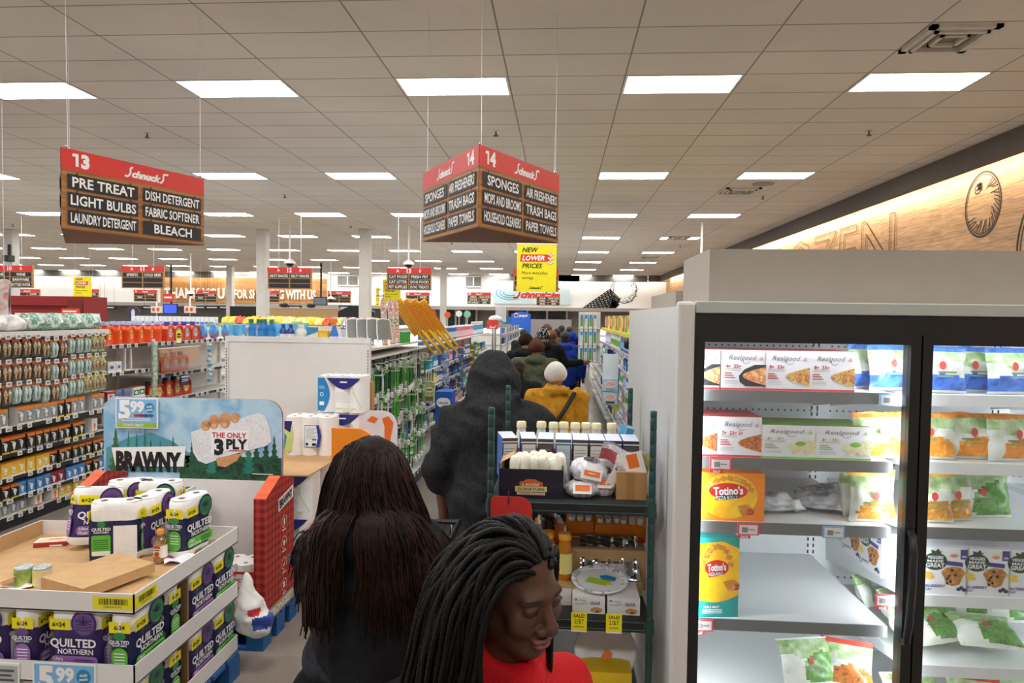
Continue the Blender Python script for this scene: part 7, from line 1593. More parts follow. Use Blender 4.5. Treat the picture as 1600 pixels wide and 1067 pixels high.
for zi, (z, _) in enumerate(ST):
    nm = ('top', 'first', 'second', 'third', 'fourth', 'fifth')[zi]
    if zi < 2: continue
    y = 8.85 if zi > 1 else 8.5
    while y < 15.6:
        kind = random.choice(('a', 's', 's', 'p') if zi < 3 else ('s', 's', 'a')); L = rnd(.3, .7); far = 'nearer' if y < 11 else 'middle' if y < 13.3 else 'farther'
        pr, n_, cat, pi_ = {'a': (random.choice(AR), 'aerosol can', 'can', .085), 's': (random.choice(SM), 'printed carton', 'carton', .115), 'p': (random.choice(SPR), 'spray cleaner bottle', 'bottle', .1)}[kind]
        row(pr, BR, 1, y, min(y + L, 15.7), z, pi_, '%s on the %s shelf down the left of the main aisle, %s part' % (n_, nm, far), cat, 'goods on the left of the main aisle', inset=.06, sc=.82)
        y += L
for y0, y1, p in ((8.5, 9.6, SM[0]), (9.6, 11.5, AR[0]), (11.5, 13.5, AR[3]), (13.5, 15.5, SPR[0])):
    pi_ = .11; row(p, BR, 1, y0, y1, 1.62, pi_, 'goods on the top shelf along the main aisle, %s stretch beyond the brooms' % ('first', 'second', 'third', 'fourth')[[8.5, 9.6, 11.5, 13.5].index(y0)], 'goods', 'goods on the top shelf along the main aisle', inset=.08)
for k, y in enumerate((9.9, 11.4, 12.9)):
    cs = empty('clip_strip', (BR + .008, y, .75)); tag(cs, 'hanging clip strip of blue and white packets on the left of the main aisle, %s' % ('nearest', 'middle', 'farthest')[k], 'clip strip')
    g = G(); g.box(-.004, .0, -.03, .03, 0, .75, HOOK); g.build('strip', cs)
    for j in range(6): g = G(); g.push(Matrix.Rotation(-PI / 2 * 0, 4, 'Z')); g.box(-.05, .05, -.035, -.005, .02 + .12 * j, .12 + .12 * j, mixmat((('#e6ebf0', '#3f6fa8', '#c9d6e6'), ('#c9d0da', '#2a3f6a', '#8fb0d8'), ('#f0d83a', '#2a2a2a', '#e9d02a'))[k], 22, .4), r=.006); g.build('packet', cs)
grc = Proto(bottle('green_canister', '#3fa83a', '#e9e9e6', '#f0d23a', r=.06, h=.18, neck=.9, lab2='#4fb84a'))
for k, (dy, dz) in enumerate(((0, 0), (.14, 0), (.07, -.25), (.14, -.25))): grc.put((BR - .07, 14.2 + dy, 1.2906 if dz == 0 else 1.0506), 0, 'green canister with yellow band on the end clip of the left shelves', 'canister', 'green canisters')

# ---------------- right side of the main aisle, beyond the freezer
CXF = .88
CZ = [1.51, 1.27, 1.03, .8, .57, .34, .12]
for k in range(9): bay(CXF, -1, 7.0 + 1.22 * k, 8.22 + 1.22 * k, CZ, 'shelving bay on the right of the main aisle, %s beyond the freezer' % ('first', 'second', 'third', 'fourth', 'fifth', 'sixth', 'seventh', 'eighth', 'ninth')[k], depth=.5, top=1.79, tags=13 if k < 3 else 8)
NB = [Proto(carton('bag_box', .05, .06, .24, '#eef0ee', (lambda c1, c2: (lambda g: (g.R2(-.018, .018, .03, .2, mt(c1, .4)), g.R2(-.018, .018, .15, .21, mt(c2, .4), .0005))))(a, b), '#e9ebe9')) for a, b in (('#4fae4a', '#2f8fd0'), ('#cfe0ea', '#2f9ad8'))]
LV = [Proto(bottle('lavender_bottle', c, '#f0eef4', l, r=.035, h=.23, squeeze=.7)) for c, l in (('#b8a8d8', '#e6e0f0'), ('#3f5fb0', '#8fb0e0'), ('#e9e6f0', '#6fb84a'))]; CL2 = Proto(bottle('clear_bottle', 'clear', '#dfe6ee', '#b8cfe6', r=.035, h=.24, liquid='#9fb8d8'))
random.seed(99)
for y0, y1, pr, lb, cat in ((7.1, 8.0, CL2, 'clear bottle with pale label on the upper right shelf, beside the freezer edge', 'bottle'), (8.0, 9.4, CL2, 'clear bottle on the upper right shelf of the main aisle', 'bottle'), (9.4, 10.6, LV[1], 'blue bottle on the upper right shelf of the main aisle', 'bottle'), (10.6, 12.6, LV[2], 'white and green bottle on the upper right shelf of the main aisle', 'bottle'), (12.6, 14.2, LV[0], 'lavender bottle on the upper right shelf of the main aisle', 'bottle')):
    row(pr, CXF, -1, y0, y1, 1.51, .09, lb, cat, 'bottles on the upper right shelf', inset=.07)
for zi, z in enumerate(CZ[1:6]):
    y = 7.1
    while y < 15:
        L = rnd(.3, .6); pr, n_, cat, pi_ = random.choice(((random.choice(SM), 'printed carton', 'carton', .115), (random.choice(AR), 'can', 'can', .085), (LV[0], 'lavender bottle', 'bottle', .09), (LV[2], 'white bottle', 'bottle', .09)))
        row(pr, CXF, -1, y, y + L, z, pi_, '%s on shelf %s of the right side of the main aisle, %s part' % (n_, ('two', 'three', 'four', 'five', 'six')[zi], 'near' if y < 10 else 'far'), cat, 'goods on the right of the main aisle', inset=.06, sc=.84); y += L
for j in range(3):
    for k in range(4): NB[(k + j) % 2].put((.37 + .075 * k, 11.6, (1.821, 1.541, 1.261)[j]), 0, 'narrow white and green box on the wing rack at the right shelves, %s row' % ('top', 'middle', 'lower')[j], 'box', 'narrow white boxes', sc=1.1)
wr2 = empty('wing_rack', (.32, 11.56, 0)); tag(wr2, 'narrow wire wing rack of white and green boxes projecting from the right shelves', 'rack')
g = G(); g.box(0, .37, .1, .115, 1.24, 2.1, SHW); g.box(.16, .2, .1, .115, 0, 1.24, SHW); g.build('back_panel', wr2)
for z in (1.26, 1.54, 1.82): g = G(); g.box(0, .37, 0, .1, z - .008, z, HOOK); g.build('shelf', wr2)
TPX = [Proto(carton('colour_carton', .3, .2, .24, c, (lambda q: (lambda g: (g.E2(0, .13, .1, .08, mt(q, .4)), g.R2(-.14, -.08, .01, .2, mt('#e9e6da', .4)))))(q), c)) for c, q in (('#5fae3a', '#f0c02a'), ('#d9442a', '#f0e02a'), ('#eae63a', '#d9642a'))]
g = G(); g.box(CXF, CXF + .5, 8.2, 14.5, 1.795, 1.80, mt('#e8d81c', .5)); g.box(CXF + .001, CXF + .005, 8.2, 14.5, 1.75, 1.795, mt('#e8d81c', .5)); tag(g.build('top_shelf'), 'thin yellow edged top shelf on the right side of the main aisle', 'shelf')
for k in range(14): TPX[k % 3].put((CXF + .15, 8.5 + .42 * k, 1.8006), -PI / 2, ('green and yellow', 'red and yellow', 'yellow and orange')[k % 3] + ' carton on the yellow edged top shelf at right', 'carton', 'cartons on the right top shelf')
gl = Proto(bottle('black_glove_pack', '#1c1c20', '#2a2a30', None, r=.05, h=.2))
for k in range(3): gl.put((CXF + .04, 9.0 + .14 * k, 1.6), 0, 'black glove-like pack hanging at the top of the right shelves', 'pack', 'black packs at right')
cs = empty('clip_strip', (CXF - .16, 9.6, .78)); tag(cs, 'hanging strip of pale blue packs with pink food pictures at right', 'clip strip')
g = G(); g.box(-.11, .11, .0, .004, 0, .72, mt('#d9e2e8', .45)); g.rod((.05, .004, .65), (.164, .004, .65), .006, HOOK); g.build('backing', cs)
for k, z in enumerate((.02, .2)):
    g = G(); g.box(-.1, .1, -.04, -.001, z, z + .17, mt('#b9cfdc', .4)); front(g, 0, -.041, 0); g.E2(0, z + .1, .085, .045, mt('#e9edf0', .4)); g.E2(0, z + .1, .07, .033, mixmat(('#e0a090', '#f0c8b8', '#d98a7a'), 40, .4), .0006); g.R2(-.06, .06, z + .01, z + .04, mt('#5a3f3a' if k == 0 else '#7fa8c4', .4)); g.build('food_pack', cs)
g = G(); g.cyl(.035, 0, .5, mt('#2f6fd0', .4), 10); o = g.build('blue_roll', None, (CXF - .05, 9.9, .8005)); tag(o, 'tall blue wrapped roll hanging beside the pale blue packs', 'roll')
yb2 = Proto(carton('yellow_bag', .12, .08, .2, '#d9cf2a', lambda g: g.R2(-.04, .04, .05, .15, mt('#a8b02a', .4)), '#d9cf2a'))
for k in range(3): yb2.put((CXF + .06, 10.6 + .13 * k, (.5706, .8006)[k % 2]), 0, 'yellow package on the lower right side of the main aisle', 'package', 'yellow packages', )
# ================================================================== PEOPLE
def turned(prims, M, o):
    """the same shapes turned by M and moved to o"""
    M = np.array(M); o = np.array(o); out = []
    for p in prims:
        if p[0] == 'c': out.append(('c', tuple(M @ np.array(p[1]) + o), tuple(M @ np.array(p[2]) + o)) + p[3:])
        else:
            R0 = np.eye(3) if p[3] is None else np.array(Euler(p[3]).to_matrix()); out.append(('e', tuple(M @ np.array(p[1]) + o), p[2], M @ R0, p[4], p[5]))
    return out
def hand(w, d, s=1., curl=.5):
    """palm, four unequal bent fingers and a side thumb; w wrist, d direction of the hand"""
    w, d = Vector(w), Vector(d).normalized(); sd = d.cross(Vector((0, 1, 0))); sd = sd.normalized() if sd.length > .2 else Vector((1, 0, 0)); nn = d.cross(sd)
    pr = [ell(tuple(w + d * .045 * s), (.026 * s,) * 3, .02), cap(tuple(w), tuple(w + d * .07 * s), .024 * s, .028 * s, .02)]
    for i, L in enumerate((.065, .075, .07, .055)):
        b = w + d * .085 * s + sd * (.02 * (i - 1.5) * s); m = b + (d * .6 + nn * curl * .5).normalized() * L * .55 * s; e = m + (d * .25 + nn * curl).normalized() * L * .5 * s
        pr += [cap(tuple(b), tuple(m), .0095 * s, .009 * s, .006), cap(tuple(m), tuple(e), .009 * s, .0075 * s, .004)]
    b = w + d * .035 * s - sd * .026 * s; pr += [cap(tuple(b), tuple(b + (d * .6 - sd * .7).normalized() * .035 * s), .011 * s, .01 * s, .008), cap(tuple(b + (d * .6 - sd * .7).normalized() * .035 * s), tuple(b + (d * .6 - sd * .7).normalized() * .035 * s + d * .025 * s), .01 * s, .008 * s, .004)]
    return pr
HEAD = [ell((0, .015, .03), (.074, .094, .085)), ell((0, -.03, -.035), (.058, .062, .075)), ell((0, -.066, -.100), (.022, .02, .018), .025), cap((.048, -.005, -.058), (.018, -.058, -.095), .018, .014), cap((-.048, -.005, -.058), (-.018, -.058, -.095), .018, .014),
        ell((.038, -.064, -.028), (.027, .021, .026), .02), ell((-.038, -.064, -.028), (.027, .021, .026), .02), ell((0, -.076, .024), (.05, .016, .013), .02)]
FACE = []
for s in (1, -1):
    FACE += [ell((s * .032, -.096, .006), (.019, .012, .012), .012, None, 1), ell((s * .032, -.0765, .003), (.0155, .0125, .0115), .003), ell((s * .032, -.083, .0105), (.017, .008, .004), .004, (0, s * .15, 0)), ell((s * .0165, -.0985, -.036), (.0105, .012, .009), .006), ell((s * .0085, -.104, -.0445), (.0045, .005, .004), .004, None, 1), ell((s * .074, .012, -.005), (.009, .02, .03), .01)]
FACE = FACE[:1] + FACE[6:7] + FACE[1:3] + FACE[7:9] + [cap((0, -.083, .014), (0, -.108, -.026), .0085, .012, .012), ell((0, -.109, -.032), (.0145, .013, .0115), .008)] + FACE[3:6] + FACE[9:] + \
       [ell((0, -.092, -.062), (.026, .0125, .0075), .008), ell((0, -.0905, -.0745), (.021, .0135, .0085), .008), cap((-.025, -.099, -.0675), (.025, -.099, -.0675), .0022, .0022, .004, 1)]
def drape(roots, dirs, balls, steps, step, grav, stiff, jit, g0=.12):
    """strands that leave the scalp, slide over round obstacles and hang; returns lists of points"""
    out = []
    for p, d in zip(roots, dirs):
        p, v = Vector(p), Vector(d).normalized(); L = [p.copy()]; n = steps + random.randint(-3, 3)
        for k in range(n):
            v = (v * stiff + Vector((rnd(-jit, jit), rnd(-jit, jit), -grav * min(1, g0 + k / 16)))).normalized(); p = p + v * step
            for c, r, in balls:
                q = Vector(((p.x - c[0]) / r[0], (p.y - c[1]) / r[1], (p.z - c[2]) / r[2])); l = q.length
                if l < 1:
                    q = q / max(l, 1e-4); p2 = Vector((c[0] + q.x * r[0], c[1] + q.y * r[1], c[2] + q.z * r[2])); v = (v * step + (p2 - p)).normalized(); p = p2
            L.append(p.copy())
        out.append(L)
    return out
def pose(H, bw=1., lean=0., arms=None, legs=True):
    """core of a standing figure of height H facing +y, as blended shapes"""
    h = H; X = .115 * h * bw; a = arms or (((-X - .02 * h, -.02 * h, .63 * h), (-X - .01 * h, .05 * h, .49 * h)), ((X + .02 * h, -.02 * h, .63 * h), (X + .01 * h, .05 * h, .49 * h)))
    pr = [cap((0, 0, .80 * h), (0, .005 * h, .88 * h), .034 * h, .032 * h), ell((0, 0, .72 * h), (.10 * h * bw, .066 * h * bw, .12 * h), .04), ell((0, 0, .60 * h), (.085 * h * bw, .06 * h * bw, .09 * h), .04), ell((0, 0, .52 * h), (.095 * h * bw, .07 * h * bw, .075 * h), .04), cap((-X, 0, .805 * h), (X, 0, .805 * h), .036 * h, .036 * h, .04)]
    for s in (-1, 1): pr += [cap((s * .05 * h, 0, .5 * h), (s * .055 * h, .005 * h, .28 * h), .054 * h, .037 * h, .02), cap((s * .055 * h, .005 * h, .28 * h), (s * .055 * h, -.005 * h, .05 * h), .036 * h, .023 * h, .02), ell((s * .055 * h, .035 * h, .022 * h), (.027 * h, .07 * h, .022 * h), .02)]
    for s, (e, w_) in zip((-1, 1), a):
        pr += [cap((s * X, 0, .80 * h), e, .034 * h, .025 * h, .02), cap(e, w_, .025 * h, .017 * h, .015)] + hand(w_, Vector(w_) - Vector(e), h / 1.75)
    return pr, a, X
def walker(label, x, y, H, rz, coat, hem=.5, bw=1., hood=None, hat=None, hair=None, trousers='#17181b', skin='#8a5f48', fat=.02, arms=None, fold=.006, turn=0., res=.016, group='people queuing in the main aisle'):
    r = empty('person', (x, y, 0), rz); tag(r, label, 'person', group); h = H
    pr, a, X = pose(h, bw, arms=arms); M = Euler((0, 0, PI + turn)).to_matrix()
    pr += turned(HEAD + [ell((0, -.1, -.03), (.014, .016, .016), .015), ell((.074, .01, -.005), (.01, .02, .03), .01), ell((-.074, .01, -.005), (.01, .02, .03), .01)], M, (0, .01 * h, .925 * h))
    blobmesh('body', pr, res, mt(skin, .5, n=.08), r)
    f = fat
    c = [ell((0, 0, .72 * h), (.105 * h * bw + f, .072 * h * bw + f, .125 * h), .05), ell((0, 0, .60 * h), (.095 * h * bw + f, .068 * h * bw + f, .1 * h), .05), cap((0, 0, .62 * h), (0, 0, (hem + .05) * h), .09 * h * bw + f, .085 * h * bw + f, .05), cap((-X, 0, .80 * h), (X, 0, .80 * h), .04 * h + f * .6, .04 * h + f * .6, .05)]
    for s, (e, w_) in zip((-1, 1), a): c += [cap((s * X, 0, .80 * h), e, .038 * h + f * .6, .03 * h + f * .6, .03), cap(e, tuple(Vector(e).lerp(Vector(w_), .95)), .03 * h + f * .5, .023 * h + f * .4, .02)]
    cm = mixmat(coat[:3], coat[3] if len(coat) > 3 else 5, .8, 4, .5, bump=.25)
    if hood == 'up': c += [ell((0, .0, .93 * h), (.068 * h, .072 * h, .078 * h), .03), cap((0, -.01, .80 * h), (0, -.01, .88 * h), .075 * h, .06 * h, .05), ell((0, -.05 * h, .86 * h), (.06 * h, .04 * h, .05 * h), .04)]
    elif hood == 'down': c += [ell((0, -.055 * h, .835 * h), (.078 * h, .045 * h, .04 * h), .025), cap((-.05 * h, .0, .845 * h), (.05 * h, .0, .845 * h), .03 * h, .03 * h, .03)]
    else: c += [cap((0, 0, .80 * h), (0, .0, .855 * h), .05 * h, .043 * h, .03)]
    blobmesh('coat' if hem < .5 else 'jacket', c, res, cm, r, fold=fold, fsc=14, seed=int(x * 10 + y))
    t = []
    for s in (-1, 1): t += [cap((s * .05 * h, 0, .5 * h), (s * .057 * h, .005 * h, .28 * h), .062 * h, .047 * h, .02), cap((s * .057 * h, .005 * h, .28 * h), (s * .057 * h, 0, .045 * h), .046 * h, .036 * h, .02)]
    t += [ell((0, 0, .52 * h), (.1 * h * bw + .005, .075 * h * bw + .005, .075 * h), .03)]
    blobmesh('trousers', t, res, mixmat((trousers, '#0e0f11', trousers), 6, .8), r, fold=.004, fsc=18)
    g = G()
    for s in (-1, 1): g.ball((s * .056 * h, .035 * h, .028 * h), (.034 * h, .078 * h, .028 * h), mt('#1a1a1c', .5), 12, 8)
    g.build('shoes', r)
    o = (0, .01 * h, .925 * h)
    if hat:
        hm = mixmat(hat[:3], hat[3] if len(hat) > 3 else 8, .9, 3, 2., bump=.3)
        blobmesh('beanie', turned([ell((0, .018, .052), (.088, .106, .088), .02), cap((-.03, .0, .02), (.03, .03, .02), .082, .082, .02)], M, o), .01, hm, r)
    elif hair and hood != 'up':
        blobmesh('hair', turned([ell((0, .03, .035), (.086, .098, .092), .02), ell((0, .065, -.04), (.07, .05, .075), .03)], M, o), .011, mixmat((hair, '#120d0a', hair), 30, .6, 4, 1, (1, 1, .2)), r, fold=.006, fsc=40)
    return r
# ---- heavy set person in a charcoal hoodie
X = .115 * 1.8 * 1.42
p3 = walker('broad person seen from behind in a charcoal hoodie, hood up, sleeves pushed up', -.36, 3.76, 1.79, .02, ('#2c2c2e', '#38383a', '#252527', 30), .47, 1.15, 'up', trousers='#1b1c20', skin='#7a5038', fat=.035, arms=(((-.29, -.03, 1.16), (-.28, .07, .87)), ((.33, -.03, 1.16), (.32, .1, .9))), fold=.007, res=.014, group=None)
for o in p3.children:
    if o.name.startswith('jacket') or o.name.startswith('coat'): bpy.data.objects.remove(o); break
h = 1.79
c = [ell((.01, 0, 1.26), (.26, .2, .24), .06), ell((.01, 0, 1.04), (.27, .21, .26), .06), cap((.01, 0, 1.0), (.01, 0, .88), .24, .235, .05), cap((-.17, 0, 1.40), (.17, 0, 1.40), .125, .125, .09), ell((0, .03, 1.66), (.142, .15, .15), .03), cap((0, -.02, 1.42), (0, .0, 1.60), .2, .135, .06), ell((0, -.13, 1.50), (.13, .06, .06), .04), ell((.0, .05, 1.77), (.07, .09, .035), .03), cap((-.12, -.08, 1.58), (-.02, -.14, 1.45), .03, .03, .02), cap((.12, -.08, 1.58), (.02, -.14, 1.45), .03, .03, .02),
     cap((-.2, 0, 1.39), (-.29, -.03, 1.17), .12, .09, .05), cap((-.29, -.03, 1.17), (-.29, -.01, 1.09), .09, .08, .03), cap((.23, 0, 1.39), (.33, -.03, 1.17), .125, .10, .05), cap((.33, -.03, 1.17), (.33, -.01, 1.09), .098, .085, .03)]
blobmesh('hoodie', c, .013, mixmat(('#252527', '#313133', '#1e1e20'), 60, .9, 4, .3, bump=.3), p3, fold=.014, fsc=13, seed=4)
# ---- queue farther away
walker('person in a mustard parka and white knit hat with a black bag strap', W(868, 600, Y=6.5).x, 6.5, 1.56, .1, ('#a8741c', '#c08a2a', '#8a5c14', 7), .40, 1.25, 'down', ('#e4e2de', '#d3d0cc', '#efeeea', 30), trousers='#1c1c20', fat=.03, fold=.022)
yp = bpy.context.scene.objects['person.001'] if 'person.001' in bpy.context.scene.objects else None
g = G(); g.tube([(.17, -.13, 1.30), (.08, -.195, 1.16), (-.03, -.20, 1.0), (-.13, -.17, .86), (-.17, -.1, .8)], .02, mt('#15151a', .6), 6); o = g.build('bag_strap', yp)
walker('person in an olive jacket with grey hood and brown knit hat', W(838, 560, Y=9.3).x, 9.3, 1.70, -.15, ('#3f4433', '#4a4f3c', '#363a2c', 6), .42, 1.15, 'down', ('#4a3024', '#5a3c2e', '#3a261c', 30), fat=.03, fold=.01)
walker('person in a black coat wearing a black knit hat with white swirls', W(848, 560, Y=11).x, 11.0, 1.84, -.05, ('#121214', '#1b1b1e', '#0e0e10', 6), .42, 1.2, 'down', ('#141416', '#141416', '#e9e9e9', 14), fat=.03, arms=(((-.3, -.03, 1.15), (-.28, .1, .9)), ((.36, .05, 1.25), (.62, .12, 1.28))))
walker('person in dark coat with cream scarf and dark hat left of the olive jacket', W(821, 560, Y=10.2).x, 10.2, 1.76, -.3, ('#16161a', '#1f1f24', '#101014', 6), .42, 1.1, 'down', ('#2a1d1a', '#3a2823', '#1d1412', 20), fat=.025)
g = G(); g.tube([(.11 * math.cos(a), .10 * math.sin(a), 1.46 + .02 * math.sin(3 * a)) for a in [2 * PI * k / 16 for k in range(16)]], .035, mixmat(('#cfc2a8', '#e2d8c2', '#8a7a60'), 20, .9), 8, closed=True); o = g.build('scarf', [q for q in COL.objects if q.name.startswith('person') and q.get('label', '').startswith('person in dark coat with cream')][0])
walker('person with curly brown hair and black coat, mostly hidden by the charcoal hoodie', W(808, 600, Y=7.0).x, 7.0, 1.58, 0, ('#17171a', '#202024', '#101012', 6), .42, 1.0, None, None, '#4a2c1c', fat=.025)
walker('person in a bright blue hooded jacket at the far part of the queue', W(882, 560, Y=12.6).x, 12.6, 1.76, .1, ('#1c3284', '#22409c', '#16286c', 5), .45, 1.25, 'down', None, '#1a1412', fat=.03)
for px, y, H, cc, hr, hd, lb in ((862, 13.7, 1.74, ('#2a2320', '#3a302a', '#1f1a17'), '#3a2416', ('#6a4426', '#7a5230', '#5a3a20', 20), 'distant person with a tan and dark knit hat in front of the blue jacket'), (870, 15.5, 1.76, ('#4a3a34', '#5a4840', '#3a2e28'), '#2a1c14', None, 'distant person with brown hair in the queue, left of the blue jacket'),
                       (877, 18.6, 1.8, ('#1c1c20', '#26262c', '#141418'), '#16110e', None, 'distant dark haired person above the blue jacket'), (889, 17.0, 1.78, ('#17181c', '#202228', '#101114'), '#14100d', None, 'distant dark haired person at the right end of the queue'),
                       (893, 13.2, 1.72, ('#1a3490', '#203fa4', '#142a78'), None, ('#1c3490', '#223fa0', '#162a78', 10), 'person in a blue hood right beside the blue jacket'), (854, 14.9, 1.86, ('#5a4638', '#6a5444', '#48382c'), None, ('#5a4a44', '#6a5850', '#4a3c36', 20), 'distant person in a mauve-brown knit hat behind the black swirled hat'), (818, 15.8, 1.72, ('#2a2a2e', '#35353a', '#202024'), '#1a120e', None, 'distant person at the far left of the queue beside the shelves')):
    walker(lb, W(px, 540, Y=y).x, y, H, rnd(-.3, .3), cc, .44, 1.05, None, hd, hr, res=.022)
# ---- person with very long dark hair pushing a cart
lx, ly, lh = W(559, 760, Y=2.08).x + .035, 2.08, 1.62
lw = empty('person', (lx, ly, 0), .04); tag(lw, 'person with waist length dark brown hair and black clothes, seen from behind', 'person')
arms = (((-.17, .2, 1.06), (-.15, .5, 1.02)), ((.27, .2, 1.06), (.2, .5, 1.02)))
pr, a, X = pose(lh, .78, arms=arms); hc = Vector((0, .03, 1.505)); Mh = Euler((-.1, 0, PI)).to_matrix(); pr += turned(HEAD + FACE[6:8], Mh, hc - Vector((0, .01, .022))); blobmesh('body', pr, .012, mt('#9a6a52', .5), lw)
BLKF = mixmat(('#111113', '#1b1b1e', '#0c0c0e'), 9, .7, 4, .5, bump=.3)
c = [ell((.02, 0, 1.20), (.18, .155, .2), .05), ell((.02, 0, 1.0), (.18, .15, .16), .05), cap((.03, 0, 1.0), (.03, 0, .93), .18, .2, .05), cap((-.10, 0, 1.27), (.12, 0, 1.27), .075, .075, .06), ell((0, -.10, 1.33), (.13, .065, .09), .03), cap((-.07, -.02, 1.40), (.07, -.02, 1.40), .05, .05, .04)]
for s, (e, w_) in zip((-1, 1), arms): c += [cap((.02 + s * .15, 0, 1.29), e, .075, .06, .04), cap(e, tuple(Vector(e).lerp(Vector(w_), .9)), .056, .045, .03)]
blobmesh('jacket', c, .012, BLKF, lw, fold=.012, fsc=17, seed=2)
t = [ell((.05, -.02, .82), (.235, .2, .17), .05), cap((-.11, 0, .78), (-.1, .0, .45), .14, .095, .04), cap((.11, 0, .78), (.1, 0, .45), .14, .095, .04), cap((-.1, 0, .45), (-.1, 0, .07), .09, .06, .03), cap((.1, 0, .45), (.1, 0, .07), .09, .06, .03)]
blobmesh('trousers', t, .015, mixmat(('#101012', '#161619', '#0d0d0f'), 20, .9), lw, fold=.004, fsc=9); g = G(); [g.ball((s * .1, .06, .045), (.05, .13, .045), BLACK, 12, 8) for s in (-1, 1)]; g.build('shoes', lw)
blobmesh('waist_band', [cap((-.07, 0, .93), (.17, 0, .93), .13, .13, .05), ell((.05, -.01, .93), (.232, .185, .045), .03)], .011, mixmat(('#26262a', '#303036', '#1e1e22'), 25, .9), lw, fold=.006, fsc=24)
random.seed(8); roots = []; dirs = []
for k in range(1500):
    u = rnd(-1, 1); q = rnd(-.35, 1.); sx = u * .07; th = q * 1.75
    p = Vector((sx, -.095 * math.sin(th) * math.sqrt(max(0, 1 - u * u * .7)), .025 + .084 * math.cos(th) * math.sqrt(max(0, 1 - u * u * .75)))) + hc; roots.append(p); dirs.append((u * .15 + (.05 if u > 0 else -.05), -.8 if th > .2 else -.3, .05 - q * .5))
balls = [(tuple(hc + Vector((0, 0, .02))), (.074, .102, .092)), ((0, -.01, 1.38), (.075, .09, .1)), ((-.09, .0, 1.25), (.09, .11, .1)), ((.10, .0, 1.25), (.09, .11, .1)), ((.02, -.02, 1.17), (.165, .18, .22)), ((.01, -.06, 1.33), (.12, .12, .1)), ((-.16, .03, 1.12), (.07, .1, .2)), ((.2, .03, 1.1), (.08, .1, .2)), ((.02, -.02, 1.0), (.18, .18, .2))]
g = G(); HM = [mixmat(('#1a0e09', '#26160f', '#100906'), 40, .5, spec=.12), mixmat(('#24140d', '#321e15', '#180d09'), 40, .5, spec=.12), mixmat(('#0f0906', '#180f0b'), 30, .5, spec=.1)]
for i, L in enumerate(drape(roots, dirs, balls, 25, .0185, .5, .74, .05, .45)):
    sgn = 1 if roots[i].x > 0 else -1; n = len(L)
    P_ = [p + Vector((roots[i].x * (.1 if sgn < 0 else .8) * (k / n) + sgn * .034 * min(1, max(0, k - 5) / 11) * (1 + .3 * math.sin(i)) + .004 * math.sin(k * .5 + i), -.004, 0)) for k, p in enumerate(L)]
    g.tube(P_[::2], [.0045 if k < n // 2 - 3 else .0022 for k in range(len(P_[::2]))], HM[i % 3], 3, cap=False)
hb_ = g.build('hair', lw)
blobmesh('hair_underlayer', [ell(tuple(hc + Vector((0, -.012, .025))), (.074, .096, .088), .02), cap(tuple(hc + Vector((-.06, -.06, -.02))), (-.11, -.12, 1.18), .035, .04, .03), cap(tuple(hc + Vector((.06, -.06, -.02))), (.13, -.12, 1.18), .035, .045, .03)], .012, HM[2], lw, fold=.006, fsc=30)
# her cart
sx0, sx1, sy0, sy1, sz = -1.0, -.47, 2.72, 3.26, 1.0
sc_ = empty('shopping_cart', (sx0, sy0, 0)); tag(sc_, 'dark grey plastic shopping cart in front of the long haired person', 'shopping cart'); w_, d_ = sx1 - sx0, sy1 - sy0
PL = mt('#2b2d30', .4, n=.05); in_ = .07
def cp(x, y, z): t = (sz - z) / .42; return (x + (in_ * t if x < .1 else -in_ * t), y + (in_ * t if y < .1 else -in_ * 2 * t), z)
g = G()
for z, r in ((1.0, .016), (.79, .008), (.58, .012)): g.tube([cp(*q) for q in ((0, 0, z), (w_, 0, z), (w_, d_, z), (0, d_, z))], r, PL, 8, closed=True)
for a, b in (((0, 0), (w_, 0)), ((w_, 0), (w_, d_)), ((w_, d_), (0, d_)), ((0, d_), (0, 0))):
    for k in range(15):
        t = (k + .5) / 15; x, y = a[0] + (b[0] - a[0]) * t, a[1] + (b[1] - a[1]) * t
        p0 = Vector(cp(a[0], a[1], 1.0)).lerp(Vector(cp(b[0], b[1], 1.0)), t); p1 = Vector(cp(a[0], a[1], .58)).lerp(Vector(cp(b[0], b[1], .58)), t); dx = Vector((b[0] - a[0], b[1] - a[1], 0)).normalized() * .013
        g.quad(p0 - dx, p0 + dx, p1 + dx, p1 - dx, PL)
    for z in (.93, .86, .72, .65): q0, q1 = Vector(cp(a[0], a[1], z)), Vector(cp(b[0], b[1], z)); g.rod(q0, q1, .005, PL, 5)
for k in range(9): g.rod(cp(w_ * k / 8, 0, .58), cp(w_ * k / 8, d_, .58), .005, PL, 5)
g.build('basket', sc_)
g = G(); g.tube([(-.03, -.02, 1.0), (-.06, -.08, 1.02), (-.02, -.13, 1.03), (w_ + .02, -.13, 1.03), (w_ + .06, -.08, 1.02), (w_ + .03, -.02, 1.0)], .018, PL, 10); g.build('handle', sc_)
g = G()
for x in (0.02, w_ - .02): g.tube([(x, 0, .98), (x, .02, .6), (x, -.02, .2), (x, d_ - .1, .15)], .017, PL, 8)
g.rod((.02, .1, .18), (w_ - .02, .1, .18), .012, PL); g.rod((.02, d_ - .15, .15), (w_ - .02, d_ - .15, .15), .012, PL); g.build('frame', sc_)
for x in (.02, w_ - .02):
    for y in (.0, d_ - .1): g = G(); g.at(x, y, .06); g.ball((0, 0, 0), (.02, .06, .06), BLACK, 12, 8); g.box(-.015, .015, -.02, .02, .05, .14, PL); g.build('caster', sc_)
g = G(); g.box(w_ * .82, w_ * .86, d_ * .2, d_ * .5, .59, .9, mt('#b8302c', .4), r=.006); o = g.build('red_package', None, (sx0, sy0, 0)); tag(o, 'red package standing at the right side inside the dark shopping cart', 'package')
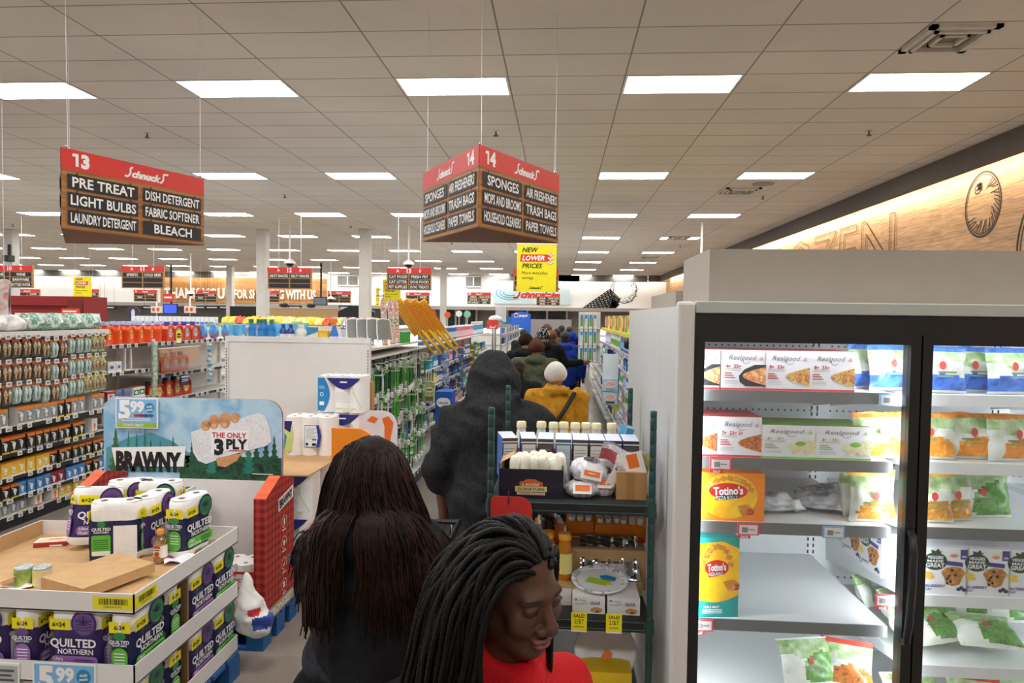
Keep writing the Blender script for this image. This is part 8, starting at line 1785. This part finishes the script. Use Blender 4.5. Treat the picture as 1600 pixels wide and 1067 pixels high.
# ---- person in red with braids, close to the viewer
hw_ = W(806, 916, Y=1.36); gh = Vector((0, 0, hw_.z)); gx, gy = hw_.x, hw_.y
gr = empty('person', (gx, gy, 0)); tag(gr, 'person in a red jacket with long black braids looking down, in the foreground', 'person')
MH = (Matrix.Rotation(math.radians(46), 3, 'Z') @ Matrix.Rotation(math.radians(13), 3, 'X') @ Matrix.Rotation(math.radians(-4), 3, 'Y')); MB_ = Matrix.Rotation(math.radians(42), 3, 'Z')
z0 = gh.z
BD = [cap((0, .02, -.07), (0, .045, -.2), .05, .052, .03), cap((-.15, .05, -.27), (.15, .05, -.27), .05, .05, .06), ell((0, .05, -.38), (.165, .1, .17), .05), ell((0, .05, -.6), (.14, .1, .18), .05), ell((0, .05, -.74), (.17, .12, .13), .05)]
for s in (-1, 1):
    e, w2 = (s * .24, .03, -.56), (s * .17, -.2, -.66); BD += [cap((s * .19, .05, -.28), e, .05, .04, .03), cap(e, w2, .038, .026, .02)] + hand(w2, (-s * .3, -1, -.1), .95)
    BD += [cap((s * .09, .05, -.74), (s * .09, .05, 1.02 - z0 - .58), .085, .06, .03), cap((s * .09, .05, .44 - z0), (s * .09, .05, .08 - z0), .058, .035, .03), ell((s * .09, .0, .035 - z0), (.042, .11, .035), .03)]
body = turned(HEAD + FACE, MH, gh) + turned(BD, MB_, gh); Rh = np.array(MH); og = np.array(gh)
def gm(c):
    L = (c - og) @ Rh; x, y, z = L.T; m = np.zeros(len(c), int)
    m[(np.abs(x) < .027) & (y < -.084) & (z < -.0565 - .08 * (np.abs(x) - .012).clip(0)) & (z > -.0835 + .25 * np.abs(x))] = 1
    b = (np.abs(x) > .015) & (np.abs(x) < .049) & (np.abs(z - .0275 + 3.2 * (np.abs(x) - .03) ** 2) < .0022) & (y < -.05); m[b] = 2
    m[(np.abs(np.abs(x) - .032) < .016) & (np.abs(z + .0045 - 6 * (np.abs(x) - .032) ** 2) < .0014) & (y < -.075)] = 3
    return m
SKIN = mixmat(('#452a1d', '#513224', '#3e251a'), 14, .5, 5, .4, bump=.05, spec=.35)
blobmesh('body', body, .014, [SKIN, mt('#6d4038', .45, n=.08), mt('#170e0a', .7), mt('#0d0807', .6)], gr, matf=gm, fine=(np.array(gh) - (.135, .135, .15), np.array(gh) + (.135, .135, .13), .0026))
JC = [cap((-.15, .05, -.275), (.15, .05, -.275), .065, .065, .06), ell((0, .05, -.38), (.19, .125, .19), .05), ell((0, .05, -.6), (.17, .125, .2), .05), cap((0, .05, -.62), (0, .05, -.74), .15, .165, .04), cap((-.045, .035, -.17), (.045, .035, -.17), .055, .055, .03), cap((0, -.03, -.2), (0, .08, -.2), .055, .06, .03), ell((0, .02, -.09), (.058, .055, .07), .012, None, 1)]
for s in (-1, 1): e, w2 = (s * .24, .03, -.56), (s * .175, -.19, -.655); JC += [cap((s * .19, .05, -.29), e, .066, .055, .04), cap(e, w2, .053, .04, .03)]
REDJ = mt('#b01018', .7, n=.05, bump=.3, bsc=250, spec=.15)
def jm(c): L = (c - og) @ np.array(MB_); return np.where((np.abs(L[:, 0] - .012) < .006) & (L[:, 1] < 0) & (L[:, 2] < -.2), 1, 0)
blobmesh('jacket', turned(JC, MB_, gh), .008, [REDJ, mt('#7a1016', .5)], gr, fold=.006, fsc=16, seed=3, matf=jm)
g = G(); g.push(Matrix.Translation(gh), MB_.to_4x4(), Matrix(((1, 0, 0, .075), (0, 0, -1, -.098), (0, 1, 0, -.27), (0, 0, 0, 1))))
for k in range(3): g.L2([(-.025 + .014 * k, -.022), (-.012 + .014 * k, .022), (.002 + .014 * k, .006)], .008, TEXTW, .002)
for q, m in ((.030, mt('#b9bcd0', .5)), (.024, mt('#2f3a7a', .5)), (.012, mt('#c9424a', .5))): g.E2(-.125 + .21, -.02, q, q * .9, m, .004 - q * .05, 16)
g.build('chest_badge', gr)
blobmesh('trousers', turned([ell((0, .05, -.78), (.185, .135, .12), .05)] + [cap((s * .09, .05, -.76), (s * .09, .05, .44 - z0), .095, .072, .03) for s in (-1, 1)] + [cap((s * .09, .05, .44 - z0), (s * .09, .05, .09 - z0), .07, .055, .03) for s in (-1, 1)], MB_, gh), .015, mixmat(('#191a1f', '#22242a', '#121317'), 14, .8), gr)
g = G(); [g.ball(tuple(MB_ @ Vector((s * .09, -.01, 0)) + Vector((0, 0, .045))), (.055, .12, .045), BLACK, 12, 8) for s in (-1, 1)]; g.build('shoes', gr)
random.seed(12); roots = []; dirs = []; HAIRL = .028
for iz in range(12):
    for ix in range(15):
        th = -1.02 + iz * .185 + rnd(-.03, .03); u = (ix - 7) / 7.2 + rnd(-.03, .03)
        p = Vector((.0785 * u, .015 + .099 * math.sin(th) * math.sqrt(1 - u * u * .8), .03 + .089 * math.cos(th) * math.sqrt(max(.02, 1 - u * u * .9))))
        if p.y < -.045 and p.z < .078 - .25 * abs(p.x): continue
        if abs(u - .1) < .05 and th < .4 or u > .8 and th < .3: continue
        roots.append(p); dirs.append(((u - .1) * (1.5 if u < .1 else .5), 1.0, .0 - .2 * max(0, th)))
WM = MH.to_4x4(); wr_ = [MH @ p + gh for p in roots]; wd = [MH @ Vector(d) for d in dirs]
bl = [(tuple(MH @ Vector((0, .015, .03)) + gh), (.088, .103, .093)), (tuple(MB_ @ Vector((0, .04, -.14)) + gh), (.085, .085, .1)), (tuple(MB_ @ Vector((0, .05, -.42)) + gh), (.17, .15, .2)), (tuple(MB_ @ Vector((-.17, .05, -.29)) + gh), (.1, .1, .09)), (tuple(MB_ @ Vector((.17, .05, -.29)) + gh), (.1, .1, .09))]
g = G(); BM = [mixmat(('#060505', '#0e0c0b', '#040303'), 120, .55, spec=.14), mixmat(('#090707', '#12100e', '#060505'), 120, .5, spec=.18)]
for i, L in enumerate(drape(wr_, wd, bl, 46, .0125, .30, .84, .07, .3)):
    L = [p + Vector((-.10 * (k / len(L)) ** 1.6 * (.6 + .4 * math.sin(i * 2.1)), .02 * (k / len(L)) ** 2, 0)) for k, p in enumerate(L)]; r0 = rnd(.0052, .0072)
    R_ = []; 
    for k in range(len(L) * 2 - 1): R_.append(r0 * (1.08 if k % 2 else .86) * (1 - .45 * (k / (2 * len(L))) ** 2))
    P_ = []
    for p, q in zip(L, L[1:]): P_ += [p, (p + q) / 2]
    P_.append(L[-1]); g.tube(P_, R_, BM[i % 2], 6)
for cx0 in (0, 1, 2): # loose curls over the collar
    a0 = gh + Vector((-.10 + .03 * cx0, -.06, -.17 - .02 * cx0)); g.tube([a0 + Vector((.028 * k * (1 - .02 * k), -.03 - .012 * k * .3, -.05 + .035 * math.sin(.65 * k + cx0) - .003 * k)) for k in range(9)], .0055, BM[0], 6)
g.build('braids', gr)
def scalp(u, v):
    th, ph = -1.25 + 3.4 * v, (u - .5) * 2.9; return tuple(MH @ Vector((.0765 * math.sin(ph), .015 + .097 * math.sin(th) * math.cos(ph), .03 + .0875 * math.cos(th) * math.cos(ph) - .02 * abs(math.sin(ph)))) + gh)
g = G(); n = 34
for j in range(n):
    for i in range(n):
        q = [Vector(scalp((i + a) / n, (j + b) / n)) for a, b in ((0, 0), (1, 0), (1, 1), (0, 1))]; l = MH.transposed() @ ((q[0] + q[2]) / 2 - gh)
        if l.y < -.03 and l.z < .088 - .35 * abs(l.x): continue
        if l.z < -.02 and l.y < .02: continue
        g.add([tuple(v) for v in q], [(0, 1, 2, 3)], mt('#150f0d', .7) if abs(l.x - .008) > .0035 or l.y > .03 else SKIN, True)
g.build('scalp_hair', gr)
# ================================================================== FARTHER PARTS OF THE SHOP
random.seed(5)
DR = mt('#8a1c1a', .6, n=.1, sc=3)
a, b = W(-60, 462, Y=9), W(130, 462, Y=9)
rs = empty('red_shelving', (a.x, 9.0, 0)); tag(rs, 'tall dark red slatted shelving back at the left edge, beyond the light bulbs', 'shelving'); w_ = b.x - a.x
g = G(); g.box(0, w_, 0, .5, 0, 2.2, DR); g.build('back', rs)
for k in range(7): g = G(); g.box(.01, w_ - .01, -.03, -.001, 1.35 + .12 * k, 1.41 + .12 * k, DR); g.build('slat', rs)
g = G(); g.box(w_ - .2, w_ + .01, -.045, -.031, .3, 2.15, mt('#6e1614', .6)); g.build('edge_post', rs)
def board(name, px0, px1, py0, py1, y, m, label, cat, th=.03, foot=True):
    a, b = W(px0, py1, Y=y), W(px1, py0, Y=y); g = G(); g.box(a.x, b.x, y, y + th, a.z, b.z, m)
    o = g.build(name); tag(o, label, cat)
    if foot: g = G(); g.rod(((a.x + b.x) / 2, y + th + .03, 0), ((a.x + b.x) / 2, y + th + .03, b.z - .02), .025, STEEL); g.build('post', o)
    return o, a, b
o, a, b = board('promo_card', 96, 122, 482, 495, 8.7, mt('#e0461e', .5), 'small orange card with white lettering in front of the dark red shelving', 'sign')
g = G(); front(g, 0, 8.698, 0); g.R2(a.x + .02, b.x - .02, b.z - .05, b.z - .03, TEXTW); g.build('lettering', o)
g = G(); p = W(4, 440, Y=6.9); g.at(p.x, 6.9, p.z); g.grid(lambda u, v: ((u - .6) * .22 * (.7 + .5 * v), .03 * math.sin(9 * u + 3 * v), -.42 * v - .03 * math.sin(7 * u)), 14, 10, mixmat(('#efe9e6', '#e2b8b4', '#f4f0ee', '#d98a86'), 7, .4)); g.grid(lambda u, v: ((u - .6) * .22 * (.7 + .5 * v), .03 + .03 * math.sin(9 * u + 3 * v), -.42 * v - .03 * math.sin(7 * u)), 14, 10, mt('#e6dedb', .5), flip=True); o = tag(g.build('hanging_bag'), 'white and pink plastic bag hanging at the left edge above the light bulbs', 'bag')
g = G(); g.rod((p.x, 6.92, p.z), (p.x, 6.92, CEIL), .004, WIRE, 4); g.build('cord', o)
# runs of shelves beyond
CH = [Proto(pouch('snack_bag', .26, .3, .12, lambda u, v, q=q: q, c, seed=70 + i)) for i, (q, c) in enumerate(((mixmat(('#f0c02a', '#f4d84a', '#e09a1c'), 7, .3), '#f0c83a'), (mixmat(('#c9302a', '#e0504a', '#f0c03a'), 7, .3), '#c93a34'), (mixmat(('#e6e2d6', '#f0d84a', '#d9c8a0'), 7, .3), '#eee6c8'), (mixmat(('#4a3a7a', '#6a4a9a', '#e0a03a'), 7, .3), '#4a3a7a')))]
CN = ['yellow snack bag', 'red snack bag', 'pale snack bag', 'purple snack bag']
MK = Proto(carton('white_carton', .12, .12, .26, '#e4e8ee', lambda g: g.R2(-.05, .05, .05, .12, mt('#5a7ac0', .4)), '#f0f0f2'))
def far_run(x0, x1, y, zt, label): g = G(); g.box(x0, x1, y, y + .6, 0, zt - .03, SHW); o = tag(g.build('shelf_unit'), label, 'shelving'); g = G(); g.box(x0 - .01, x1 + .01, y - .01, y + .6, zt - .03, zt, SHW); g.build('top_board', o)
far_run(-9.6, -5.0, 18.6, 1.66, 'far shelf unit carrying snack bags, across the break behind the middle run'); far_run(-12.2, -9.7, 18.6, 1.62, 'far shelf unit carrying white cartons left of the snack bags')
for j in range(3):
    for k in range(23):
        x = -9.45 + .193 * k; q = random.choice((0, 0, 0, 1)) if k < 6 else random.choice((0, 0, 2, 2)) if k < 15 else random.choice((1, 2, 3, 1))
        CH[q].put((x, 18.7 + .19 * j, 1.70), 0, CN[q] + ' on the far shelf unit beyond the middle run', 'snack bag', 'far snack bags', rot=(-.35 - rnd(0, .5), rnd(-.3, .3), rnd(-.3, .3)), sc=.8)
for j in range(2):
    for k in range(18): MK.put((-12.1 + .135 * k, 18.7 + .15 * j, 1.621), 0, 'white carton with blue band on the far shelf unit at left', 'carton', 'far white cartons')
far_run(-9.3, -8.0, 10.6, 1.62, 'shelf end with purple and pale boxes between the red shelving and the detergent')
FB = [Proto(carton('tall_carton', .2, .12, .3, b, paint_lbl(c, '#e9e6e0'), b)) for b, c in (('#6a5a86', '#8a78a8'), ('#c9c0b0', '#d9cfc0'), ('#7a9ac0', '#dfe9ef'), ('#8fa89a', '#b8c8ba'), ('#9fbf8a', '#cfe0b8'))]
for k in range(12): FB[(0, 1, 1, 2, 0, 3, 3, 4, 4, 2, 2, 1)[k]].put((-9.2 + .2 * (k % 6) + .08, 10.7 + .25 * (k // 6), 1.6205), 0, ('purple', 'beige', 'blue', 'grey-green', 'pale green')[(0, 1, 1, 2, 0, 3, 3, 4, 4, 2, 2, 1)[k]] + ' tall carton beyond the orange detergent jugs', 'carton', 'tall cartons at left')
for x0, x1, y0, y1, lb in ((-7.4, -5.9, 11.5, 16.3, 'long shelving run behind the detergent bays'), (-13.6, -12.3, 11, 16.3, 'long shelving run far at left'), (-2.97, -1.67, 19.2, 29.6, 'long shelving run on the left beyond the aisle break'), (1.0, 2.2, 19.2, 30, 'long shelving run on the right beyond the aisle break'), (-7.4, -6.0, 25.2, 33, 'long shelving run beyond the snack bags')):
    g = G(); g.box(x0, x1, y0, y1, 0, 1.5, SHW); o = tag(g.build('shelving_run'), lb, 'shelving'); g = G()
    for z in (.3, .6, .9, 1.2, 1.49): g.box(x0 - .1, x1 + .1, y0 - .02, y1, z, z + .03, SHW)
    g.build('shelf_edge', o)
BC = Proto(carton('blue_pack', .22, .14, .26, '#5fb0e0', paint_lbl('#3f8fd0', '#f0e0a0'), '#7fc4e8'))
for k in range(24): (BC if k % 5 else FB[4]).put((-6.05 - .2 * (k % 2), 11.6 + .19 * k, 1.521), rnd(-.2, .2), ('blue pack' if k % 5 else 'pale green carton') + ' on the run behind the detergent bays', 'pack', 'packs behind the detergent')
for k in range(68): SM[(k + k // 34) % 6].put((-1.62, 19.4 + .22 * (k % 34), (1.521, 1.231)[k // 34]), PI / 2, 'printed carton on the run beyond the aisle break, along the queue', 'carton', 'cartons beyond the break')
for k in range(48): NB[k % 2].put((.95, 19.4 + .22 * (k % 24), (1.521, 1.231)[k // 24]), -PI / 2, 'narrow white box on the run beyond the aisle break at right', 'box', 'narrow white boxes beyond the break', sc=1.2)
# boards, screens and signs far back
def arcboard(px0, px1, py0, py1, y, label, arc=True):
    a, b = W(px0, py1, Y=y), W(px1, py0, Y=y); w_, h_ = b.x - a.x, b.z - a.z; g = G(); g.push(Matrix(((1, 0, 0, a.x), (0, 0, -1, y), (0, 1, 0, a.z), (0, 0, 0, 1))))
    pts = [(0, 0), (w_, 0)] + ([(w_ * (1 - t / 10), h_ * (.5 + .5 * math.sin(PI * t / 10))) for t in range(11)] if arc else [(w_, h_), (0, h_)]); g.prism(pts, -.3, 0, BLACK); o = tag(g.build('arched_display'), label, 'display'); g = G(); g.box(a.x + .1, b.x - .1, y + .02, y + .28, 0, a.z, DGREY); g.build('body', o)
arcboard(528, 584, 478, 496, 24, 'black arched display top behind the clear bottles'); arcboard(359, 410, 479, 494, 24, 'black rectangular display top behind the snack bags', False)
def disc(px, py, rpx, y, col, label, mark=None):
    p = W(px, py, Y=y); r = rpx / FPX * y; g = G(); g.push(Matrix(((1, 0, 0, p.x), (0, 0, -1, y), (0, 1, 0, p.z), (0, 0, 0, 1)))); g.cyl(r, -.03, 0, mt(col, .5), 24)
    if mark: g.E2(0, 0, r * .3, r * .6, TEXTW, .004, 12)
    g.pop(); o = tag(g.build('round_sign'), label, 'sign'); g = G(); g.rod((p.x, y + .05, 0), (p.x, y + .05, p.z), .02, STEEL); g.build('post', o)
disc(208, 489, 11, 22, '#4a3f6a', 'round purple sign with a white mark beyond the detergent jugs', 1); disc(699, 492, 5, 25, '#e0562a', 'small round orange sign right of the yellow brooms'); disc(717, 490, 5, 25, '#dfe2e0', 'small round white sign far beyond the brooms'); disc(730, 491, 5.5, 25, '#7fb89a', 'small round green sign far beyond the brooms'); disc(677, 489, 4, 25, '#d9482a', 'small round red sign behind the yellow brooms')
def screen(px0, px1, py0, py1, y, col, em, label, polepx=None):
    a, b = W(px0, py1, Y=y), W(px1, py0, Y=y); g = G(); g.box(a.x, b.x, y, y + .08, a.z, b.z, BLACK); o = tag(g.build('screen'), label, 'screen'); g = G(); g.quad((a.x + .04, y - .003, a.z + .04), (b.x - .04, y - .003, a.z + .04), (b.x - .04, y - .003, b.z - .04), (a.x + .04, y - .003, b.z - .04), mt(col, .3, emit=em)); g.build('display_panel', o)
    g = G(); x = (a.x + b.x) / 2; g.rod((x, y + .1, b.z - .1), (x, y + .1, CEIL), .05, BLACK); g.build('hanging_pole', o)
screen(255, 277, 475, 490, 36, '#2a3fd0', 1.6, 'bright blue hanging screen below the farewell letters'); screen(490, 511, 464, 477, 34, '#5a6068', .2, 'dark hanging screen right of the farewell letters')
ls = G(); ls.box(-.42, .42, 0, .12, 0, .24, mt('#17181a', .5)); lso = ls.build('lane_sign'); g = G(); front(g, 0, -.003, 0); g.R2(-.32, .32, .09, .15, mt('#d9d9d9', .5)); g.build('lettering', lso); g = G(); [g.rod((s * .3, .06, .24), (s * .3, .06, CEIL - W(200, 483, Y=40).z), .008, BLACK, 4) for s in (-1, 1)]; g.build('hanger', lso); LS = Proto(lso)
for px in (148, 170, 232, 311, 331, 352, 460, 540): p = W(px, 483.5, Y=40); LS.put((p.x, 40, p.z), 0, 'small black lane sign hanging over the far checkouts', 'sign', 'black lane signs')
lp = G(); lp.cyl(.04, 0, .9, WHITE, 8); lpo = lp.build('lane_light'); g = G(); g.box(-.3, .3, -.1, .1, .0, .4, mt('#e8d8d0', .5)); front(g, 0, -.102, 0); [g.E2(x, .2, .09, .11, mt('#d9542a', .5), 0, 10) for x in (-.14, .14)]; g.build('number_lamp', lpo); g = G(); g.rod((0, 0, -2.2), (0, 0, 0), .04, STEEL); g.build('pole', lpo); LP = Proto(lpo)
for px in (245, 297): p = W(px, 489, Y=38); LP.put((p.x, 38, p.z), 0, 'white and orange lane light over the far checkouts', 'lane light', 'lane lights')
o, a, b = board('shop_badge', 255, 270, 459, 471, 30, SRED, 'small red hanging badge in front of the farewell letters', 'sign', foot=False); g = G(); front(g, 0, 29.997, 0); g.R2(a.x + .05, b.x - .05, (a.z + b.z) / 2 - .03, (a.z + b.z) / 2 + .05, TEXTW); g.build('lettering', o); g = G(); g.rod(((a.x + b.x) / 2, 30.02, b.z), ((a.x + b.x) / 2, 30.02, CEIL), .006, WIRE, 4); g.build('cord', o)
a, b = W(412, 495, Y=37), W(532, 483, Y=37); g = G(); g.box(a.x, b.x, 37, 37.5, 0, b.z, mt('#c9a878', .6)); o = tag(g.build('service_counter'), 'long light wood counter front below the farewell letters', 'counter'); g = G(); g.box(a.x - .05, b.x + .05, 36.95, 37.55, b.z, b.z + .05, mt('#d9d6d0', .5)); g.build('counter_top', o)
g = G(); p = W(440, 486, Y=36.5)
for k, px in enumerate((440, 483)): p = W(px, 486, Y=36.9); g = G(); g.ball((p.x, 37.2, b.z + .18), (.28, .12, .13), BLACK, 10, 6); tag(g.build('black_terminal'), 'small black terminal on the far light wood counter, %s' % ('left', 'right')[k], 'terminal')
# cola cooler, red shop board, pale cards, grey partition
a, b = W(799, 498, Y=30), W(829, 487, Y=30); w_, h_ = b.x - a.x, b.z - a.z
co = empty('drink_cooler', (a.x, 30, 0)); tag(co, 'blue drink cooler with an arched blue header beyond the queue', 'cooler'); BP = mt('#1f5fc8', .4)
g = G(); g.box(0, w_, 0, .6, 0, a.z, BP); g.build('cabinet', co); g = G(); g.push(Matrix(((1, 0, 0, 0), (0, 0, -1, 0), (0, 1, 0, a.z), (0, 0, 0, 1)))); g.prism([(0, 0), (w_, 0)] + [(w_ * (1 - t / 8), h_ * (.65 + .35 * math.sin(PI * t / 8))) for t in range(9)], -.2, 0, BP)
g.E2(w_ * .25, h_ * .5, .1, .1, TEXTW, .004, 16); g.E2(w_ * .25, h_ * .55, .09, .05, mt('#d9342e', .4), .006, 12); g.E2(w_ * .25, h_ * .4, .08, .035, mt('#1f3f9a', .4), .006, 12); g.text('pepsi', w_ * .63, h_ * .5, .12, TEXTW, .005, bold=.02); g.pop(); g.build('header', co)
o, a, b = board('shop_board', 761, 778, 500, 514, 16.4, SRED, 'red board with white script at the end of the left shelves', 'sign'); g = G(); front(g, 0, 16.397, 0); script(g, (a.x + b.x) / 2, a.z + .05, .05, .16, WHITE); g.build('lettering', o)
board('white_card', 774, 791, 479, 503, 17.5, mt('#e2e4e6', .5), 'tall white card beyond the end of the left shelves', 'card'); board('blue_card', 785, 800, 495, 506, 18, mt('#2f7fd0', .5), 'blue and white card left of the blue cooler', 'card')
g = G(); p = W(774, 497, Y=16.9); g.at(p.x, 16.9, p.z - .08); g.ball((0, 0, .05), (.17, .17, .1), mt('#dfe2e4', .4), 14, 8); g.cyl(.19, -.02, .02, GREY, 16); g.rod((0, .0, -1.9), (0, 0, 0), .03, STEEL); tag(g.build('white_dome'), 'white domed stand top above the red board', 'stand')
a, b = W(770, 530, Y=34), W(893, 499.5, Y=34); g = G(); g.box(a.x, b.x, 34, 34.3, 0, b.z, mt('#8f8a87', .7)); tag(g.build('partition'), 'low grey partition behind the end of the queue', 'partition')
DGL = mixmat(('#1b1c1f', '#3a3a3c', '#101114', '#55504a'), .8, .15, 4, 0, (1, 1, 3))  # dark glass with light reflections painted in as grey blotches
for i, (p0, p1) in enumerate(((696, 745), (793, 886))):
    a, b = W(p0, 499, Y=FARY + 2.4), W(p1, 481, Y=FARY + 2.4); g = G(); g.box(a.x, b.x, FARY + 2.4, FARY + 2.45, a.z - 1, b.z, DGL); o = struct(g.build('window_%d' % (i + 3))); g = G()
    for k in range(4): x = a.x + (b.x - a.x) * k / 3; g.box(x - .06, x + .06, FARY + 2.3, FARY + 2.4, a.z - 1, b.z, WH)
    g.build('window_frame', o)
for q in PROTOS:                 # a kind that found no place is taken away again
    if not q.used:
        def rm(n):
            for k in n[1]: rm(k)
            bpy.data.objects.remove(n[0])
        rm(q.tree)
